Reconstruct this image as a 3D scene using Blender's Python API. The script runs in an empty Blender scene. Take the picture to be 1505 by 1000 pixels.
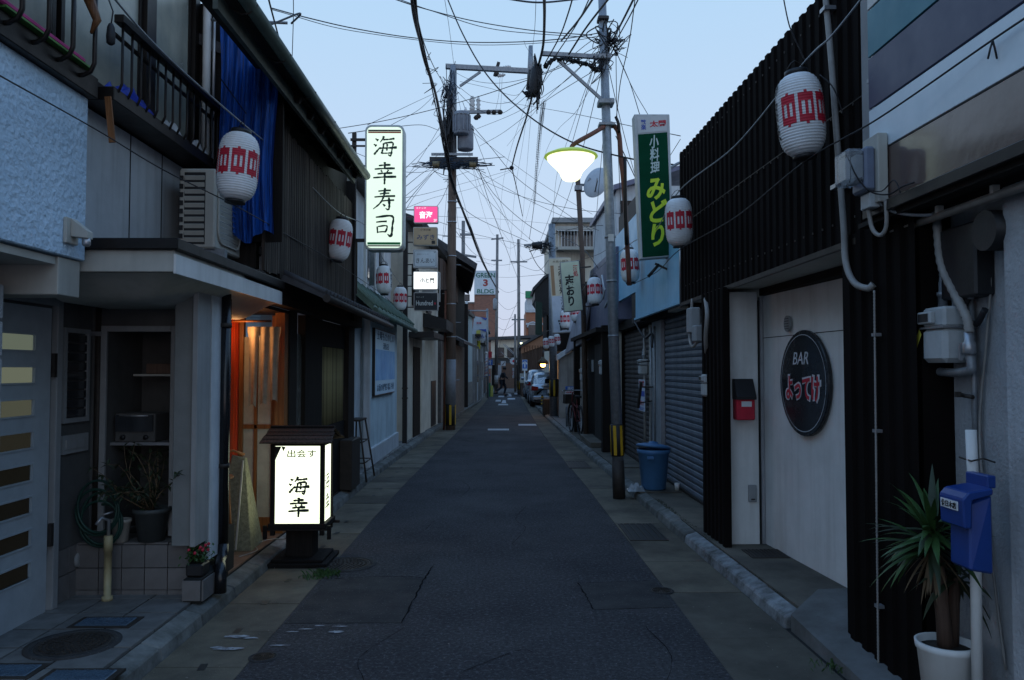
import bpy, bmesh, math, random
from mathutils import Vector, Matrix, noise
rnd = random.Random(7)
R = math.radians
sc = bpy.context.scene
col = sc.collection
# ---------------------------------------------------------------- camera, world, sun, exposure
F = 1148.0
PITCH, YAW = math.atan(43/F), math.atan(16.5/F)
cam_d = bpy.data.cameras.new("camera"); cam = bpy.data.objects.new("camera", cam_d); col.objects.link(cam)
cam_d.sensor_width = 36; cam_d.lens = 36*F/1505; cam_d.clip_start = .05; cam_d.clip_end = 2000
cam.location = (0, 0, 1.6); cam.rotation_euler = (R(90)+PITCH, 0, -YAW)
sc.camera = cam
world = bpy.data.worlds.new("World"); sc.world = world; world.use_nodes = True
nt = world.node_tree; nt.nodes.clear()
def wn(t, **k):
    n = nt.nodes.new(t)
    for a, b in k.items(): setattr(n, a, b)
    return n
w_out = wn('ShaderNodeOutputWorld'); w_bg = wn('ShaderNodeBackground'); w_bg.inputs[1].default_value = .1
sky = wn('ShaderNodeTexSky', sky_type='NISHITA'); sky.sun_disc = False
sky.sun_elevation = R(4); sky.sun_rotation = R(165); sky.air_density = 1.2; sky.dust_density = .6
tc = wn('ShaderNodeTexCoord'); sp = wn('ShaderNodeSeparateXYZ'); rp = wn('ShaderNodeValToRGB')
cr = rp.color_ramp
cr.elements[0].position = 0; cr.elements[0].color = (.485, .535, .70, 1)
cr.elements[1].position = 1; cr.elements[1].color = (.27, .52, 1.0, 1)
e = cr.elements.new(.2); e.color = (.48, .60, .78, 1)
e = cr.elements.new(.43); e.color = (.40, .585, .80, 1)
e = cr.elements.new(.7); e.color = (.30, .54, .94, 1)
sc10 = wn('ShaderNodeVectorMath', operation='SCALE'); sc10.inputs[3].default_value = 10.0
mx = wn('ShaderNodeMix', data_type='RGBA'); mx.inputs[0].default_value = .9
nt.links.new(tc.outputs['Generated'], sp.inputs[0]); nt.links.new(sp.outputs[2], rp.inputs[0])
nt.links.new(rp.outputs[0], sc10.inputs[0]); nt.links.new(sky.outputs[0], mx.inputs[6]); nt.links.new(sc10.outputs[0], mx.inputs[7])
nt.links.new(mx.outputs[2], w_bg.inputs[0]); nt.links.new(w_bg.outputs[0], w_out.inputs[0])
sun_d = bpy.data.lights.new("dusk_sun", 'SUN'); sun = bpy.data.objects.new("dusk_sun", sun_d); col.objects.link(sun)
sun_d.energy = .03; sun_d.angle = R(20); sun_d.color = (1, .9, .8); sun.rotation_euler = (R(60), 0, R(15))
sc.view_settings.view_transform = 'Standard'; sc.view_settings.look = 'None'
sc.view_settings.exposure = 0.35; sc.view_settings.gamma = 1; sc.view_settings.use_curve_mapping = False
sc.render.engine = 'CYCLES'; sc.cycles.use_denoising = True; sc.cycles.max_bounces = 6
sc.cycles.sample_clamp_indirect = 4

# ---------------------------------------------------------------- picture point -> place helpers
_f = Vector((math.sin(YAW)*math.cos(PITCH), math.cos(YAW)*math.cos(PITCH), math.sin(PITCH)))
_r = Vector((math.cos(YAW), -math.sin(YAW), 0)); _u = _r.cross(_f); EYE = Vector((0, 0, 1.6))
def ray(px, py): return _f*F + _r*(px-752.5) - _u*(py-500)
def at(px, py, Y): d = ray(px, py); return EYE + d*(Y/d.y)
def ax(px, py, X): d = ray(px, py); return EYE + d*(X/d.x)
def ag(px, py, z=0): d = ray(px, py); return EYE + d*((z-1.6)/d.z)

# ---------------------------------------------------------------- mesh builder
class MB:
    def __init__(s): s.v = []; s.f = []; s.sm = []
    def add(s, vs, fs, smooth=False):
        n = len(s.v); s.v += [tuple(v) for v in vs]; s.f += [tuple(n+i for i in f) for f in fs]; s.sm += [smooth]*len(fs); return s
    def box(s, x0, x1, y0, y1, z0, z1):
        if x0 > x1: x0, x1 = x1, x0
        if y0 > y1: y0, y1 = y1, y0
        if z0 > z1: z0, z1 = z1, z0
        return s.add([(x0,y0,z0),(x1,y0,z0),(x1,y1,z0),(x0,y1,z0),(x0,y0,z1),(x1,y0,z1),(x1,y1,z1),(x0,y1,z1)],
              [(0,3,2,1),(4,5,6,7),(0,1,5,4),(1,2,6,5),(2,3,7,6),(3,0,4,7)])
    def obox(s, c, size, rot=None):
        h = Vector(size)/2; m = rot or Matrix.Identity(3); c = Vector(c)
        p = [(-1,-1,-1),(1,-1,-1),(1,1,-1),(-1,1,-1),(-1,-1,1),(1,-1,1),(1,1,1),(-1,1,1)]
        return s.add([c + m @ Vector((a*h.x, b*h.y, d*h.z)) for a, b, d in p],
              [(0,3,2,1),(4,5,6,7),(0,1,5,4),(1,2,6,5),(2,3,7,6),(3,0,4,7)])
    def bar(s, a, b, w, h=None, up=(0,0,1)):
        a, b = Vector(a), Vector(b); d = (b-a); L = d.length; d.normalize(); u = Vector(up)
        if abs(d.dot(u)) > .98: u = Vector((0,1,0))
        x = d.cross(u).normalized(); z = x.cross(d)
        return s.obox((a+b)/2, (w, L, h or w), Matrix((x, d, z)).transposed())
    def prism(s, poly, z0, z1):            # footprint polygon, z0/z1
        n = len(poly); vs = [(x,y,z0) for x,y in poly]+[(x,y,z1) for x,y in poly]
        return s.add(vs, [tuple(range(n))[::-1], tuple(range(n,2*n))]+[(i,(i+1)%n,n+(i+1)%n,n+i) for i in range(n)])
    def extr(s, poly3, d):                 # 3d planar polygon extruded by vector d
        d = Vector(d); n = len(poly3); vs = [Vector(p) for p in poly3]; vs += [p+d for p in vs]
        return s.add(vs, [tuple(range(n))[::-1], tuple(range(n,2*n))]+[(i,(i+1)%n,n+(i+1)%n,n+i) for i in range(n)])
    def tube(s, pts, r, n=8, caps=True):
        pts = [Vector(p) for p in pts]; m = len(pts); rs = r if isinstance(r, (list, tuple)) else [r]*m
        vs = []; pu = None
        for i, p in enumerate(pts):
            t = (pts[min(i+1,m-1)] - pts[max(i-1,0)])
            t = t.normalized() if t.length > 1e-9 else Vector((0,0,1))
            if pu is None: pu = Vector((0,0,1)) if abs(t.z) < .9 else Vector((1,0,0))
            x = t.cross(pu)
            if x.length < 1e-6: x = t.cross(Vector((.3,.9,.2)))
            x.normalize(); u = x.cross(t).normalized(); pu = u
            for k in range(n):
                a = 2*math.pi*k/n; vs.append(p + (x*math.cos(a)+u*math.sin(a))*rs[i])
        fs = [(i*n+k, i*n+(k+1)%n, (i+1)*n+(k+1)%n, (i+1)*n+k) for i in range(m-1) for k in range(n)]
        s.add(vs, fs, True)
        if caps:
            b = len(s.v)-m*n
            s.f += [tuple(b+k for k in range(n))[::-1], tuple(b+(m-1)*n+k for k in range(n))]; s.sm += [False]*2
        return s
    def lathe(s, prof, n=24, c=(0,0,0), smooth=True, closed_ends=True):  # prof: (r,z)
        c = Vector(c); m = len(prof)
        vs = [c+Vector((r*math.cos(2*math.pi*k/n), r*math.sin(2*math.pi*k/n), z)) for r,z in prof for k in range(n)]
        fs = [(i*n+k, i*n+(k+1)%n, (i+1)*n+(k+1)%n, (i+1)*n+k) for i in range(m-1) for k in range(n)]
        if closed_ends: fs += [tuple(range(n))[::-1], tuple((m-1)*n+k for k in range(n))]
        return s.add(vs, fs, smooth)
    def ball(s, c, r, n=10, sq=1):
        pr = [(max(r*math.sin(math.pi*i/n),1e-4), -r*sq*math.cos(math.pi*i/n)) for i in range(n+1)]
        return s.lathe(pr, n*2 if n<8 else 16, c)
    def xf(s, M):
        s.v = [tuple(M @ Vector(v)) for v in s.v]; return s
    def join(s, o): return s._j(o)
    def _j(s, o):
        n = len(s.v); s.v += o.v; s.f += [tuple(n+i for i in f) for f in o.f]; s.sm += o.sm; return s
    def mesh(s, name, mat, off=(0,0,0)):
        me = bpy.data.meshes.new(name); o = Vector(off)
        me.from_pydata([tuple(Vector(v)-o) for v in s.v], [], s.f)
        me.polygons.foreach_set('use_smooth', s.sm)
        if mat: me.materials.append(mat)
        me.update(); return me
def wpos(o):
    p = Vector((0,0,0))
    while o: p += o.location; o = o.parent
    return p
def thing(name, label, cat, loc, group=None):
    o = bpy.data.objects.new(name, None); col.objects.link(o); o.empty_display_size = .1
    o.location = loc; o['label'] = label; o['category'] = cat
    if group: o['group'] = group
    return o
def bev(o, w, seg=1):
    m = o.modifiers.new('bevel', 'BEVEL'); m.width = w; m.segments = seg; m.limit_method = 'ANGLE'; m.angle_limit = R(35)
def part(name, mb, mat, parent, bevel=0, kind=None, label=None):
    o = bpy.data.objects.new(name, mb.mesh(name, mat, wpos(parent))); col.objects.link(o); o.parent = parent
    if bevel: bev(o, bevel)
    if kind: o['kind'] = kind
    if label: o['label'] = label
    return o
def piece(name, me, parent, loc, rot=None, scale=None):
    o = bpy.data.objects.new(name, me); col.objects.link(o); o.parent = parent; o.location = Vector(loc)-wpos(parent)
    if rot: o.rotation_euler = rot
    if scale: o.scale = scale
    return o
def single(name, label, cat, mb, mat, group=None, bevel=0, kind=None):
    xs = [v[0] for v in mb.v]; ys = [v[1] for v in mb.v]; zs = [v[2] for v in mb.v]
    c = Vector(((min(xs)+max(xs))/2, (min(ys)+max(ys))/2, min(zs)))
    o = bpy.data.objects.new(name, mb.mesh(name, mat, c)); col.objects.link(o); o.location = c
    o['label'] = label; o['category'] = cat
    if group: o['group'] = group
    if kind: o['kind'] = kind
    if bevel: bev(o, bevel)
    return o
def struct(name, mb, mat, bevel=0, parent=None, kind='structure'):
    o = bpy.data.objects.new(name, mb.mesh(name, mat, wpos(parent) if parent else (0,0,0))); col.objects.link(o)
    if parent: o.parent = parent
    else: o['kind'] = kind
    if bevel: bev(o, bevel)
    return o
def kids(o): return [c for c in bpy.data.objects if c.parent == o]
def copy_tree(o, parent=None, _k=None):
    c = o.copy(); col.objects.link(c); c.parent = parent
    for ch in kids(o): copy_tree(ch, c)
    return c

# ---------------------------------------------------------------- materials
MATS = {}
def mat(name, c, c2=None, rough=.7, metal=0, scale=6, bump=.15, bscale=50, streak=0, spec=.4, speck=None, vary=0, bdist=.004, emit=None, es=0, alpha=1, coat=0, trans=0, amt=.6):
    if name in MATS: return MATS[name]
    m = bpy.data.materials.new(name); m.use_nodes = True; t = m.node_tree; N = t.nodes; L = t.links
    b = N['Principled BSDF']; MATS[name] = m
    b.inputs['Roughness'].default_value = rough; b.inputs['Metallic'].default_value = metal
    b.inputs['Specular IOR Level'].default_value = spec
    if coat: b.inputs['Coat Weight'].default_value = coat; b.inputs['Coat Roughness'].default_value = .08
    if trans: b.inputs['Transmission Weight'].default_value = trans
    if alpha < 1: b.inputs['Alpha'].default_value = alpha
    co = N.new('ShaderNodeTexCoord')
    c2 = c2 or tuple(x*.72 for x in c)
    no = N.new('ShaderNodeTexNoise'); no.inputs['Scale'].default_value = scale; no.inputs['Detail'].default_value = 6; no.inputs['Roughness'].default_value = .65
    L.new(co.outputs['Object'], no.inputs['Vector'])
    rm = N.new('ShaderNodeMapRange'); rm.inputs[1].default_value = .35; rm.inputs[2].default_value = .68; rm.inputs[4].default_value = 1
    L.new(no.outputs[0], rm.inputs[0])
    mi = N.new('ShaderNodeMix'); mi.data_type = 'RGBA'; mi.inputs[6].default_value = (*c, 1); mi.inputs[7].default_value = (*c2, 1)
    L.new(rm.outputs[0], mi.inputs[0]); last = mi.outputs[2]
    if streak:
        mp = N.new('ShaderNodeMapping'); mp.inputs['Scale'].default_value = (9, 9, .7); L.new(co.outputs['Object'], mp.inputs[0])
        n2 = N.new('ShaderNodeTexNoise'); n2.inputs['Scale'].default_value = 1.6; n2.inputs['Detail'].default_value = 7; L.new(mp.outputs[0], n2.inputs[0])
        r2 = N.new('ShaderNodeMapRange'); r2.inputs[1].default_value = .48; r2.inputs[2].default_value = .75; r2.inputs[4].default_value = streak
        L.new(n2.outputs[0], r2.inputs[0])
        m2 = N.new('ShaderNodeMix'); m2.data_type = 'RGBA'; L.new(r2.outputs[0], m2.inputs[0]); L.new(last, m2.inputs[6])
        m2.inputs[7].default_value = (c[0]*.35+.01, c[1]*.33+.008, c[2]*.3+.005, 1); last = m2.outputs[2]
    if speck:
        vo = N.new('ShaderNodeTexVoronoi'); vo.inputs['Scale'].default_value = speck[1]; L.new(co.outputs['Object'], vo.inputs['Vector'])
        r3 = N.new('ShaderNodeMapRange'); r3.inputs[1].default_value = speck[2]; r3.inputs[2].default_value = speck[2]*.6; r3.inputs[4].default_value = speck[3]
        L.new(vo.outputs['Distance'], r3.inputs[0])
        wn2 = N.new('ShaderNodeMath'); wn2.operation = 'MULTIPLY'; L.new(r3.outputs[0], wn2.inputs[0])
        sp2 = N.new('ShaderNodeSeparateColor'); L.new(vo.outputs['Color'], sp2.inputs[0]); L.new(sp2.outputs[0], wn2.inputs[1])
        m3 = N.new('ShaderNodeMix'); m3.data_type = 'RGBA'; L.new(wn2.outputs[0], m3.inputs[0]); L.new(last, m3.inputs[6]); m3.inputs[7].default_value = (*speck[0], 1); last = m3.outputs[2]
    if vary:
        oi = N.new('ShaderNodeObjectInfo'); hv = N.new('ShaderNodeHueSaturation'); rv = N.new('ShaderNodeMapRange'); rv.inputs[3].default_value = 1-vary; rv.inputs[4].default_value = 1+vary
        L.new(oi.outputs['Random'], rv.inputs[0]); L.new(rv.outputs[0], hv.inputs['Value']); L.new(last, hv.inputs['Color']); last = hv.outputs[0]
    L.new(last, b.inputs['Base Color'])
    # roughness variation
    r4 = N.new('ShaderNodeMapRange'); r4.inputs[3].default_value = max(rough-.12, .03); r4.inputs[4].default_value = min(rough+.15, 1); L.new(no.outputs[0], r4.inputs[0]); L.new(r4.outputs[0], b.inputs['Roughness'])
    if bump:
        nb = N.new('ShaderNodeTexNoise'); nb.inputs['Scale'].default_value = bscale; nb.inputs['Detail'].default_value = 4; L.new(co.outputs['Object'], nb.inputs[0])
        bu = N.new('ShaderNodeBump'); bu.inputs['Strength'].default_value = bump; bu.inputs['Distance'].default_value = bdist
        L.new(nb.outputs[0], bu.inputs['Height']); L.new(bu.outputs[0], b.inputs['Normal'])
    if emit:
        b.inputs['Emission Color'].default_value = (*emit, 1); b.inputs['Emission Strength'].default_value = es
    return m
def wood(name, c, c2, sx=1, axis=2, rough=.75, streak=0):     # grain stretched along axis
    if name in MATS: return MATS[name]
    m = mat(name, c, c2, rough=rough, scale=3, bump=.5, bscale=8, bdist=.006, streak=streak, vary=.5, spec=.25)
    t = m.node_tree; s_ = [22, 22, 22]; s_[axis] = .9
    co = [n for n in t.nodes if n.type == 'TEX_COORD'][0]
    mp = t.nodes.new('ShaderNodeMapping'); mp.inputs['Scale'].default_value = s_; t.links.new(co.outputs['Object'], mp.inputs[0])
    for n in t.nodes:
        if n.type == 'TEX_NOISE' and abs(n.inputs['Scale'].default_value-1.6) > .01:
            t.links.new(mp.outputs[0], n.inputs['Vector'])
    return m
m_bluenet = wood('blue_sheet', (.010,.12,.55), (.002,.015,.08), rough=.4); m_bluenet.node_tree.nodes['Principled BSDF'].inputs['Alpha'].default_value = .86  # vertical streaks paint the bright and dark of the folds into the blue
m_asphalt = mat('asphalt', (.050,.049,.051), (.026,.026,.030), rough=.8, scale=.9, bump=1, bscale=90, bdist=.012, speck=((.22,.22,.22), 42, .17, .9), spec=.25)
def rich_asphalt(m):
    t = m.node_tree; N = t.nodes; L = t.links; b = N['Principled BSDF']; src = b.inputs['Base Color'].links[0].from_socket
    co = [n for n in N if n.type == 'TEX_COORD'][0]
    def layer(scale, det, lo, hi, c, amt, stretch=None):
        nonlocal src
        n = N.new('ShaderNodeTexNoise'); n.inputs['Scale'].default_value = scale; n.inputs['Detail'].default_value = det; n.inputs['Roughness'].default_value = .7
        if stretch: mp = N.new('ShaderNodeMapping'); mp.inputs['Scale'].default_value = stretch; L.new(co.outputs['Object'], mp.inputs[0]); L.new(mp.outputs[0], n.inputs[0])
        else: L.new(co.outputs['Object'], n.inputs[0])
        r = N.new('ShaderNodeMapRange'); r.inputs[1].default_value = lo; r.inputs[2].default_value = hi; r.inputs[4].default_value = amt; L.new(n.outputs[0], r.inputs[0])
        x = N.new('ShaderNodeMix'); x.data_type = 'RGBA'; L.new(r.outputs[0], x.inputs[0]); L.new(src, x.inputs[6]); x.inputs[7].default_value = (*c, 1); src = x.outputs[2]
    layer(38, 3, .5, .72, (.13,.13,.14), .7); layer(45, 2, .52, .7, (.008,.008,.01), .8); layer(2.2, 8, .55, .75, (.018,.018,.02), .7, (1,.25,1)); layer(1.1, 6, .58, .7, (.085,.082,.075), .5, (1,.35,1))
    L.new(src, b.inputs['Base Color'])
rich_asphalt(m_asphalt)
m_patch = mat('asphalt_patch', (.060,.058,.056), (.034,.034,.036), rough=.9, scale=4, bump=1, bscale=100, bdist=.012, speck=((.2,.2,.19), 45, .18, .9), spec=.2)
m_gutter = mat('gutter_concrete', (.145,.125,.09), (.05,.044,.034), rough=.9, scale=1.6, bump=.7, bscale=90, speck=((.26,.25,.22), 55, .14, .7))
m_kerb = mat('kerb_concrete', (.17,.175,.165), (.06,.062,.055), rough=.9, scale=6, bump=.8, bscale=60, vary=.25)
m_kerb_white = mat('worn_kerb_paint', (.26,.28,.29), (.06,.06,.055), rough=.85, scale=7, bump=.8, bscale=50)
m_apron = mat('apron_concrete', (.13,.115,.09), (.05,.046,.038), rough=.92, scale=1.8, bump=.6, bscale=60)
m_apron2 = mat('newer_concrete', (.15,.155,.155), (.085,.085,.08), rough=.92, scale=3, bump=.5, bscale=80)
m_tile = mat('floor_tile', (.19,.19,.185), (.115,.115,.11), rough=.55, scale=7, bump=.2, bscale=70, vary=.12)
m_tilew = mat('wall_tile', (.17,.16,.155), (.12,.115,.11), rough=.5, scale=5, bump=.3, bscale=40, vary=.1)
m_grout = mat('grout', (.015,.015,.014), rough=.95, bump=.3)
m_plaster = mat('rough_plaster', (.52,.66,.78), (.42,.55,.66), rough=.9, scale=2, bump=1, bscale=26, bdist=.02)
m_stucco = mat('stucco', (.42,.44,.46), (.28,.29,.3), rough=.92, scale=2, bump=.8, bscale=60, bdist=.008, streak=.35)
m_white = mat('white_paint', (.70,.70,.68), (.58,.58,.555), rough=.6, scale=2.2, bump=.15, bscale=60, streak=.22)
m_white2 = mat('weathered_white', (.60,.64,.66), (.45,.48,.50), rough=.75, scale=2.5, bump=.3, bscale=40, streak=.35)
m_siding = mat('grey_siding', (.30,.31,.31), (.23,.235,.235), rough=.8, scale=2, bump=.3, bscale=80, streak=.25)
m_fascia = mat('canopy_board', (.46,.45,.40), (.38,.37,.33), rough=.7, scale=3, bump=.1, streak=.2)
m_black = mat('black_metal', (.018,.018,.02), (.012,.012,.013), rough=.45, scale=8, bump=.15)
m_corr = mat('brown_black_corrugated', (.006,.0045,.004), (.011,.0085,.008), rough=.85, scale=1.1, bump=.3, bscale=6, bdist=.01, spec=.06, streak=.0)
m_alu = mat('aluminium', (.42,.43,.45), (.33,.34,.36), rough=.35, metal=.7, scale=6, bump=.05)
m_galv = mat('galvanised_steel', (.30,.32,.34), (.20,.22,.24), rough=.5, metal=.5, scale=18, bump=.15, streak=.2)
m_bronze = mat('bronze_frame', (.018,.014,.012), (.01,.008,.007), rough=.4, metal=.3, bump=.05)
m_wood = wood('weathered_board', (.052,.040,.032), (.009,.007,.006), streak=.3)
m_dkwood = wood('dark_wood', (.014,.010,.008), (.006,.005,.004))
m_dkwoody = wood('dark_wood_along', (.016,.012,.010), (.008,.006,.005), axis=1)
m_orange = wood('lacquered_plank', (.55,.05,.01), (.25,.018,.004), rough=.35)
m_honey = wood('honey_wood', (.26,.11,.04), (.14,.055,.018), rough=.45)
m_reed = wood('reed', (.30,.25,.12), (.2,.165,.075))
m_brown = wood('brown_siding', (.12,.075,.055), (.08,.05,.037))
m_roof = mat('roof_tile', (.07,.07,.075), (.04,.04,.043), rough=.6, scale=9, bump=.4)
m_green_cu = mat('green_copper', (.13,.20,.16), (.075,.11,.09), rough=.7, scale=6, bump=.3, streak=.5)
m_paper = mat('lantern_paper', (.82,.83,.84), (.66,.66,.65), rough=.75, scale=5, bump=.15, bscale=30, streak=.12, vary=.06)
m_red = mat('lantern_red', (.55,.02,.045), (.42,.015,.035), rough=.6, bump=.05)
m_ink = mat('ink_black', (.012,.014,.014), (.02,.02,.02), rough=.6, bump=0)
m_cable = mat('cable_black', (.012,.013,.016), (.02,.021,.024), rough=.6, bump=0)

m_glass = mat('dark_window_glass', (.03,.035,.04), (.02,.022,.026), rough=.08, spec=.7, bump=.03, bscale=6, bdist=.01)
m_curtain = mat('curtain', (.68,.64,.50), (.42,.40,.33), rough=.95, scale=2.5, bump=.2)
m_pole_c = mat('pole_concrete', (.24,.23,.22), (.16,.15,.145), rough=.85, scale=5, bump=.3, streak=.35)
m_pole_b = wood('pole_timber', (.12,.085,.065), (.07,.05,.04))
m_shutter = mat('shutter_steel', (.19,.225,.27), (.12,.14,.17), rough=.45, metal=.35, scale=3, bump=.1, streak=.25)
m_shutter2 = mat('shutter_brown_grey', (.11,.10,.098), (.065,.058,.055), rough=.5, metal=.3, scale=3, bump=.1, streak=.4)
m_pipe = mat('pipe_pvc', (.30,.29,.27), (.2,.19,.18), rough=.5, bump=.05, streak=.2)
m_beige = mat('beige_render', (.72,.66,.54), (.56,.50,.40), rough=.9, scale=2, bump=.4, streak=.35)
m_lightblue = mat('light_blue_sheet', (.26,.55,.74), (.2,.45,.62), rough=.35, scale=2, bump=.1, bscale=10, spec=.5, streak=.15)
m_purple = mat('grey_purple_sheet', (.15,.16,.24), (.10,.11,.17), rough=.4, metal=.2, scale=2, bump=.1, bscale=8, streak=.15)
m_leaf = mat('leaf_green', (.05,.11,.03), (.025,.06,.015), rough=.45, bump=.05)
m_leafdk = mat('leaf_dark', (.03,.045,.02), (.018,.03,.012), rough=.55, bump=.05)
m_drybrown = mat('dry_leaf', (.16,.11,.06), (.1,.07,.04), rough=.8, bump=.05)
m_soil = mat('soil', (.03,.022,.016), rough=1, bump=.8)
m_iron = mat('cast_iron', (.035,.031,.028), (.06,.05,.042), rough=.6, metal=.4, scale=14, bump=.2)
m_meter = mat('meter_grey', (.42,.44,.44), (.34,.36,.36), rough=.5, scale=9, bump=.08)
def glassy(name, fac=.2, tint=(.9,.95,1)):
    m = bpy.data.materials.new(name); m.use_nodes = True; t = m.node_tree; t.nodes.clear()
    o = t.nodes.new('ShaderNodeOutputMaterial'); mxs = t.nodes.new('ShaderNodeMixShader'); tr = t.nodes.new('ShaderNodeBsdfTransparent'); gl_ = t.nodes.new('ShaderNodeBsdfGlossy')
    fr = t.nodes.new('ShaderNodeLayerWeight'); fr.inputs[0].default_value = .18; ad = t.nodes.new('ShaderNodeMath'); ad.operation = 'ADD'; ad.use_clamp = True; ad.inputs[1].default_value = fac
    co = t.nodes.new('ShaderNodeTexCoord'); no = t.nodes.new('ShaderNodeTexNoise'); no.inputs['Scale'].default_value = 4; bu = t.nodes.new('ShaderNodeBump'); bu.inputs['Strength'].default_value = .05; bu.inputs['Distance'].default_value = .02
    t.links.new(co.outputs['Object'], no.inputs[0]); t.links.new(no.outputs[0], bu.inputs['Height']); t.links.new(bu.outputs[0], gl_.inputs['Normal'])
    gl_.inputs['Roughness'].default_value = .05; gl_.inputs['Color'].default_value = (*tint,1); t.links.new(fr.outputs['Fresnel'], ad.inputs[0]); t.links.new(ad.outputs[0], mxs.inputs[0])
    t.links.new(tr.outputs[0], mxs.inputs[1]); t.links.new(gl_.outputs[0], mxs.inputs[2]); t.links.new(mxs.outputs[0], o.inputs[0]); MATS[name] = m; return m
m_pane = mat('frosted_window_pane', (.36,.36,.29), (.20,.22,.20), rough=.22, scale=1.8, bump=.12, bscale=5, bdist=.01, spec=.6, streak=.25)
def lamp_mat(name, c, s): return mat(name, tuple(.25*v for v in c), emit=c, es=s, bump=0)
def flat(name, c, rough=.55): return mat(name, c, tuple(x*.85 for x in c), rough=rough, bump=.03, scale=5)

# ---------------------------------------------------------------- lettering
_tc = {}
def glyphs(s, size, bold=0., depth=.002, spacing=1.0, shear=0.):
    k = (s, size, bold, depth, spacing, shear)
    if k in _tc: return _tc[k]
    cu = bpy.data.curves.new('t', 'FONT'); cu.body = s; cu.size = size; cu.offset = bold; cu.extrude = depth
    cu.align_x = 'CENTER'; cu.space_line = spacing; cu.resolution_u = 3; cu.shear = shear
    o = bpy.data.objects.new('t', cu); col.objects.link(o)
    dg = bpy.context.evaluated_depsgraph_get(); dg.update()
    me = bpy.data.meshes.new_from_object(o.evaluated_get(dg))
    bpy.data.objects.remove(o); bpy.data.curves.remove(cu)
    vs = [Vector(v.co) for v in me.vertices]; fs = [tuple(p.vertices) for p in me.polygons]; bpy.data.meshes.remove(me)
    xs = [v.x for v in vs]; ys = [v.y for v in vs]; c = Vector(((min(xs)+max(xs))/2, (min(ys)+max(ys))/2, 0))
    vs = [v-c for v in vs]; _tc[k] = (vs, fs, max(xs)-min(xs), max(ys)-min(ys)); return _tc[k]
def parts(name, mbs, mt, parent, **k): return [part(name, m_, mt, parent, **k) for m_ in mbs]
def text(s, c, right, up, h, mt, parent, w=None, bold=.0, depth=.0015, vertical=False, name='lettering', shear=0., off=.0):
    """lettering centred on c; h is the full height of the block"""
    body = "\n".join(s) if vertical else s
    vs, fs, W, H = glyphs(body, 1.0, bold, 0.01, .95 if vertical else 1, shear)
    r, u = Vector(right).normalized(), Vector(up).normalized(); n = r.cross(u); k = h/H; kx = (w/W if w else k)
    mb = MB(); mb.add([Vector(c)+r*(v.x*kx)+u*(v.y*k)+n*(off+depth*(.5+v.z*50)) for v in vs], fs)
    return part(name, mb, mt, parent)
BR = {
'海': [[(.10,.86,.03),(.22,.77,.09)],[(.03,.60,.03),(.15,.52,.09)],[(.05,.12,.05),(.12,.22,.08),(.27,.42,.03)],[(.46,.98,.07),(.40,.84,.06),(.30,.69,.02)],[(.42,.82,.05),(.65,.83,.06),(.90,.87,.06)],[(.45,.66,.05),(.42,.40,.06),(.36,.16,.06)],[(.46,.65,.04),(.82,.68,.06),(.80,.40,.06),(.74,.08,.06),(.63,.13,.02)],[(.36,.19,.04),(.60,.19,.05),(.82,.22,.05)],[(.24,.42,.05),(.60,.43,.06),(1.0,.46,.08)],[(.60,.62,.06),(.58,.30,.05)]],
'幸': [[(.5,1,.08),(.5,.70,.06)],[(.25,.83,.05),(.74,.87,.08)],[(.08,.67,.05),(.92,.71,.08)],[(.34,.62,.08),(.40,.50,.03)],[(.66,.63,.07),(.58,.50,.03)],[(.2,.45,.05),(.82,.49,.08)],[(.02,.27,.05),(.98,.32,.09)],[(.5,.5,.06),(.5,.25,.08),(.49,-.04,.04)]],
'寿': [[(.24,.87,.05),(.76,.91,.07)],[(.3,.74,.05),(.7,.78,.06)],[(.08,.60,.05),(.94,.65,.08)],[(.52,1.02,.07),(.46,.62,.07),(.30,.3,.06),(.02,.04,.02)],[(.36,.41,.05),(.9,.46,.07)],[(.68,.58,.06),(.70,.2,.08),(.66,.02,.06),(.54,.08,.02)],[(.42,.28,.03),(.52,.18,.09)]],
'司': [[(.14,.89,.05),(.82,.94,.07),(.83,.5,.08),(.78,.03,.08),(.62,.12,.02)],[(.16,.66,.05),(.6,.70,.07)],[(.2,.46,.06),(.22,.16,.05)],[(.22,.46,.04),(.6,.49,.06),(.55,.2,.05)],[(.22,.2,.04),(.56,.22,.06)]],
}
def spline(pts, k=6):
    out = []; P = [Vector(p) for p in pts]; P = [P[0]*2-P[1]]+P+[P[-1]*2-P[-2]]
    for i in range(1, len(P)-2):
        a, b, c, d = P[i-1], P[i], P[i+1], P[i+2]
        for j in range(k):
            t = j/k; out.append(.5*((2*b)+(c-a)*t+(2*a-5*b+4*c-d)*t*t+(3*b-a-3*c+d)*t**3))
    out.append(P[-2]); return out
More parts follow.
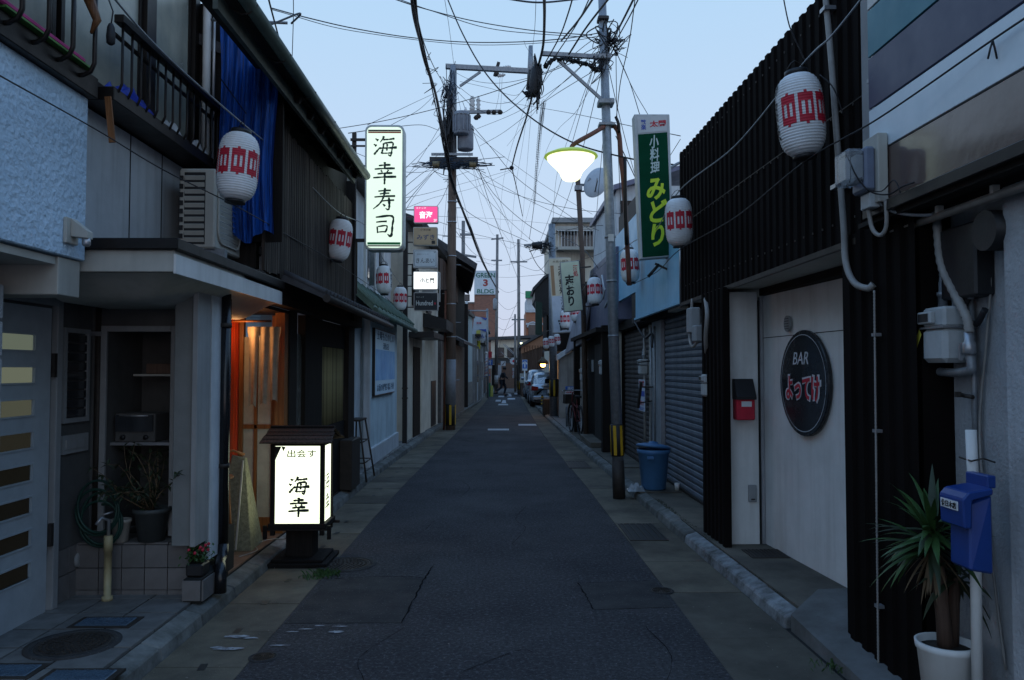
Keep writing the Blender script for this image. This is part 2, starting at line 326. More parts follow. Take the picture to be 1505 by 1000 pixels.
def brush(s, c, right, up, h, w, mt, parent, fat=1.0, gap=1.12, name='brush_lettering', off=0):
    r, u = Vector(right).normalized(), Vector(up).normalized(); n = r.cross(u); mb = MB()
    N = len(s); ch = h/(N*gap-(gap-1)); lay = 0
    for i, g in enumerate(s):
        top = h/2-i*ch*gap
        for st in BR[g]:
            sp_ = spline(st, 5) if len(st) > 2 else [Vector(st[0])*(1-t)+Vector(st[1])*t+Vector((0,.012*math.sin(math.pi*t),0)) for t in (0,.2,.4,.6,.8,1)]
            lay += 1; d = off+.0008+lay*.00018; L = []; Rr = []
            for j, p in enumerate(sp_):
                q0, q1 = sp_[max(j-1,0)], sp_[min(j+1,len(sp_)-1)]
                t = Vector(((q1.x-q0.x)*w, (q1.y-q0.y)*ch)); t.normalize(); nn = Vector((-t.y, t.x)); ww = p.z*ch*.62*fat*(1.25-.55*math.sin(math.pi*j/(len(sp_)-1))+.18*math.sin(j*2.1+i))
                if j in (0, len(sp_)-1): ww *= .6
                x = (p.x-.5)*w; y = top-ch+p.y*ch
                L.append(Vector(c)+r*(x+nn.x*ww)+u*(y+nn.y*ww)+n*d); Rr.append(Vector(c)+r*(x-nn.x*ww)+u*(y-nn.y*ww)+n*d)
            k = len(L); mb.add(L+Rr, [(k+j, k+j+1, j+1, j) for j in range(k-1)])
    return part(name, mb, mt, parent)
def rrect(cx, cz, w, h, r, n=5):
    out = []
    for sx, sz, a0 in ((1,1,0),(-1,1,90),(-1,-1,180),(1,-1,270)):
        for i in range(n+1):
            a = R(a0+90*i/n); out.append((cx+sx*(w/2-r)+r*math.cos(a), cz+sz*(h/2-r)+r*math.sin(a)))
    return out
def interp(tab, y):
    if y <= tab[0][0]: return tab[0][1]
    for (a, b), (c, d) in zip(tab, tab[1:]):
        if y <= c: return b+(d-b)*(y-a)/(c-a)
    return tab[-1][1]
# ================================================================ GROUND
AL = [(0,-1.38),(8,-1.37),(11,-1.34),(22,-1.06),(38,-.74),(60,-.5),(90,-.5)]
AR = [(0,1.2),(5,1.2),(10.7,1.17),(19,1.03),(30,1.08),(42,1.15),(60,1.2),(90,1.2)]
KL = [(0,-1.86),(12,-1.86),(20,-1.68),(27,-1.4),(37,-1.0),(60,-.85),(90,-.85)]
KR = [(0,1.84),(4,1.78),(7.2,1.70),(12.2,1.63),(19,1.53),(25,1.47),(45,1.40),(60,1.4),(90,1.4)]
YS = [-3,0,2,3,4,5,6,7,8,9,10.7,12,14,16,18,20,22,25,28,31,34,38,42,46,50,55,60,70]
def strip(fa, fb, z, ys=YS, za=None, nx=1):
    mb = MB(); n = nx+1
    vs = [(fa(y)+(fb(y)-fa(y))*k/nx, y, z) for y in ys for k in range(n)]
    return mb.add(vs, [(i*n+k, i*n+k+1, (i+1)*n+k+1, (i+1)*n+k) for i in range(len(ys)-1) for k in range(nx)])
al = lambda y: interp(AL, y); ar = lambda y: interp(AR, y); kl = lambda y: interp(KL, y); kr = lambda y: interp(KR, y)
struct('ground', MB().add([(-300,-60,-.06),(300,-60,-.06),(300,900,-.06),(-300,900,-.06)], [(0,1,2,3)]), mat('far_ground', (.12,.12,.12), rough=.95))
struct('road', strip(al, ar, 0, nx=2), m_asphalt)
struct('gutter_bed', MB().join(strip(lambda y: kl(y)-.1, lambda y: al(y)+.0, -.012)).join(strip(ar, lambda y: kr(y)+.1, -.012)), m_grout)
gl = thing('left_gutter', 'row of concrete gutter lids along the left kerb', 'gutter', (-1.6, 3, 0)); gl['kind'] = 'structure'; del gl['category']; del gl['label']
gr = thing('right_gutter', '', '', (1.45, 3, 0)); gr['kind'] = 'structure'; del gr['category']; del gr['label']
y = 2.0; k = 0
m_gv = [m_gutter, mat('gutter_concrete_light', (.175,.155,.115), (.07,.062,.048), rough=.9, scale=1.8, bump=.7, bscale=90, speck=((.28,.27,.24), 55, .14, .6)), mat('gutter_concrete_dark', (.11,.098,.075), (.045,.04,.032), rough=.9, scale=1.5, bump=.7, bscale=90)]
slot_mesh = MB().box(-.045,.045,-.02,.02,0,.002).mesh('lid_slot', m_ink)
while y < 26:
    L = .57 if y < 13 else 1.7
    z = .001*rnd.uniform(-2, 2)
    mb = MB().prism([(kl(y)+.004,y+.004),(al(y)-.003,y+.004),(al(y+L)-.003,y+L-.002),(kl(y+L)+.004,y+L-.002)], -.03, z)
    part('gutter_lid', mb, m_gv[rnd.choice((0,0,0,1,2)) if not 7.5 < y < 9 else 1], gl)
    if L < 1: piece('lid_slot', slot_mesh, gl, (-1.61+rnd.uniform(-.01,.01), y+rnd.uniform(0,.03)+.0, z+.0005), rot=(0,0,R(90+rnd.uniform(-12,12))))
    y += L; k += 1
part('gutter_run', strip(lambda y: kl(y)+.004, lambda y: al(y)-.003, 0, [y,30,36,45,60]), m_gutter, gl)
y = 2.5
for L in (2.2, .95, .9, 1.6, 2.4, 1.9, 2.1, 3, 3, 5, 6, 9, 14):
    mb = MB().prism([(ar(y)+.003,y+.004),(kr(y)-.004,y+.004),(kr(y+L)-.004,y+L-.002),(ar(y+L)+.003,y+L-.002)], -.03, .001*rnd.uniform(-2,2))
    part('gutter_slab', mb, m_gv[rnd.choice((0,2,0))], gr); y += L
# asphalt repairs and manhole covers
struct('asphalt_patch', MB().prism([(-1.36,5.0),(-.62,5.0),(-.58,6.05),(-.98,6.1),(-1.3,6.02)], -.01, .004), m_patch)
struct('asphalt_patch', MB().prism([(.62,5.25),(1.17,5.3),(1.17,5.95),(.58,5.9)], -.01, .004), m_patch)
struct('asphalt_patch', MB().prism([(.2,3.0),(1.17,3.0),(1.17,3.85),(.25,3.8)], -.01, .004), m_asphalt)
def cover(x, y, z, r, name, label, mtc=m_iron, ring=.05, ringmat=m_patch):
    t = thing(name, label, 'manhole cover', (x, y, z))
    part('frame_ring', MB().lathe([(r+ring,-.02),(r+ring,.004),(r+.006,.006),(r+.006,-.02)], 40, (x,y,z)), ringmat, t)
    d = MB().lathe([(r,-.02),(r,.005),(r*.93,.006),(r*.93,.003),(r*.9,.003)], 40, (x,y,z)); part('lid', d, mtc, t)
    st = MB()
    for i in range(5):
        rr = r*(.17+.165*i); n = 5+i*7
        for j in range(n):
            a = 2*math.pi*j/n; q = Matrix.Rotation(a, 3, 'Z')
            st.obox((x+rr*math.cos(a), y+rr*math.sin(a), z+.0055), (r*.075, r*.07, .006), q)
    s = part('relief_stud', st, mtc, t, kind='stuff')
cover(*ag(508,830)[:2], .003, .2, 'manhole_cover', 'round iron manhole cover between gutter and asphalt beside the lit box sign')
cover(*ag(108,948,.1)[:2], .104, .19, 'manhole_cover', 'big studded round manhole cover in the tiled floor at the left doorway')
p = ag(387,967); cover(p.x, p.y, .002, .06, 'valve_cover', 'small round valve cover near the bottom edge of the road', ring=.02)
p = ag(972,869); cover(p.x, p.y, .002, .075, 'valve_cover', 'small round valve cover beside the asphalt repair on the right', ring=.015)
def drain(x0, x1, y0, y1, z, label, n=9, along='y'):
    t = thing('drain_grate', label, 'drain', ((x0+x1)/2, y0, z))
    part('pit', MB().box(x0,x1,y0,y1,z-.002,z+.002), m_ink, t)
    f = MB().box(x0-.02,x0,y0-.02,y1+.02,z-.01,z+.006).box(x1,x1+.02,y0-.02,y1+.02,z-.01,z+.006).box(x0,x1,y0-.02,y0,z-.01,z+.006).box(x0,x1,y1,y1+.02,z-.01,z+.006)
    part('frame', f, m_iron, t)
    for i in range(n):
        u = (i+.5)/n
        if along == 'y': b = MB().box(x0+(x1-x0)*u-.008, x0+(x1-x0)*u+.008, y0, y1, z, z+.006)
        else: b = MB().box(x0, x1, y0+(y1-y0)*u-.008, y0+(y1-y0)*u+.008, z, z+.006)
        part('grate_bar', b, m_iron, t)
drain(1.23,1.55,7.35,8.1,.002,'slotted iron drain grate in the right gutter nearest the camera', 5)
drain(1.13,1.45,12.7,13.6,.002,'slotted iron drain grate in the right gutter beyond the steel pole', 5)
drain(2.02,2.28,6.25,6.5,.1+.002,'small square grate in the concrete step below the red letterbox', 8)
# seams, cracks and tar lines in the asphalt
def crack(pts, w, z=.0045, seed=1):
    q = random.Random(seed); P_ = spline([Vector((x, y_, z)) for x, y_ in pts], 8); mb = MB(); vs = []
    for i, p in enumerate(P_):
        ww = w*q.uniform(.4,1.2); j = q.uniform(-1,1)*w*1.2; vs += [(p.x-ww+j, p.y+j, z), (p.x+ww+j, p.y-j, z)]
    return mb.add(vs, [(i*2,i*2+1,i*2+3,i*2+2) for i in range(len(P_)-1)])
m_tar = mat('tar_seam', (.012,.012,.013), rough=.95, spec=.03, bump=.3)
struct('tar_seam', crack([(-.62,5.0),(-.60,5.6),(-.58,6.05),(-.55,6.4)], .006, seed=4), m_tar)
struct('tar_seam', crack([(-1.3,6.03),(-1.0,6.1),(-.75,6.09),(-.57,6.06)], .006, seed=5), m_tar)
struct('tar_seam', crack([(.58,5.9),(.85,5.92),(1.17,5.96)], .006, seed=6), m_tar); struct('tar_seam', crack([(.62,5.25),(.6,5.6),(.58,5.9)], .005, seed=7), m_tar)
for i, pts in enumerate([[(-.9,3.6),(-.7,4.0),(-.78,4.4),(-.6,4.9)],[(.1,7.2),(.25,7.9),(.16,8.4),(.3,9.2)],[(-.5,9.8),(-.42,10.6),(-.55,11.2)],[(.8,3.9),(.95,4.4),(.9,4.9)],[(-.2,4.2),(.1,4.5),(.2,4.45)],[(-1.1,7.4),(-.8,7.7),(-.7,8.3)]]): struct('asphalt_crack', crack(pts, .0025, seed=20+i), m_tar)
# road paint
m_paintw = mat('worn_road_paint', (.42,.44,.46), (.12,.12,.13), rough=.8, scale=18, bump=.8, bscale=100)
def blot(px, py, rx, ry, seed, mt=m_paintw, z=.006, name='paint_mark', n=18):
    c = ag(px, py); q = random.Random(seed); mb = MB()
    mb.add([(c.x+rx*math.cos(a)*q.uniform(.45,1), c.y+ry*math.sin(a)*q.uniform(.45,1), z) for a in [2*math.pi*i/n for i in range(n)]], [tuple(range(n))])
    return mb
for i, (px, py, rx, ry) in enumerate([(350,937,.11,.035),(366,939,.08,.02),(335,955,.11,.03),(320,953,.05,.02),(495,930,.06,.03),(470,921,.05,.012),(450,926,.07,.012),(430,930,.05,.012),(500,922,.06,.01),(410,950,.09,.012),(240,990,.0,.0)]):
    if rx: struct('paint_splash', blot(px, py, rx, ry, i+3), m_paintw)
m_mk = mat('road_marking', (.50,.52,.54), (.30,.31,.33), rough=.7, scale=20, bump=.5, bscale=90)
def mark(pts, z=.005): return MB().add([(a.x, a.y, z) for a in [ag(*p) for p in pts]], [tuple(range(len(pts)))])
struct('road_marking', mark([(717,633),(748,633),(748,630.6),(717,630.6)]), m_mk)
struct('road_marking', mark([(762,626),(789,626),(787,623.6),(762,623.6)]), m_mk)
for q in ([(732,596),(747,596),(746,594),(733,594)], [(737,593),(744,593),(743,588.5),(739,588.5)], [(728,590.5),(736,590.5),(736,588),(729,588)],
          [(746,587.5),(757,587.5),(757,585.5),(746,585.5)],[(732,584),(741,584),(741,582),(733,582)],[(745,583),(752,583),(751,579),(746,579)],[(756,580),(763,580),(762,578),(756,578)]):
    struct('road_marking', mark(q), m_mk)
# fallen leaves and litter on the gutters
lm = MB().add([(-.02,0,.002),(0,-.009,.005),(.022,0,.002),(0,.01,.006)], [(0,1,2,3)]).mesh('litter_leaf', m_drybrown)
lit = MB()
for i in range(900):
    s = rnd.choice((-1,1)); yy = 3.6+rnd.random()**1.5*16; x = rnd.uniform(kl(yy)+.02, al(yy)) if s < 0 else rnd.uniform(ar(yy)-.05, kr(yy))
    if rnd.random() < .25: x = rnd.uniform(al(yy), ar(yy))
    a = rnd.uniform(0, 6.28); q = rnd.uniform(.15, .9)**1.5; c_, s_ = math.cos(a)*q, math.sin(a)*q; z = .006
    lit.add([(x-.01*c_, yy-.01*s_, z),(x+.006*s_, yy-.006*c_, z+.003),(x+.012*c_, yy+.012*s_, z),(x-.006*s_, yy+.006*c_, z+.002)], [(0,1,2,3)])
o = struct('litter_crumbs', lit, mat('litter', (.28,.26,.22), (.12,.1,.07), rough=.9, scale=40), kind='stuff')

# kerbs (stones as pieces)
kb = thing('left_kerb', '', '', (-1.9, 2, 0)); kb2 = thing('right_kerb', '', '', (1.8, 2, 0))
for t in (kb, kb2): t['kind'] = 'structure'; del t['category']; del t['label']
y = 2.0
while y < 24:
    L = .6 if y < 15 else 1.2; w = .13; h = .085+rnd.uniform(-.004,.004)
    a, b = kl(y), kl(y+L-.008)
    mb = MB(); n = 7
    for x0_, x1_, z0_ in ((0, -w, 0),): mb.add([(a,y,-.04),(b,y+L-.008,-.04),(b-w,y+L-.008,-.04),(a-w,y,-.04),(a-.02,y,h-.02),(b-.02,y+L-.008,h-.02),(b-w,y+L-.008,h+.01),(a-w,y,h+.01)], [(0,1,2,3),(4,7,6,5),(0,4,5,1),(1,5,6,2),(2,6,7,3),(3,7,4,0)])
    part('kerb_stone', mb, m_kerb_white if (y < 7 and rnd.random() < .35) else m_kerb, kb, bevel=.008)
    y += L
part('kerb_run', MB().join(strip(lambda y: kl(y)-.13, lambda y: kl(y), .1, [24,30,37,45,60])).join(MB().add([(kl(y_),y_,z_) for y_ in (24,30,37,45,60) for z_ in (-.02,.1)], [(i*2,i*2+2,i*2+3,i*2+1) for i in range(4)])), m_kerb, kb)
y = 4.9
while y < 30:
    L = .6 if y < 15 else 1.2; w = .13; h = .085+rnd.uniform(-.006,.006); o = rnd.uniform(-.006,.006)
    a, b = kr(y)+o, kr(y+L-.01)+o
    mb = MB().add([(a,y,-.04),(b,y+L-.01,-.04),(b+w,y+L-.01,-.04),(a+w,y,-.04),(a+.02,y,h-.02),(b+.02,y+L-.01,h-.02),(b+w,y+L-.01,h+.01),(a+w,y,h+.01)], [(0,3,2,1),(4,5,6,7),(0,1,5,4),(1,2,6,5),(2,3,7,6),(3,0,4,7)])
    part('kerb_stone', mb, m_kerb_white if 4.6 < y < 6.9 else m_kerb, kb2, bevel=.012); y += L
part('kerb_run', MB().join(strip(kr, lambda y: kr(y)+.13, .095, [30,37,45,60])).join(MB().add([(kr(y_),y_,z_) for y_ in (30,37,45,60) for z_ in (-.02,.095)], [(i*2,i*2+2,i*2+3,i*2+1) for i in range(3)])), m_kerb, kb2)
# pavements
def slab(poly, z0, z1, name, mt, **k): return struct(name, MB().prism(poly, z0, z1), mt, **k)
slab([(-6,-3),(-1.99,-3),(-1.99,12),(-1.81,20),(-6,20)], -.05, .085, 'left_pavement_bed', m_grout)
slab([(-6,20),(-1.81,20),(-1.53,27),(-1.13,37),(-.98,60),(-6,60)], -.05, .095, 'left_pavement_far', m_apron2)
fl = thing('entry_floor', '', '', (-2.4,4.5,.085)); fl['kind'] = 'structure'; del fl['category']; del fl['label']
tm = [MB().prism([(-.143,-.143),(.143,-.143),(.143,.143),(-.143,.143)], 0, .02).mesh('floor_tile', m_) for m_ in (m_tile, mat('floor_tile_b', (.165,.165,.16), (.1,.1,.097), rough=.55, scale=9, bump=.2, bscale=70, vary=.12))]
hole = [(a.x, a.y) for a in (ag(108,948,.1), ag(160,917,.1), ag(20,990,.1), ag(120,992,.1))]
for i in range(4):
    for j in range(9):
        x = -2.14-.3*i; yy = 2.95+.3*j
        if yy > 5.4: continue
        piece('floor_tile', rnd.choice(tm), fl, (x, yy, .082+rnd.uniform(-.001,.001)), rot=(R(rnd.uniform(-.3,.3)), R(rnd.uniform(-.3,.3)), R(rnd.choice((0,90,180)))))
def hatch(p0, w, d, label, mt):
    t = thing('floor_hatch', label, 'hatch', (p0[0], p0[1], .102))
    x, y = p0
    part('frame', MB().box(x-w/2-.03,x+w/2+.03,y-d/2-.03,y+d/2+.03,.095,.107), m_iron, t)
    part('plate', MB().box(x-w/2,x+w/2,y-d/2,y+d/2,.1,.111), mt, t, bevel=.002)
    rb = MB()
    for i in range(12):
        for j in range(5):
            rb.obox((x-w/2+w*(i+.5)/12, y-d/2+d*(j+.5)/5, .112), (.022,.006,.004), Matrix.Rotation(R(45 if (i+j)%2 else -45),3,'Z'))
    part('tread_bar', rb, mt, t, kind='stuff')
m_hatch = mat('hatch_steel', (.10,.16,.22), (.07,.11,.16), rough=.4, metal=.4, bump=.1)
hatch(ag(156,916,.1)[:2], .3, .14, 'blue grey rectangular hatch in the tiled floor in front of the plinth', m_hatch)
hatch(ag(118,995,.1)[:2], .3, .12, 'chequered steel hatch at the bottom edge beside the left kerb', m_hatch)
hatch(ag(5,988,.1)[:2], .3, .14, 'chequered steel hatch in the bottom left corner', m_hatch)
# porch floor of the restaurant and paving slabs beyond
m_redfl = mat('red_brown_porch_floor', (.20,.115,.075), (.12,.075,.05), rough=.6, scale=5, bump=.4, bscale=40)
pf = thing('porch_floor', '', '', (-2.3,6.5,.085)); pf['kind'] = 'structure'; del pf['category']; del pf['label']
part('floor_bed', MB().prism([(-3.9,5.5),(-1.995,5.5),(-1.995,9.9),(-3.9,9.9)], .08, .094), m_grout, pf)
ptm = MB().prism([(-.145,-.145),(.145,-.145),(.145,.145),(-.145,.145)], 0, .012).mesh('porch_tile', m_redfl)
for i in range(3):
    for j in range(14):
        piece('porch_tile', ptm, pf, (-2.145-.295*i, 5.68+.295*j, .09+rnd.uniform(0,.002)), rot=(0,0,R(rnd.choice((0,90,180,270)))))
m_pv = [mat('paving_%d' % i, c, tuple(v*.7 for v in c), rough=.85, scale=5, bump=.4, bscale=50) for i, c in enumerate([(.22,.22,.21),(.17,.17,.165),(.26,.26,.25)])]
pvm = [MB().prism([(-.147,-.147),(.147,-.147),(.147,.147),(-.147,.147)], 0, .02).mesh('paving_stone', m_) for m_ in m_pv]
pp = thing('left_pavement', '', '', (-1.9,12,.085)); pp['kind'] = 'structure'; del pp['category']; del pp['label']
y = 10.05
while y < 21.8:
    for i in range(3):
        x = kl(y)-.13-.15-.3*i
        if not (12 < y < 15.4 and i > 0): piece('paving_stone', rnd.choice(pvm), pp, (x, y, .082+rnd.uniform(0,.004)), rot=(0,0,R(rnd.uniform(-1,1))))
    y += .3
# right pavement
slab([(kr(-3)+.13,-3),(6,-3),(6,4.9),(kr(4.9)+.13,4.9)], -.05, .06, 'right_pavement_near', m_apron2)
slab([(kr(4.9)+.13,4.9),(6,4.9),(6,6.55),(kr(6.9)+.13,6.9)], -.05, .1, 'right_pavement_step', m_apron)
slab([(kr(6.9)+.13,6.9),(6,6.55),(6,8.2),(kr(8.2)+.13,8.2)], -.05, .092, 'right_pavement', m_apron)
slab([(kr(8.21)+.13,8.21),(6,8.21),(6,12),(kr(12)+.13,12)], -.05, .085, 'right_pavement', m_apron)
slab([(kr(12.01)+.13,12.01),(6,12.01),(6,19),(kr(19)+.13,19)], -.05, .1, 'right_pavement', m_apron)
slab([(kr(19.01)+.13,19.01),(6,19.01),(6,30),(kr(30)+.13,30)], -.05, .09, 'right_pavement', m_apron2)
slab([(kr(30.01)+.13,30.01),(6,30.01),(6,60),(kr(60)+.13,60)], -.05, .09, 'right_pavement', m_apron2)
# sloped ramp slab at the near right
struct('right_ramp', MB().add([(kr(3)+.02,3.2,.012),(2.3,3.2,.085),(2.42,5.22,.15),(2.1,5.2,.145),(kr(4.85)+.03,4.85,.09),(kr(3)+.02,3.2,-.03),(2.3,3.2,-.03),(2.42,5.22,-.03),(2.1,5.2,-.03),(kr(4.85)+.03,4.85,-.03)], [(0,1,2,3,4),(0,5,6,1),(4,9,5,0),(3,8,9,4),(2,7,8,3)]), m_apron2)
ms = MB()
for i in range(420):
    yy = 4.7+rnd.random()*4.4; x = kr(yy)+.14+rnd.uniform(-.02,.035); z = .085
    for q in range(2):
        a = rnd.uniform(0,6.28); h = rnd.uniform(.006,.02)
        ms.add([(x,yy,z),(x+.008*math.cos(a),yy+.008*math.sin(a),z+.003),(x+.012*math.cos(a+.5),yy+.012*math.sin(a+.5),z+h)], [(0,1,2)])
struct('moss', ms, mat('moss_green', (.03,.045,.018), (.015,.022,.01), rough=1), kind='stuff')
gm = MB()
def weed(x, y, n, h, mbx, z=0):
    for i in range(n):
        a = rnd.uniform(0,6.28); l = h*rnd.uniform(.4,1); dx, dy = math.cos(a), math.sin(a); s = rnd.uniform(.2,1)
        x0 = x+rnd.gauss(0,.05); y0 = y+rnd.gauss(0,.04); w = .004
        mbx.add([(x0-dy*w,y0+dx*w,z),(x0+dy*w,y0-dx*w,z),(x0+dx*l*s*.5,y0+dy*l*s*.5,z+l*.6),(x0+dx*l*s,y0+dy*l*s,z+l*.7)], [(0,1,2),(0,2,3)])
weed(*ag(478,846)[:2], 160, .07, gm); weed(*ag(462,850)[:2], 60, .05, gm); weed(*ag(1262,975)[:2], 120, .09, gm); weed(*ag(1235,985)[:2], 70, .06, gm)
struct('weeds', gm, m_leaf, kind='stuff')

# ================================================================ NEAR LEFT HOUSE (plaster upper storey, tiled entry)
H1 = thing('plaster_house', 'near house with rough pale plaster upper wall, tiled entry and balcony at far left', 'house', (-3.0, 4.4, .1))
part('upper_wall', MB().box(-3.6,-2.35,1.5,4.43,2.21,3.14), m_plaster, H1, bevel=.006, label='rough pale blue white plaster wall under the balcony')
part('beam', MB().box(-3.6,-2.37,4.2,4.415,2.0,2.205), m_fascia, H1, bevel=.004)
part('upper_side_wall', MB().box(-3.4,-2.45,4.44,6.12,2.3,3.15), mat('pale_siding', (.46,.49,.51), (.36,.38,.40), rough=.8, scale=2, bump=.3, bscale=80, streak=.3), H1)
for yy in (5.15, 5.63): part('joint_strip', MB().box(-2.45,-2.446,yy-.004,yy+.004,2.3,3.15), m_grout, H1)
part('ceiling', MB().box(-3.6,-2.38,2.0,4.19,2.16,2.2), m_fascia, H1)
# near gate pillar with rough blocks
bp = [MB().box(-.28,.28,-.125,.125,.004,.19).mesh('stone_block', m_stucco)]
GP = thing('gate_pillar', 'rough block gate pillar cut by the left edge of the picture', 'pillar', (-2.92,4.0,.1))
for i in range(10):
    o = piece('stone_block', bp[0], GP, (-2.885, 4.0, .1+i*.195)); bev(o, .008)
# entry walls
m_entry = mat('entry_render_shaded', (.10,.10,.098), (.07,.07,.068), rough=.85, scale=3, bump=.3, bscale=60, streak=.15)  # canopy shade over the entry is put into this dark colour
part('entry_side_wall', MB().box(-3.0,-2.83,3.4,5.5,.44,2.3), m_entry, H1)
part('entry_side_base', MB().box(-3.0,-2.835,5.05,5.5,.1,.44), m_grout, H1)
wt = MB().box(0,.014,-.072,.072,-.082,.082).mesh('wall_tile', m_tilew)
for i in range(3):
    for j in range(2): piece('wall_tile', wt, H1, (-2.835, 5.12+.15*i, .185+.17*j))
part('entry_back_wall', MB().box(-2.83,-2.72,5.45,5.6,.44,2.35).box(-2.27,-2.05,5.45,5.6,.44,2.35).box(-2.72,-2.27,5.45,5.6,1.86,2.35), m_entry, H1)
part('niche', MB().box(-2.82,-2.17,5.98,6.02,.44,2.0).box(-2.76,-2.725,5.6,5.98,.44,1.95).box(-2.265,-2.23,5.6,5.98,.44,1.95).box(-2.72,-2.27,5.6,5.98,1.87,1.9), m_entry, H1)
t0 = -2.72
part('niche_frame', MB().box(-2.76,-2.72,5.425,5.46,.46,1.9).box(-2.28,-2.24,5.425,5.46,.46,1.9).box(-2.72,-2.28,5.425,5.46,1.86,1.9), m_siding, H1, bevel=.003)
part('shelf', MB().box(-2.72,-2.27,5.5,5.95,1.07,1.09), m_alu, H1); part('shelf', MB().box(-2.66,-2.27,5.7,5.95,1.55,1.565), m_fascia, H1)
# plinth
part('plinth', MB().box(-2.83,-2.02,5.3,6.0,.1,.43), m_grout, H1)
wt2 = MB().box(-.073,.073,-.014,0,-.073,.073).mesh('wall_tile', m_tilew)
for i in range(5):
    for j in range(2): piece('wall_tile', wt2, H1, (-2.75+.152*i, 5.3, .355-.152*j))
wt3 = MB().box(-.073,.073,-.014,0,-.018,.018).mesh('wall_tile', m_tilew)
for i in range(5): piece('wall_tile', wt3, H1, (-2.75+.152*i, 5.3, .12))
tt = MB().box(-.073,.073,-.15,.15,0,.012).mesh('wall_tile', m_tilew)
for i in range(5): piece('wall_tile', tt, H1, (-2.75+.152*i, 5.45, .431))
# low planter step
part('planter_step', MB().box(-2.045,-1.93,5.12,5.5,.09,.245), m_grout, H1)
for j in range(2):
    piece('wall_tile', wt2, H1, (-1.99, 5.12, .175), scale=(.78,1,.86)) if j == 0 else None
ts = MB().box(0,.012,-.09,.09,-.065,.065).mesh('wall_tile', m_tilew)
for i in range(2): piece('wall_tile', ts, H1, (-1.93, 5.215+.19*i, .17))
part('corner_column', MB().box(-2.16,-2.03,5.2,5.42,.44,2.3), mat('column_shade_grey', (.20,.21,.205), (.15,.16,.155), rough=.8, scale=3, bump=.25, streak=.2), H1, bevel=.004); part('column_trim', MB().box(-2.03,-1.995,5.17,5.4,.44,2.3), m_siding, H1, bevel=.003)  # shaded front of a white column, the shade mixed into greyer colours
part('street_wall', MB().box(-2.1,-1.995,5.42,5.60,.3,2.3), m_white2, H1)
# front door with lit slots
D1 = part('door', MB().box(-2.86,-2.815,4.3,4.93,.1,.36).box(-2.86,-2.815,4.3,4.42,.36,1.98).box(-2.86,-2.815,4.75,4.93,.36,1.98), mat('door_white', (.40,.44,.46), (.33,.36,.38), rough=.4, bump=.05), H1)
dr = MB(); m_slot = [mat('lit_slot_%d' % i, (.02,.018,.014), rough=.9, spec=.1, bump=.3, bscale=200, emit=c, es=1) for i, c in enumerate([(.085,.10,.075),(.095,.105,.075),(.05,.052,.036),(.013,.012,.008),(.004,.0035,.002),(.003,.0025,.0015),(.003,.0025,.0015),(.003,.0025,.0015)])]
zc = [1.76-.194*i for i in range(8)]
edges = [1.98]+[z for c in zc for z in (c+.046, c-.046)]+[.36]
for i in range(0, len(edges), 2): dr.box(-2.86,-2.815,4.42,4.75,edges[i+1],edges[i])
part('rail', dr, MATS['door_white'], D1)
for i, z in enumerate(zc):
    part('window_slot', MB().box(-2.85,-2.8165,4.44,4.74,z-.045,z+.045), m_slot[i], D1, label='lit frosted glass slot' if i < 4 else 'dim amber glass slot')
    part('slot_trim', MB().box(-2.815,-2.808,4.41,4.77,z+.046,z+.056).box(-2.815,-2.808,4.41,4.77,z-.056,z-.046).box(-2.815,-2.808,4.755,4.77,z-.046,z+.046), MATS['door_white'], D1)
part('hinge', MB().box(-2.812,-2.79,4.93,4.96,.5,.64), m_iron, D1); part('hinge', MB().box(-2.812,-2.79,4.93,4.96,1.55,1.7), m_iron, D1)
part('door_frame', MB().box(-2.86,-2.79,4.96,5.02,.1,2.05).box(-2.86,-2.79,4.3,4.96,2.0,2.06), m_siding, H1, bevel=.004)
part('side_window', MB().box(-2.83,-2.81,5.08,5.11,1.25,1.87).box(-2.83,-2.81,5.36,5.39,1.25,1.87).box(-2.83,-2.81,5.11,5.36,1.84,1.87).box(-2.83,-2.81,5.11,5.36,1.25,1.28), m_siding, H1)
for i in range(9): part('louvre_pane', MB().bar((-2.815,5.12,1.31+i*.062),(-2.815,5.35,1.31+i*.062),.004,.05), m_glass, H1)
ms_ = part('mail_slot', MB().box(-2.83,-2.812,5.08,5.39,1.05,1.17), m_siding, H1); part('flap', MB().box(-2.812,-2.806,5.11,5.36,1.08,1.14), m_siding, ms_)
part('downpipe', MB().tube([(-2.79,5.47,2.2),(-2.79,5.47,1.2),(-2.79,5.47,.5)], .03, 10), m_iron, H1)
part('pipe_clip', MB().box(-2.83,-2.75,5.43,5.5,1.83,1.86), m_alu, H1)
# balcony
B1 = part('balcony', MB().box(-3.1,-2.30,2.2,4.44,3.14,3.26).box(-3.1,-2.24,4.5,6.15,3.16,3.24), m_bronze, H1, bevel=.004)
rl = MB().bar((-2.22,1.9,3.66),(-2.22,4.22,3.66),.05,.06).bar((-2.22,4.5,3.64),(-2.22,6.12,3.64),.06,.05).bar((-2.25,4.5,3.55),(-2.25,6.12,3.55),.02,.025)
part('hand_rail', rl, m_bronze, B1, bevel=.004)
def balbar(y, big=False):
    r = .012 if big else .008; x = -2.22
    return MB().tube([(x,y,3.68),(x,y,3.36),(x,y,3.27),(x-.02,y,3.225),(x-.06,y,3.205),(x-.14,y,3.2)], r, 6)
for i in range(7): part('baluster', balbar(2.95+i*.215, True), m_bronze, B1)
for i in range(14): part('baluster', balbar(4.55+i*.118), m_bronze, B1)
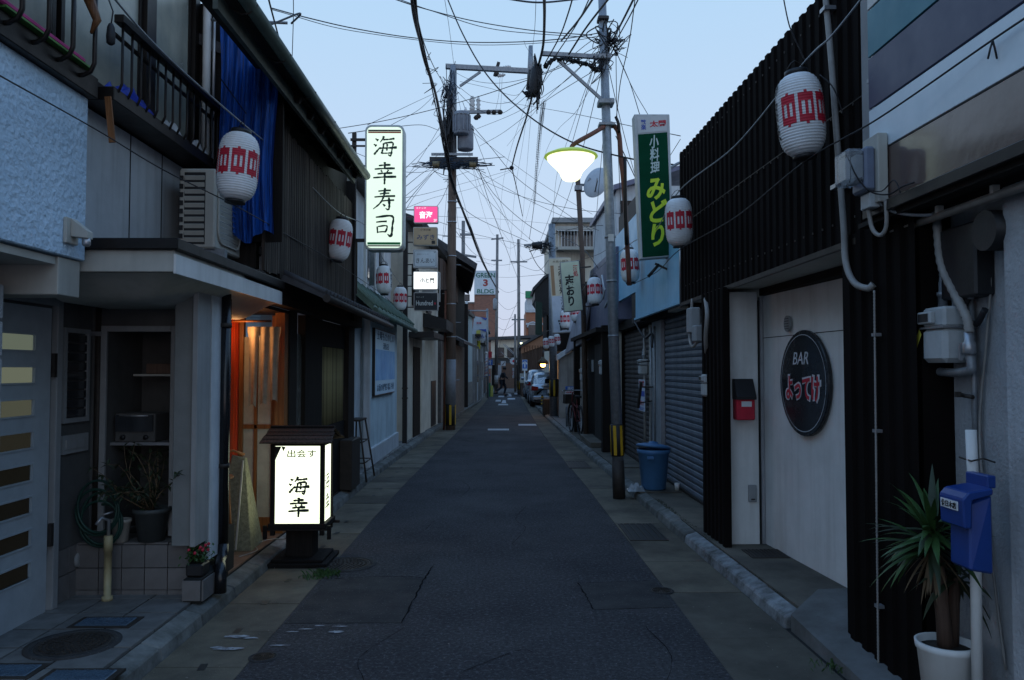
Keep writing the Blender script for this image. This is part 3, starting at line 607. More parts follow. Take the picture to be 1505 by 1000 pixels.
# upper windows
part('upper_window_wall', MB().box(-3.1,-2.46,2.0,6.12,3.26,4.9), m_dkwood, H1)
for (y0, y1, mt_) in ((2.5,3.28,m_curtain),(3.33,4.2,m_curtain),(4.25,5.2,m_curtain),(5.36,6.02,m_curtain)):
    w = part('window', MB().box(-2.46,-2.41,y0,y0+.035,3.27,4.8).box(-2.46,-2.41,y1-.035,y1,3.27,4.8).box(-2.46,-2.41,y0+.035,y1-.035,3.27,3.32).box(-2.46,-2.41,y0+.035,y1-.035,4.74,4.8), m_bronze, H1)
    mb = MB(); n = 60
    mb.add([(-2.443+.006*math.sin(i*.75), y0+.035+(y1-y0-.07)*i/n, z) for i in range(n+1) for z in (3.32,4.74)], [(i*2,i*2+2,i*2+3,i*2+1) for i in range(n)], True)
    part('curtain', mb, mt_, w)
    part('pane', MB().box(-2.426,-2.421,y0+.035,y1-.035,3.32,4.74), m_pane, w)
part('window_post', MB().box(-2.46,-2.38,5.21,5.35,3.26,4.9), m_bronze, H1); part('window_post', MB().box(-2.46,-2.38,6.03,6.12,3.26,4.9), m_bronze, H1)
part('white_downpipe', MB().tube([(-2.31,6.08,5),(-2.31,6.08,3.2)], .032, 12), m_white, H1)
part('white_downpipe', MB().tube([(-2.25,6.07,5),(-2.25,6.07,3.2)], .012, 8), m_alu, H1)
part('window_soffit', MB().box(-3.1,-2.2,2.0,6.12,4.85,4.9), m_siding, H1); part('eave_edge', MB().box(-2.22,-2.17,2.0,6.12,4.8,4.92), m_bronze, H1)
part('sheet_rod', MB().tube([(-2.25,6.0,4.31),(-1.66,6.0,4.29)], .012, 8), m_galv, H1)
# things lying on the balcony
def heap(c, sx, sy, sz, seed, n=16):
    mb = MB(); vs = []; fs = []
    for i in range(n+1):
        for j in range(n+1):
            u, v = i/n*2-1, j/n*2-1; e = max(0, 1-abs(u)**3)*max(0, 1-abs(v)**3)
            z = e*(.55+.7*noise.noise(Vector((u*2.2+seed, v*2.2, 0)))+.25*noise.noise(Vector((u*7+seed, v*7, 3))))
            vs.append((c[0]+u*sx, c[1]+v*sy, c[2]+max(z,0)*sz))
    fs = [(i*(n+1)+j, (i+1)*(n+1)+j, (i+1)*(n+1)+j+1, i*(n+1)+j+1) for i in range(n) for j in range(n)]
    return mb.add(vs, fs, True)
single('plastic_bag', 'bright blue crumpled plastic sheet lying on the balcony floor behind the railing', 'bag', heap((-2.32,4.85,3.24), .07, .3, .12, 2), mat('bag_blue', (.01,.05,.5), (.01,.03,.3), rough=.3, bump=.2))
single('plastic_bag', 'white crumpled plastic bag on the balcony right of the blue sheet', 'bag', heap((-2.32,5.42,3.24), .07, .16, .1, 5), mat('bag_white', (.6,.6,.6), (.4,.4,.4), rough=.35, bump=.2))
single('plastic_bag', 'small white bag at the far end of the balcony above the air conditioner', 'bag', heap((-2.32,5.93,3.24), .07, .12, .1, 9), MATS['bag_white'])
single('folded_mat', 'pink and green folded mat lying along the near balcony railing', 'mat', MB().box(-2.36,-2.27,3.5,4.25,3.27,3.30), mat('mat_pink', (.5,.04,.2), rough=.6), bevel=.008)
single('folded_mat', 'green mat under the pink one on the near balcony', 'mat', MB().box(-2.37,-2.265,3.55,4.32,3.26,3.27), mat('mat_green', (.1,.25,.06), rough=.6))
single('wooden_bracket', 'curved wooden hook strapped to the balcony corner above the plaster wall', 'bracket', MB().tube([(-2.24,4.2,3.62),(-2.2,4.22,3.5),(-2.22,4.2,3.42)], [.03,.022,.008], 6), m_honey)
single('wooden_bracket', 'short wooden strap hanging below the balcony corner', 'bracket', MB().bar((-2.25,4.45,3.16),(-2.23,4.47,2.9),.035,.012), m_honey)
bl = thing('small_lamp', 'little black outdoor bulb holder hanging from a cord by the balcony rail', 'lamp', (-2.18,4.33,3.4))
part('cord', MB().tube([(-2.2,4.33,3.68),(-2.17,4.33,3.6),(-2.18,4.33,3.52)], .004, 6), m_cable, bl)
part('socket', MB().lathe([(.012,3.53),(.02,3.51),(.024,3.46),(.022,3.42),(.01,3.41)], 14, (-2.18,4.33,0)), m_cable, bl)
# wall lamp
wl = thing('wall_lamp', 'small beige lamp bracket on the plaster wall corner', 'lamp', (-2.33,4.25,2.28))
part('plate', MB().box(-2.35,-2.33,4.2,4.32,2.28,2.42), m_fascia, wl, bevel=.004)
part('arm', MB().extr([(-2.33,4.24,2.42),(-2.33,4.24,2.32),(-2.24,4.24,2.31),(-2.24,4.24,2.35)], (0,.06,0)), m_fascia, wl, bevel=.003)
part('nozzle', MB().lathe([(.016,2.27),(.022,2.28),(.022,2.32)], 12, (-2.26,4.27,0)), m_alu, wl)
# canopy
CN = thing('entry_canopy', 'white box canopy with dark flashing over the left entry', 'canopy', (-2.1,5.4,2.15))
part('fascia', MB().prism([(-2.36,4.46),(-1.86,4.46),(-1.86,6.6),(-2.72,6.6),(-2.72,4.46)], 2.155, 2.28), m_fascia, CN, bevel=.004)
part('street_fascia', MB().box(-1.862,-1.848,4.452,6.61,2.145,2.255), m_white, CN)
part('flashing', MB().prism([(-2.38,4.43),(-1.83,4.43),(-1.83,6.63),(-2.73,6.63),(-2.73,4.43)], 2.28, 2.345), m_bronze, CN, bevel=.006)
sf = MB(); nx, ny = 24, 36
for j in range(ny+1):
    for i in range(nx+1):
        X_ = -1.87-.85*i/nx; Y_ = 4.47+2.11*j/ny; d_ = min(min(-1.87-X_, (Y_-4.47)*.8)/.34, 1); sf.v.append((X_, Y_, 2.152-.135*d_*d_*(3-2*d_)))
sf.f = [(j*(nx+1)+i, j*(nx+1)+i+1, (j+1)*(nx+1)+i+1, (j+1)*(nx+1)+i) for j in range(ny) for i in range(nx)]; sf.sm = [True]*len(sf.f)
part('soffit', sf, m_fascia, CN)
# air conditioner
AC = thing('air_conditioner', 'beige outdoor air conditioning unit standing on the entry canopy', 'air conditioner', (-2.18,5.95,2.42))
part('case', MB().box(-2.32,-2.06,5.62,6.28,2.47,3.05), m_fascia, AC, bevel=.012)
for i in range(10): part('louvre', MB().obox((-2.205,5.612,2.53+i*.05), (.14,.012,.03), Matrix.Rotation(R(25),3,'X')), m_fascia, AC)
part('louvre_recess', MB().box(-2.28,-2.13,5.616,5.622,2.5,3.02), m_black, AC)
for i in range(8): part('side_slot', MB().box(-2.315,-2.288,5.612,5.619,2.54+i*.06,2.575+i*.06), m_black, AC)
rg_ = rrect(5.9,2.76,.46,.48,.09,4); part('grille_ring', MB().tube([(-2.052,a_,b_) for a_,b_ in rg_+rg_[:1]], .009, 6), m_fascia, AC)
for i in range(11): part('grille_wire', MB().tube([(-2.048,5.72-.02,2.56+i*.04),(-2.035,5.88,2.56+i*.04),(-2.048,6.08,2.56+i*.04)], .003, 5), m_alu, AC)
for i in (5.66, 6.22): part('foot', MB().box(-2.36,-2.0,i,i+.05,2.35,2.47), m_galv, AC)
part('mount_frame', MB().box(-2.38,-1.95,5.6,5.63,2.345,2.38).box(-2.38,-1.95,6.3,6.33,2.345,2.38), m_galv, AC)
single('white_board', 'white upright board leaning behind the air conditioner beside the blue sheet', 'panel', MB().box(-2.1,-2.08,6.36,6.8,2.4,3.1), m_white)
for yy, nm in ((6.25,'nearer'),(6.75,'farther')): single('steel_upright', 'short galvanised upright on the canopy edge, the %s of two' % nm, 'bracket', MB().box(-1.92,-1.88,yy,yy+.03,2.34,2.62).box(-1.95,-1.92,yy-.01,yy+.04,2.34,2.5), m_galv, bevel=.002)
# blue sheet
bs = MB(); n = 60; m = 14; vs = []
for j in range(m+1):
    for i in range(n+1):
        u = i/n; v = j/m; fold = .035*math.sin(u*34+1.5*math.sin(v*3))+.02*math.sin(u*13+v*2)
        zt = 4.3; zb = 2.62+.05*math.sin(u*9)
        x = -2.19+.46*u*(1-.08*v)+.01*math.sin(v*7)
        vs.append((x, 6.02+fold*(.4+.6*v), zt+(zb-zt)*v-.1*u*(1-v)))
bs.add(vs, [(j*(n+1)+i, j*(n+1)+i+1, (j+1)*(n+1)+i+1, (j+1)*(n+1)+i) for j in range(m) for i in range(n)], True)
single('blue_sheet', 'translucent blue plastic sheet hanging in folds beside the balcony window', 'tarpaulin', bs, m_bluenet)
# entry clutter
OV = thing('toaster_oven', 'grey toaster oven on the shelf inside the dark entry niche', 'oven', (-2.58,5.65,1.09))
part('case', MB().box(-2.7,-2.42,5.52,5.8,1.09,1.29), m_entry, OV, bevel=.008); part('door', MB().box(-2.69,-2.43,5.505,5.52,1.165,1.28), m_glass, OV)
for x in (-2.64,-2.48): part('knob', MB().lathe([(.018,0),(.016,.015)],14).xf(Matrix.Translation((x,5.52,1.125))@Matrix.Rotation(R(90),4,'X')), m_black, OV)
part('handle', MB().tube([(-2.66,5.5,1.275),(-2.46,5.5,1.275)], .006, 6), m_alu, OV)
single('storage_box', 'low dark box on the upper shelf of the entry niche', 'box', MB().box(-2.58,-2.4,5.72,5.9,1.566,1.64), m_brown, bevel=.006)
def pot(x, y, z, r, h, label, mt, name='plant_pot'):
    t = thing(name, label, 'plant pot', (x,y,z))
    part('pot', MB().lathe([(r*.72,0),(r*.95,h*.86),(r*1.06,h*.87),(r*1.06,h),(r*.94,h),(r*.9,h*.85)], 28, (x,y,z)), mt, t)
    part('soil', MB().lathe([(r*.9,h*.86),(r*.9,h*.88)], 20, (x,y,z)), m_soil, t); return t
pot(-2.55,5.33,.445,.062,.15,'small beige plant pot standing on the tiled plinth', m_fascia)
P2 = pot(-2.36,5.36,.445,.115,.22,'large dark plant pot on the tiled plinth beside the beige pot', mat('pot_dark', (.06,.07,.07), rough=.6))
lf = MB().add([(0,0,0),(.012,.02,.004),(0,.055,0),(-.012,.02,.004)], [(0,1,2,3)]).mesh('leaf', m_leafdk)
sp_t = thing('twiggy_shrub', 'sparse twiggy shrub growing from the large dark pot', 'plant', (-2.36,5.36,.64))
tw = MB(); tips = []
for i in range(16):
    a = rnd.uniform(0,6.28); p0 = Vector((-2.36,5.36,.63)); d = Vector((math.cos(a)*.5-.25, math.sin(a)*.35-.1, rnd.uniform(.5,1.1))).normalized(); pts = [p0]
    for s in range(6):
        d = (d+Vector((rnd.gauss(0,.25),rnd.gauss(0,.2),rnd.gauss(0,.2)-.06*s))).normalized(); pts.append(pts[-1]+d*.085); tips.append(pts[-1])
    tw.tube(pts, [.006-.0008*k for k in range(7)], 5)
part('twig', tw, m_drybrown, sp_t, kind='stuff')
lv = MB()
for p in tips:
    for q in range(4):
        a = rnd.uniform(0,6.28); t_ = Matrix.Translation(p) @ Matrix.Rotation(a,4,'Z') @ Matrix.Rotation(rnd.uniform(-.9,.9),4,'X')
        lv.add([t_ @ Vector(v) for v in ((0,0,0),(.011,.02,.004),(0,.055,-.005),(-.011,.02,.004))], [(0,1,2,3)])
part('foliage', lv, m_leafdk, sp_t, kind='stuff')
HS = thing('garden_hose', 'dark green garden hose coiled on the tap pipe by the entry plinth', 'hose', (-2.6,5.2,.5))
pts = []
for i in range(110):
    a = i/110*2*math.pi*4.3; r_ = .13+.012*math.sin(i*.37); pts.append((-2.66+r_*math.cos(a)+.02*i/110, 5.2-.015*(i%26)/26*.5+.0006*i, .72+r_*1.15*math.sin(a)-.0016*i))
part('coil', MB().tube(pts, .009, 6), mat('hose_green', (.012,.05,.038), rough=.5), HS)
TP = thing('tap_pipe', 'pale standpipe with tap in front of the tiled plinth', 'tap', (-2.55,5.16,.1))
part('pipe', MB().lathe([(.034,.1),(.034,.13),(.022,.13),(.024,.42),(.027,.42),(.027,.52)], 14, (-2.55,5.16,0)), mat('pipe_beige', (.42,.36,.2), rough=.5), TP)
part('tap', MB().tube([(-2.55,5.16,.52),(-2.55,5.16,.62),(-2.58,5.12,.64),(-2.6,5.1,.6)], .012, 8).tube([(-2.57,5.13,.66),(-2.53,5.17,.67)], .007, 6), m_alu, TP)
single('round_vent', 'round grey vent cap low on the entry side wall', 'vent', MB().lathe([(.05,0),(.05,.012),(.035,.02)], 20).xf(Matrix.Translation((-2.82,5.3,.33))@Matrix.Rotation(R(90),4,'Y')), m_siding)
# small flower pot & black downpipe
FP = thing('flower_pot', 'small pot of red flowers on the low step by the black drainpipe', 'plant pot', (-1.99,5.25,.25))
part('pot', MB().box(-2.05,-1.94,5.16,5.3,.25,.33), m_black, FP, bevel=.01)
fv = MB()
for i in range(240):
    p = Vector((-1.995+rnd.gauss(0,.035),5.23+rnd.gauss(0,.04),.36+rnd.uniform(-.02,.07))); a = rnd.uniform(0,6.28); t_ = Matrix.Translation(p)@Matrix.Rotation(a,4,'Z')@Matrix.Rotation(rnd.uniform(-1,1),4,'X')
    fv.add([t_@Vector(v) for v in ((0,0,0),(.009,.012,.003),(0,.028,0),(-.009,.012,.003))], [(0,1,2,3)])
part('foliage', fv, m_leaf, FP, kind='stuff')
fr = MB()
for i in range(9):
    p = Vector((-1.97+rnd.gauss(0,.03),5.21+rnd.gauss(0,.03),.42+rnd.uniform(-.02,.03))); fr.ball(p, .011, 4)
part('flower', fr, mat('flower_red', (.5,.02,.05), rough=.5, bump=0), FP, kind='stuff')
DP = thing('black_drainpipe', 'glossy black drainpipe between the entry column and the restaurant', 'drainpipe', (-1.97,5.66,.1))
m_gloss = mat('black_gloss', (.012,.012,.014), rough=.22, bump=.03)
part('pipe', MB().tube([(-1.97,5.62,2.3),(-1.97,5.62,.35)], .035, 14), m_gloss, DP)
part('elbow', MB().tube([(-1.97,5.62,.36),(-1.965,5.6,.28),(-1.93,5.45,.26),(-1.895,5.36,.25),(-1.885,5.34,.2),(-1.885,5.34,.1)], .04, 14), m_gloss, DP)
part('clamp', MB().lathe([(.042,.9),(.042,.93)],14,(-1.97,5.62,0)).lathe([(.042,1.9),(.042,1.93)],14,(-1.97,5.62,0)), m_iron, DP)
# ================================================================ SUSHI RESTAURANT (dark timber house)
S = thing('sushi_restaurant', 'dark timber restaurant with boarded upper floor and warm lit porch on the left', 'restaurant', (-2.5, 8.5, .1))
# upper floor boards
part('upper_wall', MB().box(-4,-1.93,6.16,9.75,2.4,4.05), m_dkwood, S)
y = 6.12; k = 0
while y < 9.7:
    w = rnd.choice((.05,.06,.045)); h = 3.66+rnd.uniform(-.015,.015)+(.05 if y < 6.8 else 0)
    mb = MB().box(-.012,.012,-w/2,w/2,0,h-2.38)
    o = part('wall_board', MB().box(-1.875,-1.85,y,y+w,2.38+rnd.uniform(-.02,.02),h), m_wood, S); o.rotation_euler = (0,0,0)
    y += w+rnd.uniform(.008,.02)
part('gable_filler', MB().extr([(-1.7,6.12,3.72),(-4.5,6.12,5.05),(-4.5,6.12,3.72)], (0,.012,0)), m_dkwood, S); part('side_wall', MB().box(-3.1,-2.06,6.13,6.155,2.6,4.5).box(-2.06,-1.72,6.13,6.155,2.6,3.86), m_dkwood, S)
part('board_rail', MB().box(-1.89,-1.878,6.1,9.7,3.5,3.56).box(-1.89,-1.878,6.1,9.7,2.5,2.56), m_dkwoody, S)
part('end_post', MB().box(-1.93,-1.82,9.7,9.8,2.2,3.95), m_dkwood, S)
# main roof over the boarded floor
rf = part('roof', MB().extr([(-1.56,6.1,3.80),(-4.5,6.1,5.1),(-4.5,6.1,5.18),(-1.54,6.1,3.88)], (0,2.75,0)), m_roof, S)
part('soffit', MB().extr([(-1.58,6.15,3.77),(-2.6,6.15,4.22),(-2.6,6.15,4.25),(-1.58,6.15,3.79)], (0,2.7,0)), m_dkwoody, S)
part('fascia_board', MB().box(-1.68,-1.65,4.5,8.8,3.70,3.80), mat('fascia_green_grey', (.10,.12,.10), (.05,.06,.05), rough=.6, streak=.3), S)
part('gutter', MB().tube([(-1.53,4.4,3.82),(-1.53,8.85,3.80)], .045, 12), mat('gutter_green', (.085,.12,.10), (.05,.07,.06), rough=.4), S)
part('eave_board', MB().extr([(-1.57,4.5,3.79),(-1.92,4.5,3.95),(-1.92,4.5,3.97),(-1.57,4.5,3.82)], (0,1.6,0)), m_dkwoody, S)
for i in range(7): part('rafter', MB().bar((-1.6,6.2+.41*i,3.75),(-2.5,6.2+.41*i,4.15),.045,.06), m_dkwood, S)
for i in range(6): part('gutter_hook', MB().tube([(-1.65,4.7+.75*i,3.8),(-1.58,4.7+.75*i,3.76),(-1.53,4.7+.75*i,3.765),(-1.48,4.7+.75*i,3.82)], .006, 5), m_iron, S)
# lean-to tile roof above the ground floor
lt = part('lean_to_roof', MB().extr([(-1.88,6.63,2.42),(-1.5,6.63,2.24),(-1.5,6.63,2.2),(-1.88,6.63,2.36)], (0,3.9,0)), m_roof, S)
rtm = MB().tube([(-.19,0,.09),(.19,0,-.09)], .035, 6).mesh('ridge_tile', m_roof)
for i in range(26): piece('ridge_tile', rtm, lt, (-1.69, 6.7+i*.15, 2.345))
part('eave_gutter', MB().tube([(-1.47,6.6,2.2),(-1.47,10.5,2.17)], .035, 10), m_iron, S)
part('eave_beam', MB().box(-1.98,-1.86,5.68,10.5,2.15,2.36), m_dkwoody, S)
# ground floor front
part('corner_post', MB().box(-2.08,-1.985,5.68,5.78,.1,2.15), m_dkwood, S)
part('porch_ceiling', MB().box(-3.2,-2.0,5.66,7.5,2.12,2.15), m_dkwoody, S)
y = 6.06
while y < 7.25:
    part('porch_plank', MB().box(-2.46,-2.42-rnd.uniform(0,.008),y,y+.085,.1,2.12), m_orange, S, bevel=.004); y += .09
part('porch_end_frame', MB().box(-2.42,-2.38,7.26,7.32,.1,2.1).box(-2.12,-2.08,7.26,7.32,.1,2.1).box(-2.28,-2.25,7.27,7.31,.1,1.9).box(-2.38,-2.12,7.27,7.31,1.05,1.09).box(-2.38,-2.12,7.27,7.31,.1,.24), m_honey, S, bevel=.003)
part('porch_glass', MB().box(-2.38,-2.12,7.288,7.292,.24,1.9), mat('door_glass', (.35,.36,.33), (.25,.26,.24), rough=.15, bump=.05), S)
part('end_jamb', MB().box(-2.08,-1.99,7.22,7.34,.1,2.12), m_honey, S)
# noren strips
for i, (x0, w, zb) in enumerate(((-2.21,.085,1.26),(-2.115,.09,1.27),(-2.02,.085,1.3))):
    mb = MB(); n = 8; m = 14; vs = []
    for j in range(m+1):
        v = j/m; ww = w*(1-.25*v)+(.02 if v < .1 else 0)
        for q in range(n+1):
            u = q/n; vs.append((x0+(u-.5)*ww, 7.0+.012*math.sin(u*7+i)+.01*math.sin(v*4+i), 1.98+(zb-1.98)*v-(.03*(1-abs(2*u-1)**2)*-1 if v == 1 else 0)))
    mb.add(vs, [(j*(n+1)+q, j*(n+1)+q+1, (j+1)*(n+1)+q+1, (j+1)*(n+1)+q) for j in range(m) for q in range(n)], True)
    if i == 0: NR = thing('noren_curtain', 'three pale linen noren strips hanging in the lit restaurant porch', 'curtain', (-2.25,7.0,2.03)); part('rod', MB().tube([(-2.42,7.0,2.03),(-2.05,7.0,2.03)], .01, 8), m_honey, NR)
    part('strip', mb, mat('linen', (.30,.25,.18), (.2,.17,.12), rough=.95, scale=9, bump=.4, bscale=200), NR)
# porch lamp
m_bulb = lamp_mat('porch_bulb_light', (1,.62,.26), 60)
for i, (x, yy, z) in enumerate(((-2.3,6.55,1.98),(-2.36,6.75,2.06))):
    pl = thing('porch_lamp', 'warm bulb under the porch ceiling of the restaurant, %s' % ('the lower and brighter one' if i == 0 else 'the smaller upper one'), 'lamp', (x,yy,z))
    part('bulb', MB().ball((x,yy,z), .014 if i == 0 else .008, 8), m_bulb, pl); part('holder', MB().lathe([(.02,.0),(.025,.03),(.008,.05)], 12, (x,yy,z+.012)), m_alu, pl)
pd = bpy.data.lights.new('porch_lamp_light', 'POINT'); pd.energy = 3.6; pd.color = (1,.48,.18); pd.shadow_soft_size = .05
po = bpy.data.objects.new('porch_lamp_light', pd); col.objects.link(po); po.location = (-2.31,6.9,1.93)
RO = thing('round_stool', 'small bentwood stool standing in the restaurant porch', 'stool', (-2.28,6.35,.1))
part('seat', MB().lathe([(.12,.0),(.13,.012),(.12,.025)], 24, (-2.28,6.35,.72)), m_honey, RO)
for a in (45,135,225,315): part('leg', MB().tube([(-2.28+.09*math.cos(R(a)),6.35+.09*math.sin(R(a)),.72),(-2.28+.13*math.cos(R(a)),6.35+.13*math.sin(R(a)),.1)], .012, 6), m_honey, RO)
# front beyond the porch
part('front_post', MB().box(-2.06,-1.98,7.36,7.62,.1,2.15), m_dkwood, S)
part('narrow_window', MB().box(-2.04,-2.02,7.62,7.95,.75,1.95), mat('window_dim', (.12,.12,.11), rough=.15, bump=.05), S)
part('front_post', MB().box(-2.06,-1.98,7.95,8.7,.1,2.15), m_dkwood, S)
parts('front_panel', [MB().box(-2.06,-2.0,8.7,10.05,.1,.95), MB().box(-2.06,-2.0,8.7,10.05,1.86,2.15)], m_dkwood, S)
rw = part('reed_window', MB().box(-2.04,-2.02,8.74,9.98,.95,1.86), m_dkwood, S)
rm_ = MB().tube([(0,0,0),(0,0,.9)], .011, 5).mesh('reed', m_reed)
for i in range(52): piece('reed', rm_, rw, (-2.012, 8.76+i*.0235, .955))
part('front_post', MB().box(-2.06,-1.95,10.05,10.45,.1,2.2), m_dkwood, S)
part('side_return', MB().box(-3.2,-2.15,10.45,12.2,.1,2.4), m_white2, S)
part('coiled_hose', MB().tube([(-2.0+.02*math.sin(i), 10.3+.09*math.cos(i*.8)+.0, 2.0-.007*i+.04*math.sin(i*.8)) for i in range(30)], .01, 5), m_cable, S)
# grey box + trestle stool
single('metal_box', 'dark grey cabinet box beside the folding trestle on the left pavement', 'box', MB().box(-2.0,-1.78-.06,9.75,10.3,.1,.72), m_iron, bevel=.01)
T = thing('trestle_stool', 'dark tall metal trestle stool against the pale blue wall', 'stool', (-1.9,10.75,.1))
for (x0, x1) in ((-2.02,-1.88),):
    c = [(-2.06,10.5),(-1.84,10.5),(-1.84,11.15),(-2.06,11.15)]
tp = [(-2.02,10.55),(-1.9,10.55),(-1.9,11.0),(-2.02,11.0)]; bt = [(-2.05,10.45),(-1.78,10.45),(-1.78,11.1),(-2.05,11.1)]
for a, b in zip(tp, bt): part('leg', MB().tube([(a[0],a[1],.92),(b[0],b[1],.1)], .013, 6), m_iron, T)
part('seat', MB().box(-2.04,-1.88,10.53,11.02,.9,.925), m_iron, T)
for h in (.35,.62): 
    f = (h-.1)/.82; q = [(b[0]+(a[0]-b[0])*f, b[1]+(a[1]-b[1])*f, h) for a, b in zip(tp, bt)]
    for i in range(4): part('rung', MB().tube([q[i], q[(i+1)%4]], .009, 6), m_iron, T)
# A-frame board seen from behind
A = thing('a_frame_board', 'weathered fabric covered A-frame board standing back to the street in the porch', 'sign board', (-2.16,6.6,.1))
m_af = mat('a_frame_cover', (.24,.23,.15), (.12,.115,.075), rough=.95, scale=40, bump=1, bscale=120)
zt, zb = .83, .1
def af(px, py, Y): return at(px, py, Y)
pA = [(-2.37,6.48,.1),(-2.05,6.52,.1),(-2.14,6.6,.86),(-2.245,6.59,.885)]
part('front_leaf', MB().extr(pA, (-.012,.03,0)), m_af, A, bevel=.006)
part('side_leaf', MB().extr([(-2.05,6.52,.1),(-2.07,6.9,.1),(-2.135,6.64,.86),(-2.14,6.6,.86)], (-.015,0,0)), m_af, A, bevel=.004)
part('frame_rib', MB().bar((-2.17,6.49,.12),(-2.15,6.585,.84),.012,.012), m_fascia, A)
part('handle', MB().tube([(-2.15,6.62,.885),(-2.24,6.6,.92),(-2.33,6.58,.9)], .012, 6), m_honey, A)
# lit box sign
L = thing('lit_box_sign', 'glowing white standing box sign with little board roof and black brush letters', 'box sign', (-1.655,6.6,0))
x0, x1, y0, y1 = -1.86,-1.45,6.43,6.76
m_lit = lamp_mat('box_sign_light', (.92,1.0,.74), 1.35)
part('base', MB().box(-1.90,-1.40,6.36,6.86,.0,.035).box(-1.86,-1.44,6.4,6.82,.035,.06), m_dkwood, L, bevel=.005)
part('pedestal', MB().box(-1.765,-1.545,6.5,6.7,.06,.31), m_dkwood, L, bevel=.004)
part('lower_frame', MB().box(x0-.03,x1+.03,y0-.02,y1+.02,.305,.345), m_dkwood, L, bevel=.004)
for x in (x0+.005,x1-.005): 
    for yy in (y0+.005,y1-.005): part('corner_post', MB().box(x-.017,x+.017,yy-.017,yy+.017,.25,.985), m_dkwood, L)
part('rail', MB().box(x0-.07,x1+.07,y0-.015,y0+.015,.29,.31).box(x0-.07,x1+.07,y1-.015,y1+.015,.29,.31), m_dkwoody, L)
for x in (x0-.055,x1+.055): part('peg', MB().box(x-.014,x+.014,y0-.02,y0+.01,.22,.33), m_dkwood, L)
part('glow_panel', MB().box(x0+.022,x1-.022,y0+.004,y0+.01,.345,.975), m_lit, L); part('glow_panel', MB().box(x1-.01,x1-.004,y0+.022,y1-.022,.345,.975), m_lit, L)
part('glow_panel', MB().box(x0+.022,x1-.022,y1-.01,y1-.004,.345,.975), m_lit, L); part('glow_panel', MB().box(x0+.004,x0+.01,y0+.022,y1-.022,.345,.975), m_lit, L)
part('upper_frame', MB().box(x0-.01,x1+.01,y0-.01,y1+.01,.975,1.0), m_dkwood, L)
part('torn_corner', MB().add([(x0+.022,y0+.002,.97),(x0+.07,y0+.002,.97),(x0+.022,y0+.002,.86)], [(0,2,1)]).add([(x0+.07,y0,.972),(x0+.105,y0,.965),(x0+.085,y0,.93)], [(0,2,1)]), m_ink, L)
rb = part('sign_roof', MB().extr([(x0-.05,y0-.05,1.0),(x1+.05,y0-.05,1.0),(x1+.02,(y0+y1)/2,1.09),(x0-.02,(y0+y1)/2,1.09)], (0,.02,.012)).extr([(x0-.05,y1+.05,1.0),(x1+.05,y1+.05,1.0),(x1+.02,(y0+y1)/2,1.09),(x0-.02,(y0+y1)/2,1.09)], (0,-.02,.012)), m_wood, L)
for sgn in (-1, 1):
    for i in range(4):
        f = i/4; yy = (y0-.07+(.17+.06)*f) if sgn < 0 else (y1+.07-.23*f); z = 1.0+.098*f
        part('roof_board', MB().obox(((x0+x1)/2+rnd.uniform(-.006,.006), yy, z+.018), (x1-x0+.17-.05*f, .075, .012), Matrix.Rotation(R(-sgn*18),3,'X')), m_wood, L, bevel=.003)
part('roof_ridge', MB().box(x0-.06,x1+.06,(y0+y1)/2-.03,(y0+y1)/2+.03,1.108,1.128), m_dkwood, L, bevel=.004)
m_inkg = mat('ink_green_black', (.006,.02,.015), rough=.5, bump=0)
brush('海幸', (-1.645,y0+.003,.565), (1,0,0), (0,0,1), .325, .175, m_inkg, L, fat=1.8)
text('出会す', (-1.625,y0+.003,.912), (1,0,0), (0,0,1), .062, mat('ink_green', (.10,.20,.02), bump=0), L, w=.235, bold=.012, name='small_lettering')
brush('海幸', (x1-.003,6.6,.58), (0,1,0), (0,0,1), .33, .16, m_inkg, L, fat=1.3)
part('power_cord', MB().tube(spline([(-1.8,6.72,.3),(-1.84,6.8,.18),(-1.9,6.95,.11),(-2.0,6.9,.12),(-2.08,6.7,.12),(-2.0,6.5,.115),(-2.08,6.3,.11)]), .004, 5), m_pipe, L)

# ================================================================ SUSHI SIGN on brackets
G = thing('hanging_sign', 'tall lit white sign with four black brush characters above the left eaves', 'sign', (-1.455,9.8,3.08))
fr = rrect(-1.455, 3.87, .49, 1.58, .075)
part('case', MB().extr([(x,9.7,z) for x,z in fr], (0,.2,0)), mat('sign_case', (.48,.52,.50), rough=.4), G, bevel=.006)
m_lit2 = lamp_mat('hanging_sign_light', (.78,.97,.82), .82)
fc = rrect(-1.455, 3.87, .44, 1.52, .06)
part('face', MB().extr([(x,9.694,z) for x,z in fc], (0,.003,0)), m_lit2, G); part('face', MB().extr([(x,9.903,z) for x,z in fc], (0,.003,0)), m_lit2, G)
for z, h, m_ in ((4.585,.02,m_ink),(4.562,.018,mat('stripe_orange', (.55,.09,.03), bump=0)),(3.165,.03,mat('stripe_green', (.02,.32,.09), bump=0)),(3.135,.016,m_ink)):
    part('stripe', MB().box(-1.455-.205,-1.455+.205,9.69,9.6935,z-h/2,z+h/2), m_, G)
brush('海幸寿司', (-1.45,9.6935,3.885), (1,0,0), (0,0,1), 1.27, .30, mat('sign_ink', (.01,.04,.03), bump=0), G, fat=1.3, gap=1.22)
parts('bracket', [MB().bar((-1.9,9.8,4.5),(-1.7,9.8,4.5),.03), MB().bar((-1.9,9.8,4.42),(-1.7,9.8,4.42),.02), MB().bar((-1.9,9.8,3.22),(-1.7,9.8,3.22),.04), MB().bar((-1.86,9.84,2.3),(-1.86,9.84,4.6),.05)], m_iron, G)
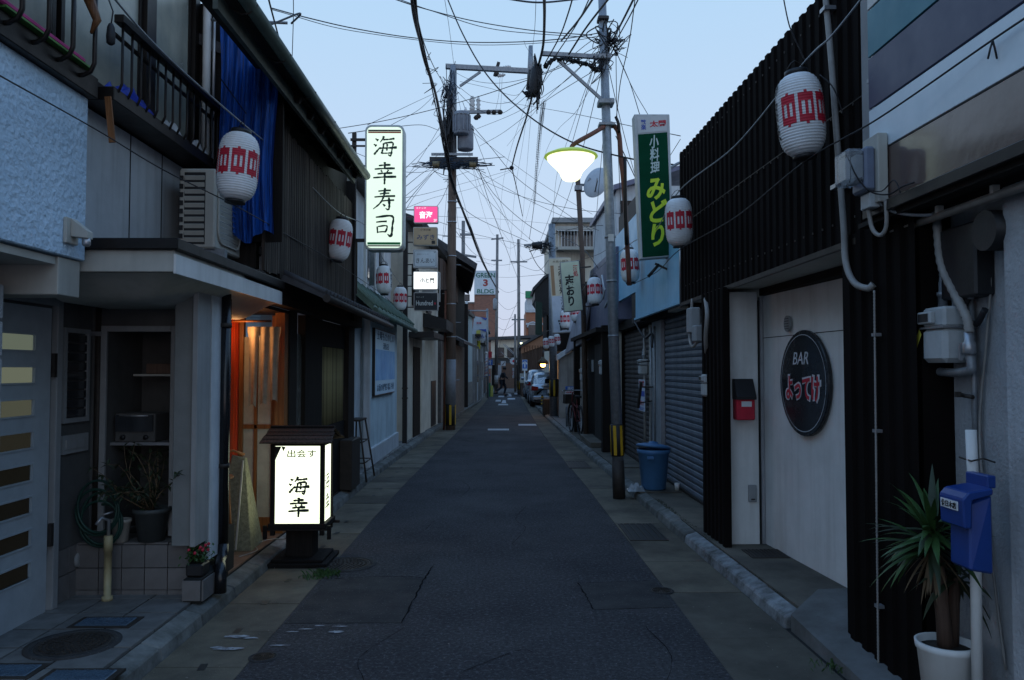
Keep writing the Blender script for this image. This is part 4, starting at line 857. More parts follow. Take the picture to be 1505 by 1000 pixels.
# ================================================================ PALE BLUE HOUSE with poster
L3 = thing('pale_blue_house', 'narrow house with pale blue rendered wall and green copper lean-to on the left', 'house', (-2.4, 13.5, .1))
m_pale = mat('pale_blue_render', (.60,.72,.76), (.45,.56,.60), rough=.85, scale=2, bump=.3, streak=.5)
part('wall', MB().box(-4,-2.03,12.05,15.3,.1,2.5), m_pale, L3); part('wall_base', MB().box(-2.04,-1.99,12.02,15.32,.1,.38), m_white2, L3, bevel=.01)
part('corner_board', MB().box(-2.1,-2.0,11.98,12.06,.1,2.45), m_white2, L3)
part('upper_wall', MB().box(-4,-2.2,9.95,15.6,2.4,4.35), m_white2, L3)
for i in range(5): part('wall_pilaster', MB().box(-2.2,-2.16,10.6+i*.95,10.72+i*.95,2.5,4.3), m_white, L3)
part('upper_window', MB().box(-2.19,-2.17,12.7,13.3,3.1,4.0), m_glass, L3)
part('roof', MB().extr([(-2.0,9.9,4.35),(-5,9.9,5.3),(-5,9.9,5.4),(-1.95,9.9,4.42)], (0,5.8,0)), m_roof, L3)
gr_ = part('lean_to_roof', MB().extr([(-2.18,10.55,2.90),(-1.72,10.55,2.46),(-1.72,10.55,2.39),(-2.18,10.55,2.8)], (0,4.9,0)), m_green_cu, L3)
rbm = MB().tube([(-.235,0,.225),(.235,0,-.225)], .028, 6).mesh('roof_ridge', m_green_cu)
for i in range(13): piece('roof_ridge', rbm, gr_, (-1.95, 10.6+i*.4, 2.695))
part('gutter', MB().tube([(-1.69,10.5,2.39),(-1.69,15.5,2.36)], .045, 8), m_green_cu, L3)
part('pipe', MB().tube([(-2.0,12.1,4.2),(-2.0,12.1,2.9)], .04, 8), m_galv, L3); part('pipe', MB().tube([(-2.05,13.3,4.3),(-2.05,13.3,2.9)], .03, 8), m_galv, L3)
lh = part('iron_ladder', MB().bar((-2.1,10.35,4.4),(-2.1,10.35,2.7),.03).bar((-1.92,10.35,3.3),(-1.92,10.35,2.6),.03).bar((-2.1,10.35,3.3),(-1.92,10.35,3.3),.02), m_iron, L3)
PB = thing('poster_board', 'pale blue notice board with printed lines on the blue rendered wall', 'notice board', (-1.99,13.2,1.2))
part('board', MB().box(-2.03,-1.985,12.35,14.65,1.17,2.26), m_black, PB)
part('sheet', MB().box(-1.985,-1.98,12.38,14.62,1.19,2.24), mat('poster_white_blue', (.66,.84,.92), (.6,.78,.88), rough=.5, scale=1.2, bump=.03), PB)
part('picture', MB().box(-1.98,-1.977,12.4,14.6,1.42,1.92), mat('poster_blue', (.16,.44,.78), (.38,.66,.9), rough=.5, scale=3, bump=.03, streak=.2), PB)
text('土曜もたのしい', (-1.977,13.5,2.15), (0,1,0), (0,0,1), .14, mat('poster_ink', (.08,.16,.24), bump=0), PB, w=2.0)
text('酒店', (-1.977,13.5,1.99), (0,1,0), (0,0,1), .11, MATS['poster_ink'], PB, w=.7); text('お酒の専門店 電話 中洲', (-1.977,13.5,1.3), (0,1,0), (0,0,1), .12, MATS['poster_ink'], PB, w=1.9)
# posts of the covered walk
WK = thing('sign_pole', 'dark square pole carrying five stacked bar signs on the left', 'pole', (-1.93,15.9,.1))
part('shaft', MB().box(-1.99,-1.9,15.86,15.96,.1,4.6), m_black, WK)
for z in (1.0,1.2): part('strap', MB().box(-2.0,-1.89,15.85,15.97,z,z+.03), m_iron, WK)
POSTS = [(-1.98,17.3,2.6,'second'),(-1.95,19.0,2.45,'third')]
for x, yy, h, n_ in POSTS: single('walkway_post', 'dark square walkway post, %s from the sign pole' % ('nearest' if n_ == 'second' else 'farther'), 'post', MB().box(x-.05,x+.05,yy-.05,yy+.05,.1,h), m_black, bevel=.004)
def sbox(px0, px1, py0, py1, Y, d, name, label, m_case, m_face, group='bar signs stacked on the dark pole', cat='sign'):
    a = at(px0, py1, Y); b = at(px1, py0, Y); t = thing(name, label, cat, ((a.x+b.x)/2, Y+d/2, a.z), group)
    w, h = b.x-a.x, b.z-a.z; cx, cz = (a.x+b.x)/2, (a.z+b.z)/2
    part('case', MB().extr([(x,Y,z) for x,z in rrect(cx,cz,w,h,.02,3)], (0,d,0)), m_case, t)
    part('face', MB().extr([(x,Y-.008,z) for x,z in rrect(cx,cz,w-.03,h-.03,.015,3)], (0,.006,0)), m_face, t)
    parts('bracket', [MB().bar((a.x-.16,Y+d/2,a.z+h*.8),(a.x,Y+d/2,a.z+h*.8),.02), MB().bar((a.x-.16,Y+d/2,a.z+h*.2),(a.x,Y+d/2,a.z+h*.2),.02)], m_black, t)
    return t, cx, cz, w, h, Y-.0085
g = 15.85
t,cx,cz,w,h,yf = sbox(608,644,303,328,g,.12,'bar_sign','lit pink bar sign at the top of the stack of signs',m_alu,lamp_mat('pink_sign_light',(1,.10,.34),.75))
m_wg = lamp_mat('white_letter_light',(1,.95,1),1.0)
text('音海', (cx,yf,cz-.01), (1,0,0),(0,0,1), .15, m_wg, t, w=.27, bold=.03); text('スナック', (cx-.1,yf,cz+.13),(1,0,0),(0,0,1),.035,m_wg,t,w=.2,name='small_lettering'); text('2F',(cx+.19,yf,cz-.12),(1,0,0),(0,0,1),.05,m_wg,t,name='small_lettering')
t,cx,cz,w,h,yf = sbox(607,643,334,361,g,.12,'bar_sign','tan bar sign with brush kana, second from top of the stack',m_fascia,flat('tan_board',(.45,.33,.20)))
text('みずき',(cx+.01,yf,cz-.02),(1,0,0),(0,0,1),.11,flat('navy_ink',(.05,.08,.16)),t,w=.36,bold=.01); text('小料理',(cx,yf,cz+.13),(1,0,0),(0,0,1),.04,m_ink,t,w=.22,name='small_lettering'); part('seal', MB().box(cx+.13,cx+.2,yf-.002,yf,cz-.16,cz-.09), m_ink, t)
t,cx,cz,w,h,yf = sbox(607,643,367,394,g,.12,'bar_sign','pale grey bar sign with thin rounded border in the middle of the stack',m_alu,flat('pale_board',(.62,.68,.70)))
b_ = rrect(cx,cz,w-.06,h-.06,.03,3); part('border', MB().tube([(x,yf,z) for x,z in b_]+[(b_[0][0],yf,b_[0][1])], .003, 4), m_ink, t)
text('きんあい',(cx,yf,cz-.04),(1,0,0),(0,0,1),.10,m_ink,t,w=.37); text('居酒ステレサ',(cx-.05,yf,cz+.09),(1,0,0),(0,0,1),.028,flat('grey_ink',(.25,.28,.3)),t,w=.24,name='small_lettering'); text('2F',(cx+.19,yf,cz+.13),(1,0,0),(0,0,1),.03,m_ink,t,name='small_lettering')
t,cx,cz,w,h,yf = sbox(607,644,399,426,g,.12,'bar_sign','brightly lit white bar sign, fourth down the stack',m_alu,lamp_mat('white_sign_light',(.95,1,1),1.05))
text('小と門',(cx+.03,yf,cz),(1,0,0),(0,0,1),.10,m_ink,t,w=.29,bold=.03)
t,cx,cz,w,h,yf = sbox(608,644,430,457,g,.12,'bar_sign','black bar sign with white latin lettering at the bottom of the stack',m_alu,flat('black_board',(.02,.025,.03)))
text('Hundred',(cx-.03,yf,cz-.03),(1,0,0),(0,0,1),.10,flat('cream_ink',(.6,.62,.58)),t,w=.34,bold=.02); text('スナック',(cx-.12,yf,cz+.09),(1,0,0),(0,0,1),.03,flat('cream_ink',(.6,.62,.58)),t,w=.16,name='small_lettering'); part('red_dot', MB().box(cx+.17,cx+.2,yf-.002,yf,cz-.06,cz-.02), m_red, t)

# ================================================================ BEIGE HOUSE
L4 = thing('beige_house', 'beige rendered two storey house behind the stacked signs on the left', 'house', (-3, 19, .1))
part('wall', MB().prism([(-6,16.4),(-1.97,16.4),(-1.74,21.6),(-6,21.6)], .1, 4.7), m_beige, L4)
part('roof', MB().extr([(-1.65,16.2,4.62),(-6,16.2,6.2),(-6,16.2,6.3),(-1.6,16.2,4.72)], (.2,5.6,0)), m_roof, L4)
for (ya, yb, za, zb) in ((17.0,17.8,3.0,3.9),(19.2,20.2,3.0,3.9)):
    w_ = part('window', MB().box(-1.96+.04*(ya-16.5),-1.9+.04*(ya-16.5),ya,yb,za,zb), m_bronze, L4); part('pane', MB().box(-1.90+.04*(ya-16.5),-1.885+.04*(ya-16.5),ya+.05,yb-.05,za+.05,zb-.05), m_glass, w_)
part('canopy', MB().prism([(-1.95,16.6),(-1.42,16.6),(-1.35,18.4),(-1.87,18.4)], 2.28, 2.40), m_black, L4)
part('canopy', MB().extr([(-1.85,18.7,2.95),(-1.3,18.7,2.8),(-1.3,18.7,2.55),(-1.85,18.7,2.62)], (.05,2.0,0)), m_black, L4)
part('pilaster', MB().prism([(-1.93,18.4),(-1.86,18.4),(-1.83,19.0),(-1.9,19.0)], .1, 2.3), m_beige, L4); part('doorway', MB().prism([(-1.92,17.2),(-1.915,17.2),(-1.87,18.2),(-1.9,18.2)], .1, 2.1), m_dkwood, L4)
part('lattice_panel', MB().prism([(-1.83,20.2),(-1.79,20.2),(-1.75,21.2),(-1.8,21.2)], .12, 1.3), m_black, L4)
wu = thing('wall_unit', 'white framed cooler unit on the upper beige wall right of the stacked signs', 'air conditioner', (-1.75,18.9,3.0))
part('case', MB().box(-1.9,-1.6,18.6,19.2,3.15,3.75), m_siding, wu, bevel=.01); part('frame', MB().bar((-1.9,18.55,4.0),(-1.45,18.55,3.9),.02).bar((-1.45,18.55,3.9),(-1.45,18.55,3.2),.02).bar((-1.9,18.55,3.1),(-1.45,18.55,3.1),.02), m_white, wu)
# ================================================================ DARK EAVED HOUSE beyond the timber pole
L5 = thing('dark_eaved_house', 'dark wooden two storey house with deep tiled eaves beyond the left utility pole', 'house', (-2.6, 27, .1))
part('wall', MB().prism([(-7,22),(-1.82,22),(-1.42,30.5),(-7,30.5)], .1, 5.0), m_dkwood, L5)
part('lower_wall', MB().prism([(-1.8,22),(-1.68,22),(-1.35,29),(-1.5,29)], .1, 2.4), mat('stone_wall_grey', (.2,.18,.16), (.12,.11,.1), bump=.8, scale=6), L5)
rf5 = part('roof', MB().extr([(-.78,24,4.68),(-3.6,24,6.5),(-3.6,24,6.66),(-.74,24,4.82)], (-.42,7,0)), m_roof, L5)
rt5 = MB().tube([(-1.42,0,.92),(1.42,0,-.92)], .06, 6).mesh('roof_tile_ridge', m_roof)
for i in range(24): piece('roof_tile_ridge', rt5, rf5, (-2.17-.0175*i, 24.1+.29*i, 5.74))
part('soffit', MB().extr([(-.85,24.05,4.62),(-2.4,24.05,5.5),(-2.4,24.05,5.44),(-.85,24.05,4.56)], (-.42,6.8,0)), m_dkwoody, L5)
part('lower_eave', MB().extr([(-1.05,22.3,2.42),(-1.8,22.3,2.8),(-1.8,22.3,2.72),(-1.05,22.3,2.34)], (.25,6.5,0)), m_roof, L5)
part('balcony', MB().prism([(-1.8,22.5),(-1.5,22.5),(-1.4,24.5),(-1.7,24.5)], 3.1, 3.9), m_dkwood, L5)
for i in range(6): part('shutter_board', MB().prism([(-1.81+.047*i*.9,22.6+.9*i),(-1.77+.047*i*.9,22.6+.9*i),(-1.735+.047*i*.9,23.35+.9*i),(-1.775+.047*i*.9,23.35+.9*i)], 3.95, 4.9), m_brown, L5)
single('tall_dark_signboard', 'tall narrow black board standing against the dark eaved house', 'board', MB().box(-1.62,-1.3,31.0,31.2,.1,4.2), m_black)
# ================================================================ small pale buildings further left
L6 = thing('pale_shop', 'pale blue grey narrow shop with stone base far down the left side', 'shop', (-1.6, 34, .1))
part('wall', MB().prism([(-6,32.5),(-1.42,32.5),(-1.28,35.2),(-6,35.2)], 1.05, 3.9), m_pale, L6); part('base', MB().prism([(-6,32.45),(-1.4,32.45),(-1.26,35.2),(-6,35.2)], .1, 1.05), mat('mixed_stone', (.35,.33,.3), (.2,.2,.2), bump=.8, scale=9), L6)
part('roof_slab', MB().prism([(-6,32.4),(-1.3,32.4),(-1.16,35.3),(-6,35.3)], 3.9, 4.05), m_iron, L6)
L7 = thing('grey_shop_row', 'grey narrow shops with vertical pilasters far down the left side', 'shop', (-1.4, 40, .1))
for i, (a, b, h, m_) in enumerate(((35.4,38,3.2,m_stucco),(38.1,41,3.6,m_siding),(41.1,44.5,3.0,m_white2),(44.6,49,3.7,m_pole_c),(49.2,56,4.2,m_brown))):
    part('wall', MB().prism([(-6,a),(kl(a)-.1-.06*(i%2),a),(kl(b)-.1-.06*(i%2),b),(-6,b)], .1, h), m_, L7); part('pilaster', MB().prism([(kl(a)-.1,a),(kl(a)-.02,a),(kl(a)-.02,a+.25),(kl(a)-.1,a+.25)], .1, h-.2), m_siding, L7)
    part('window', MB().prism([(kl(a+1)-.12,a+.8),(kl(a+1)-.06,a+.8),(kl(b-.8)-.06,b-.8),(kl(b-.8)-.12,b-.8)], 1.0, 2.0), m_glass, L7)
    part('eave', MB().prism([(kl(a)-.1,a),(kl(a)+.15,a),(kl(b)+.15,b),(kl(b)-.1,b)], h-.1, h), m_iron, L7)
# banner and yellow sign
V = thing('banner_sign', 'slanted white vertical sign with blue corner far down the left side', 'sign', (-1.2,36.2,3.0))
def sheet_px(pts, Y, d, m_, par, nm='board', off=0): return part(nm, MB().extr([at(a, b, Y-off) for a, b in pts], (0,d,0)), m_, par)
sheet_px([(693,499),(713,501),(716,468),(697,465)], 36, .1, flat('banner_white',(.55,.60,.66)), V)
sheet_px([(706,466),(716,468),(714,471)], 36, .02, flat('banner_blue',(.05,.10,.42)), V, 'corner', .04); sheet_px([(703,484),(715,484),(714,488)], 36, .02, MATS['banner_blue'], V, 'corner', .04)
sheet_px([(700,492),(706,492),(706,485),(700,486)], 36, .02, flat('banner_yellow',(.6,.55,.12)), V, 'emblem', .05)
text('営業', at(704,475,35.95), (1,0,0),(0,0,1), .09, m_red, V, w=.24, bold=.02); text('すかん', at(704,494,35.94), (1,0,0),(0,0,1), .2, MATS['banner_blue'], V, w=.5, bold=.02)
V2 = thing('yellow_sign', 'small yellow sign hanging under the slanted white one', 'sign', (-1.2,36.2,2.8))
sheet_px([(694,513),(706,513),(706,501),(694,501)], 36.1, .08, flat('sign_yellow',(.62,.60,.06)), V2); text('宝石', at(701,507,36.05),(1,0,0),(0,0,1),.3,m_ink,V2,w=.12,vertical=True,bold=.01)
sp_ = thing('sign_post', 'slim grey metal post with horizontal arm holding the slanted white sign', 'post', (at(716,588,41).x,41,.1))
part('shaft', MB().tube([at(717,585,40),at(716,454,40)], .055, 8), m_galv, sp_); part('arm', MB().tube([at(716,457,40),at(686,457,37)], .04, 6), m_galv, sp_)
single('vent_pipe', 'white upright vent pipe on the roof of the pale shop', 'pipe', MB().tube([at(684,500,34),at(686,443,34)], .05, 8), m_white)
bp_ = thing('barber_pole', 'red white and blue striped barber pole on the far left side', 'barber pole', at(714.5,551,38))
a = at(714.5,551,38); part('glass', MB().lathe([(.06,0),(.06,1.0)],12,a), flat('barber_white',(.6,.62,.65)), bp_)
for i, m_ in enumerate((m_red, MATS['banner_blue'])*3):
    h0 = a.z+.12+.14*i; part('stripe', MB().tube([(a.x+.062*math.cos(t_),a.y+.062*math.sin(t_),h0+.03*t_) for t_ in [q*.5-3.2 for q in range(8)]], .014, 4), m_, bp_)
part('cap', MB().lathe([(.07,1.0),(.08,1.05),(.05,1.12)],12,a).lathe([(.07,-.06),(.07,0)],12,a), m_white, bp_)
def psign(pts, Y, label, m_, txt=None, tm=None, th=.15, tw=None, name='road_sign'):
    c = at(sum(p[0] for p in pts)/len(pts), sum(p[1] for p in pts)/len(pts), Y); t = thing(name, label, 'sign', (c.x,Y,c.z-.2)); sheet_px(pts, Y, .03, m_, t)
    if txt: text(txt, (c.x,Y-.004,c.z), (1,0,0),(0,0,1), th, tm, t, w=tw, bold=.02)
    part('bracket', MB().tube([(c.x,Y+.03,c.z),(c.x,Y+.12,c.z)], .015, 5), m_iron, t); return t
m_bl = flat('sign_blue',(.03,.14,.50)); m_rd = flat('sign_red',(.55,.03,.05)); m_wh = flat('sign_white',(.68,.70,.72))
psign([(717,526),(723,526),(723,517),(717,517)], 40, 'small red sign on the post beside the barber pole', m_rd)
psign([(717,537),(724,537),(724,529),(717,529)], 40, 'small blue sign with white arrow below the red one', m_bl, '↑', m_wh, .22)
psign([(717,542),(723,542),(723,538),(717,538)], 40, 'small white plate below the blue arrow sign', m_wh)
psign([(711,554),(717,549),(721,552)], 40.3, 'little blue triangular pennant under the barber pole', m_bl)
psign([(731,537),(737,537),(737,555),(732,555)], 56, 'white upright sign plate near the far corner', m_wh, name='shop_sign')
psign([(736,538),(743,538),(743,531),(736,531)], 57, 'white square sign with a dark stroke near the far corner', m_wh, 'ノ', m_ink, .28, name='shop_sign')
psign([(764,563),(775,563),(775,549),(764,549)], 45, 'pale blank board behind the blue arrow sign pole', m_fascia, name='shop_sign')
psign([(753,556),(758,556),(758,541),(753,541)], 56, 'small white sign with coloured print beneath the oval sign', m_wh, '酒', m_rd, .3, name='shop_sign')
ov = thing('oval_sign', 'white oval sign with red mark near the end of the street', 'sign', at(754.5,536,58)); c = at(754.5,531,58)
part('disc', MB().extr([(c.x+.26*math.cos(t_),58,c.z+.25*math.sin(t_)) for t_ in [2*math.pi*i/20 for i in range(20)]], (0,.08,0)), m_wh, ov); part('red_mark', MB().extr([(c.x+.03+.11*math.cos(t_),57.98,c.z+.09*math.sin(t_)) for t_ in [2*math.pi*i/12 for i in range(12)]], (0,.015,0)), m_rd, ov)
for (px, h, c_, l_) in ((719,.75,(.02,.2,.08),'green'),(722.5,.6,(.5,.5,.12),'yellow green')): 
    a = at(px,577,43); single('bollard_sign', 'low %s stand at the kerb far down the left side' % l_, 'stand', MB().box(a.x-.08,a.x+.08,43,43.1,.1,.1+h), flat('stand_'+l_.replace(' ','_'), c_))

# ================================================================ BRICK BUILDING with rooftop sign
def brick_mat(name, c, c2, cm, s):
    m = bpy.data.materials.new(name); m.use_nodes = True; t = m.node_tree; b = t.nodes['Principled BSDF']; b.inputs['Roughness'].default_value = .85
    co = t.nodes.new('ShaderNodeTexCoord'); br = t.nodes.new('ShaderNodeTexBrick'); mp = t.nodes.new('ShaderNodeMapping'); mp.inputs['Rotation'].default_value = (R(90),0,0)
    t.links.new(co.outputs['Object'], mp.inputs[0]); t.links.new(mp.outputs[0], br.inputs[0]); br.inputs['Scale'].default_value = s
    for i, v in zip((1,2,3), (c,c2,cm)): br.inputs[i].default_value = (*v,1)
    t.links.new(br.outputs[0], b.inputs['Base Color']); return m
m_brick = brick_mat('brick', (.30,.13,.085), (.23,.10,.07), (.2,.15,.12), 2.2)
m_brick2 = brick_mat('orange_brick', (.45,.17,.08), (.38,.14,.07), (.3,.2,.15), 2.2)
BK = thing('brick_building', 'tall red brick building with rooftop sign box at the far end of the street', 'building', (-2, 82, 0))
part('tower', MB().box(at(697,500,80).x, at(731,500,80).x, 80, 88, 0, at(710,434,80).z), m_brick, BK)
part('wing', MB().box(at(680,500,80).x-4, at(697,500,80).x, 80.3, 90, 0, at(690,446,80).z), m_brick, BK)
part('parapet', MB().box(at(680,500,80).x-4, at(697,500,80).x+.05, 80.2, 90, at(690,446,80).z, at(690,446,80).z+.15), m_pole_c, BK)
for i in range(5):
    zz = 2.4+i*1.55
    if zz < 9: w_ = part('window', MB().box(-4.2,-3.2,80.24,80.32,zz,zz+.7), m_bronze, BK); part('pane', MB().box(-4.1,-3.3,80.2,80.24,zz+.08,zz+.62), m_glass, w_)
RS = thing('rooftop_sign', 'white rooftop sign box with green and red english lettering on the brick tower', 'sign', (at(714,433,80).x,81,at(714,433,80).z))
a, b = at(697,433,79.9), at(730,398,79.9)
part('box', MB().box(a.x,b.x,79.9,82,a.z,b.z), flat('roof_sign_white',(.62,.70,.74)), RS)
cx = (a.x+b.x)/2; m_gn = flat('sign_green',(.02,.16,.11))
text('GREEN', (cx,79.89,at(714,405,80).z), (1,0,0),(0,0,1), .5, m_gn, RS, w=1.95, bold=.02); text('3', (cx,79.89,at(714,416,80).z), (1,0,0),(0,0,1), .72, flat('sign_dk_red',(.35,.05,.05)), RS, w=.5, bold=.04); text('BLDG', (cx,79.89,at(714,428.5,80).z), (1,0,0),(0,0,1), .45, m_gn, RS, w=1.7, bold=.02)
# end of the street
E = thing('end_house', 'beige two storey house closing the far end of the street', 'house', (1.2, 74, 0))
part('wall', MB().box(-.9,3.2,72,78,0,4.35), m_beige, E); part('roof', MB().extr([(-1.2,71.5,4.3),(3.5,71.5,4.5),(3.5,71.5,4.75),(-1.2,71.5,4.55)], (0,7,0)), m_roof, E)
for x in (-.3,.6,1.5): w_ = part('window', MB().box(x,x+.6,71.93,72,2.7,3.6), m_bronze, E); part('pane', MB().box(x+.05,x+.55,71.9,71.93,2.75,3.55), m_glass, w_)
part('ground_shutter', MB().box(-.85,1.6,71.9,72,0,2.0), m_dkwood, E); part('awning', MB().extr([(-.9,70.9,2.1),(3.2,70.9,2.1),(3.2,72,2.6),(-.9,72,2.6)], (0,0,.06)), m_iron, E)
part('stair_truss', MB().bar((.2,71.4,3.9),(1.9,71.4,2.3),.06).bar((.35,71.4,3.9),(2.05,71.4,2.3),.06).bar((0,71.4,3.2),(1.4,71.4,2.0),.05), m_galv, E)
single('roadside_shed', 'low dark shed across the far end of the street', 'shed', MB().box(-.5,1.3,66,68,0,2.1), m_brown)
far = thing('backdrop_house', 'grey house roof showing behind the dark eaved house', 'house', (-9, 60, 0))
part('wall', MB().box(-14,-4.6,55,62,0,6.5), m_siding, far)
# ================================================================ BROWN BLACK CORRUGATED BAR
def rx(y, x0, x1, y0=4.2, y1=8.17): return x0+(x1-x0)*(y-y0)/(y1-y0)
K = thing('corrugated_bar', 'bar building clad in dark brown corrugated sheet on the right', 'bar', (2.6, 6.2, .1))
def corr(ya, yb, z0, z1f, fx, pitch=.125, dep=.017, bot=None):
    mb = MB(); ys = []; y = ya; k = 0
    while y < yb:
        ys += [(y, 0), (y+pitch*.42, 0), (y+pitch*.5, 1), (y+pitch*.92, 1)]; y += pitch
    vs = []
    for y, s in ys:
        x = fx(y)+dep*s; vs += [(x,y,bot(y) if bot else z0),(x,y,z1f(y))]
    n = len(ys); mb.add(vs, [(i*2+2,i*2,i*2+1,i*2+3) for i in range(n-1)]); 
    # thickness
    return mb
fx = lambda y: rx(y, 2.0, 1.90)
zt = lambda y: 3.97-.01*(y-4)
zb_ = lambda y: 2.335-.012*(y-4.2)
cp = part('corrugated_sheet', corr(2.9+1.25, 8.2, 0, lambda y: 3.95-.015*(y-4.2), fx, bot=zb_), m_corr, K)
scw = MB()
for i in range(28):
    for z_ in (2.46, 3.1, 3.8): y_ = 4.2+i*.14; scw.obox((fx(y_)-.002, y_, z_), (.006,.012,.012))
part('screw', scw, m_iron, K, kind='stuff'); part('sheet_lap', MB().prism([(fx(4.2)-.003,4.2),(fx(4.2)-.001,4.2),(fx(8.15)-.001,8.15),(fx(8.15)-.003,8.15)], 3.11, 3.116), m_iron, K)
sm = cp.modifiers.new('solid', 'SOLIDIFY'); sm.thickness = .003
part('upper_body', MB().prism([(2.06,4.15),(6,4.15),(6,8.15),(1.96,8.15)], 2.36, 3.88), m_corr, K)
part('end_sheet', MB().box(1.9,1.96,8.15,8.19,2.3,3.9), m_corr, K)
part('soffit', MB().prism([(2.02,4.15),(2.9,4.15),(2.9,8.15),(1.92,8.15)], 2.30, 2.33), m_fascia, K)
part('soffit_trim', MB().bar((2.0,4.15,2.32),(1.9,8.17,2.28),.03,.035), m_bronze, K)
part('lintel', MB().prism([(2.33,4.3),(2.7,4.3),(2.7,6.75),(2.25,6.75)], 2.24, 2.305), m_dkwoody, K)
fw = lambda y: rx(y, 2.40, 2.275, 5.1, 6.85)
part('front_wall', MB().prism([(fw(4.35),4.35),(fw(4.35)+.2,4.35),(fw(6.86)+.2,6.86),(fw(6.86),6.86)], .1, 2.235), m_white, K, label='white painted wall with round bar sign')
part('wall_joint', MB().prism([(fw(4.35)-.002,4.35),(fw(4.35),4.35),(fw(6.8),6.8),(fw(6.8)-.002,6.8)], 1.868, 1.874), m_grout, K)
part('edge_trim', MB().box(fw(6.8)-.03,fw(6.8)+.0,6.74,6.8,.1,2.23), m_alu, K); part('edge_gap', MB().box(fw(6.8)-.06,fw(6.8)-.03,6.76,6.82,.1,2.2), m_ink, K)
part('return_wall', MB().box(1.94,2.222,6.72,7.3,.1,2.27), m_white, K, bevel=.005)
part('sheet_return', corr(6.62, 7.32, 0, lambda y: 2.3, lambda y: 1.885, bot=lambda y: .09), m_corr, K)
part('sheet_return_end', MB().box(1.888,1.945,6.60,6.63,.09,2.3), m_corr, K); part('sheet_return_body', MB().box(1.905,1.939,6.64,7.3,.09,2.29), m_corr, K)
part('near_sheet', corr(3.66, 4.38, 0, lambda y: 2.36, lambda y: 1.965, pitch=.14, bot=lambda y: .06), m_corr, K)
part('near_sheet_body', MB().box(2.0,2.32,3.68,4.36,.06,2.36), m_corr, K)
# bar sign
cy_, cz_ = 5.92, 1.6-(563-543)*5.92/1148+.0
c = Vector((fw(5.93)-.010, 5.93, 1.495)); dirw = Vector((fw(6.5)-fw(5.5), 1, 0)).normalized(); nrm = Vector((-dirw.y, dirw.x, 0))
BS = thing('round_bar_sign', 'round black sign with white ring, BAR and red white outlined kana', 'sign', c-Vector((0,0,.42)))
def disc(r, thick, off, n=48, r2=None):
    ring = [c+dirw*(r*math.cos(a))+Vector((0,0,r*math.sin(a)))+nrm*off for a in [2*math.pi*i/n for i in range(n)]]
    if r2 is None: return MB().extr(ring, nrm*thick)
    inn = [c+dirw*(r2*math.cos(a))+Vector((0,0,r2*math.sin(a)))+nrm*off for a in [2*math.pi*i/n for i in range(n)]]
    return MB().add(ring+inn, [(i,(i+1)%n,n+(i+1)%n,n+i) for i in range(n)])
m_sgb = mat('sign_black', (.014,.015,.018), (.02,.02,.022), rough=.25, bump=.05, scale=4)
part('disc', disc(.405, .03, 0), m_sgb, BS, bevel=.006); part('ring', disc(.372, 0, .0325, r2=.366), flat('ring_white',(.45,.47,.5)), BS)
rt = -dirw   # reading direction from street: +Y is left? viewer looks towards +X, right = -Y
m_w2 = flat('letter_white',(.62,.63,.66)); m_r2 = flat('letter_red',(.5,.02,.04))
fc_ = c+nrm*.032
text('BAR', fc_+Vector((0,0,.19))-rt*.03, rt, (0,0,1), .095, m_w2, BS, w=.26, shear=.25)
text('よってけ', fc_+Vector((0,0,-.04)), rt, (0,0,1), .215, m_w2, BS, w=.60, bold=.075, name='lettering_outline'); text('よってけ', fc_+Vector((0,0,-.04)), rt, (0,0,1), .185, m_r2, BS, w=.555, bold=.025, off=.004)
vt = thing('round_vent', 'small round louvred vent high on the white bar wall', 'vent', (fw(6.25)-.01,6.25,1.9)); vc = Vector((fw(6.22)-.01,6.22,1.965))
part('cap', MB().extr([vc+dirw*(.055*math.cos(a))+Vector((0,0,.065*math.sin(a))) for a in [2*math.pi*i/20 for i in range(20)]], nrm*.02), m_siding, vt)
for i in range(5): part('louvre', MB().obox(vc+nrm*.022+Vector((0,0,-.04+.02*i)), (.004,.08,.006)), m_black, vt)
# letterbox
lb = thing('letterbox', 'red letterbox with black sloping lid on the white return wall', 'letterbox', (2.07,6.68,1.2))
a = at(1079,617,6.68); b = at(1105,557,6.68)
part('body', MB().box(a.x,b.x,6.60,6.715,a.z,b.z-.16), m_red, lb, bevel=.008); part('lid', MB().extr([(a.x-.005,6.715,b.z),(a.x-.005,6.66,b.z),(a.x-.005,6.57,b.z-.15),(a.x-.005,6.57,b.z-.175),(a.x-.005,6.715,b.z-.175)], (b.x-a.x+.01,0,0)), m_black, lb, bevel=.004)
part('name_card', MB().box(a.x+.04,b.x-.03,6.597,6.6,b.z-.235,b.z-.19), m_wh, lb)
a = at(1100,738,6.71); ob = thing('outlet_plate', 'grey weatherproof outlet plate low on the white return wall', 'outlet', (a.x+.03,6.71,a.z)); part('plate', MB().box(a.x,a.x+.07,6.695,6.72,a.z,a.z+.145), m_siding, ob, bevel=.005); part('latch', MB().box(a.x+.02,a.x+.05,6.688,6.695,a.z+.02,a.z+.03), m_iron, ob)
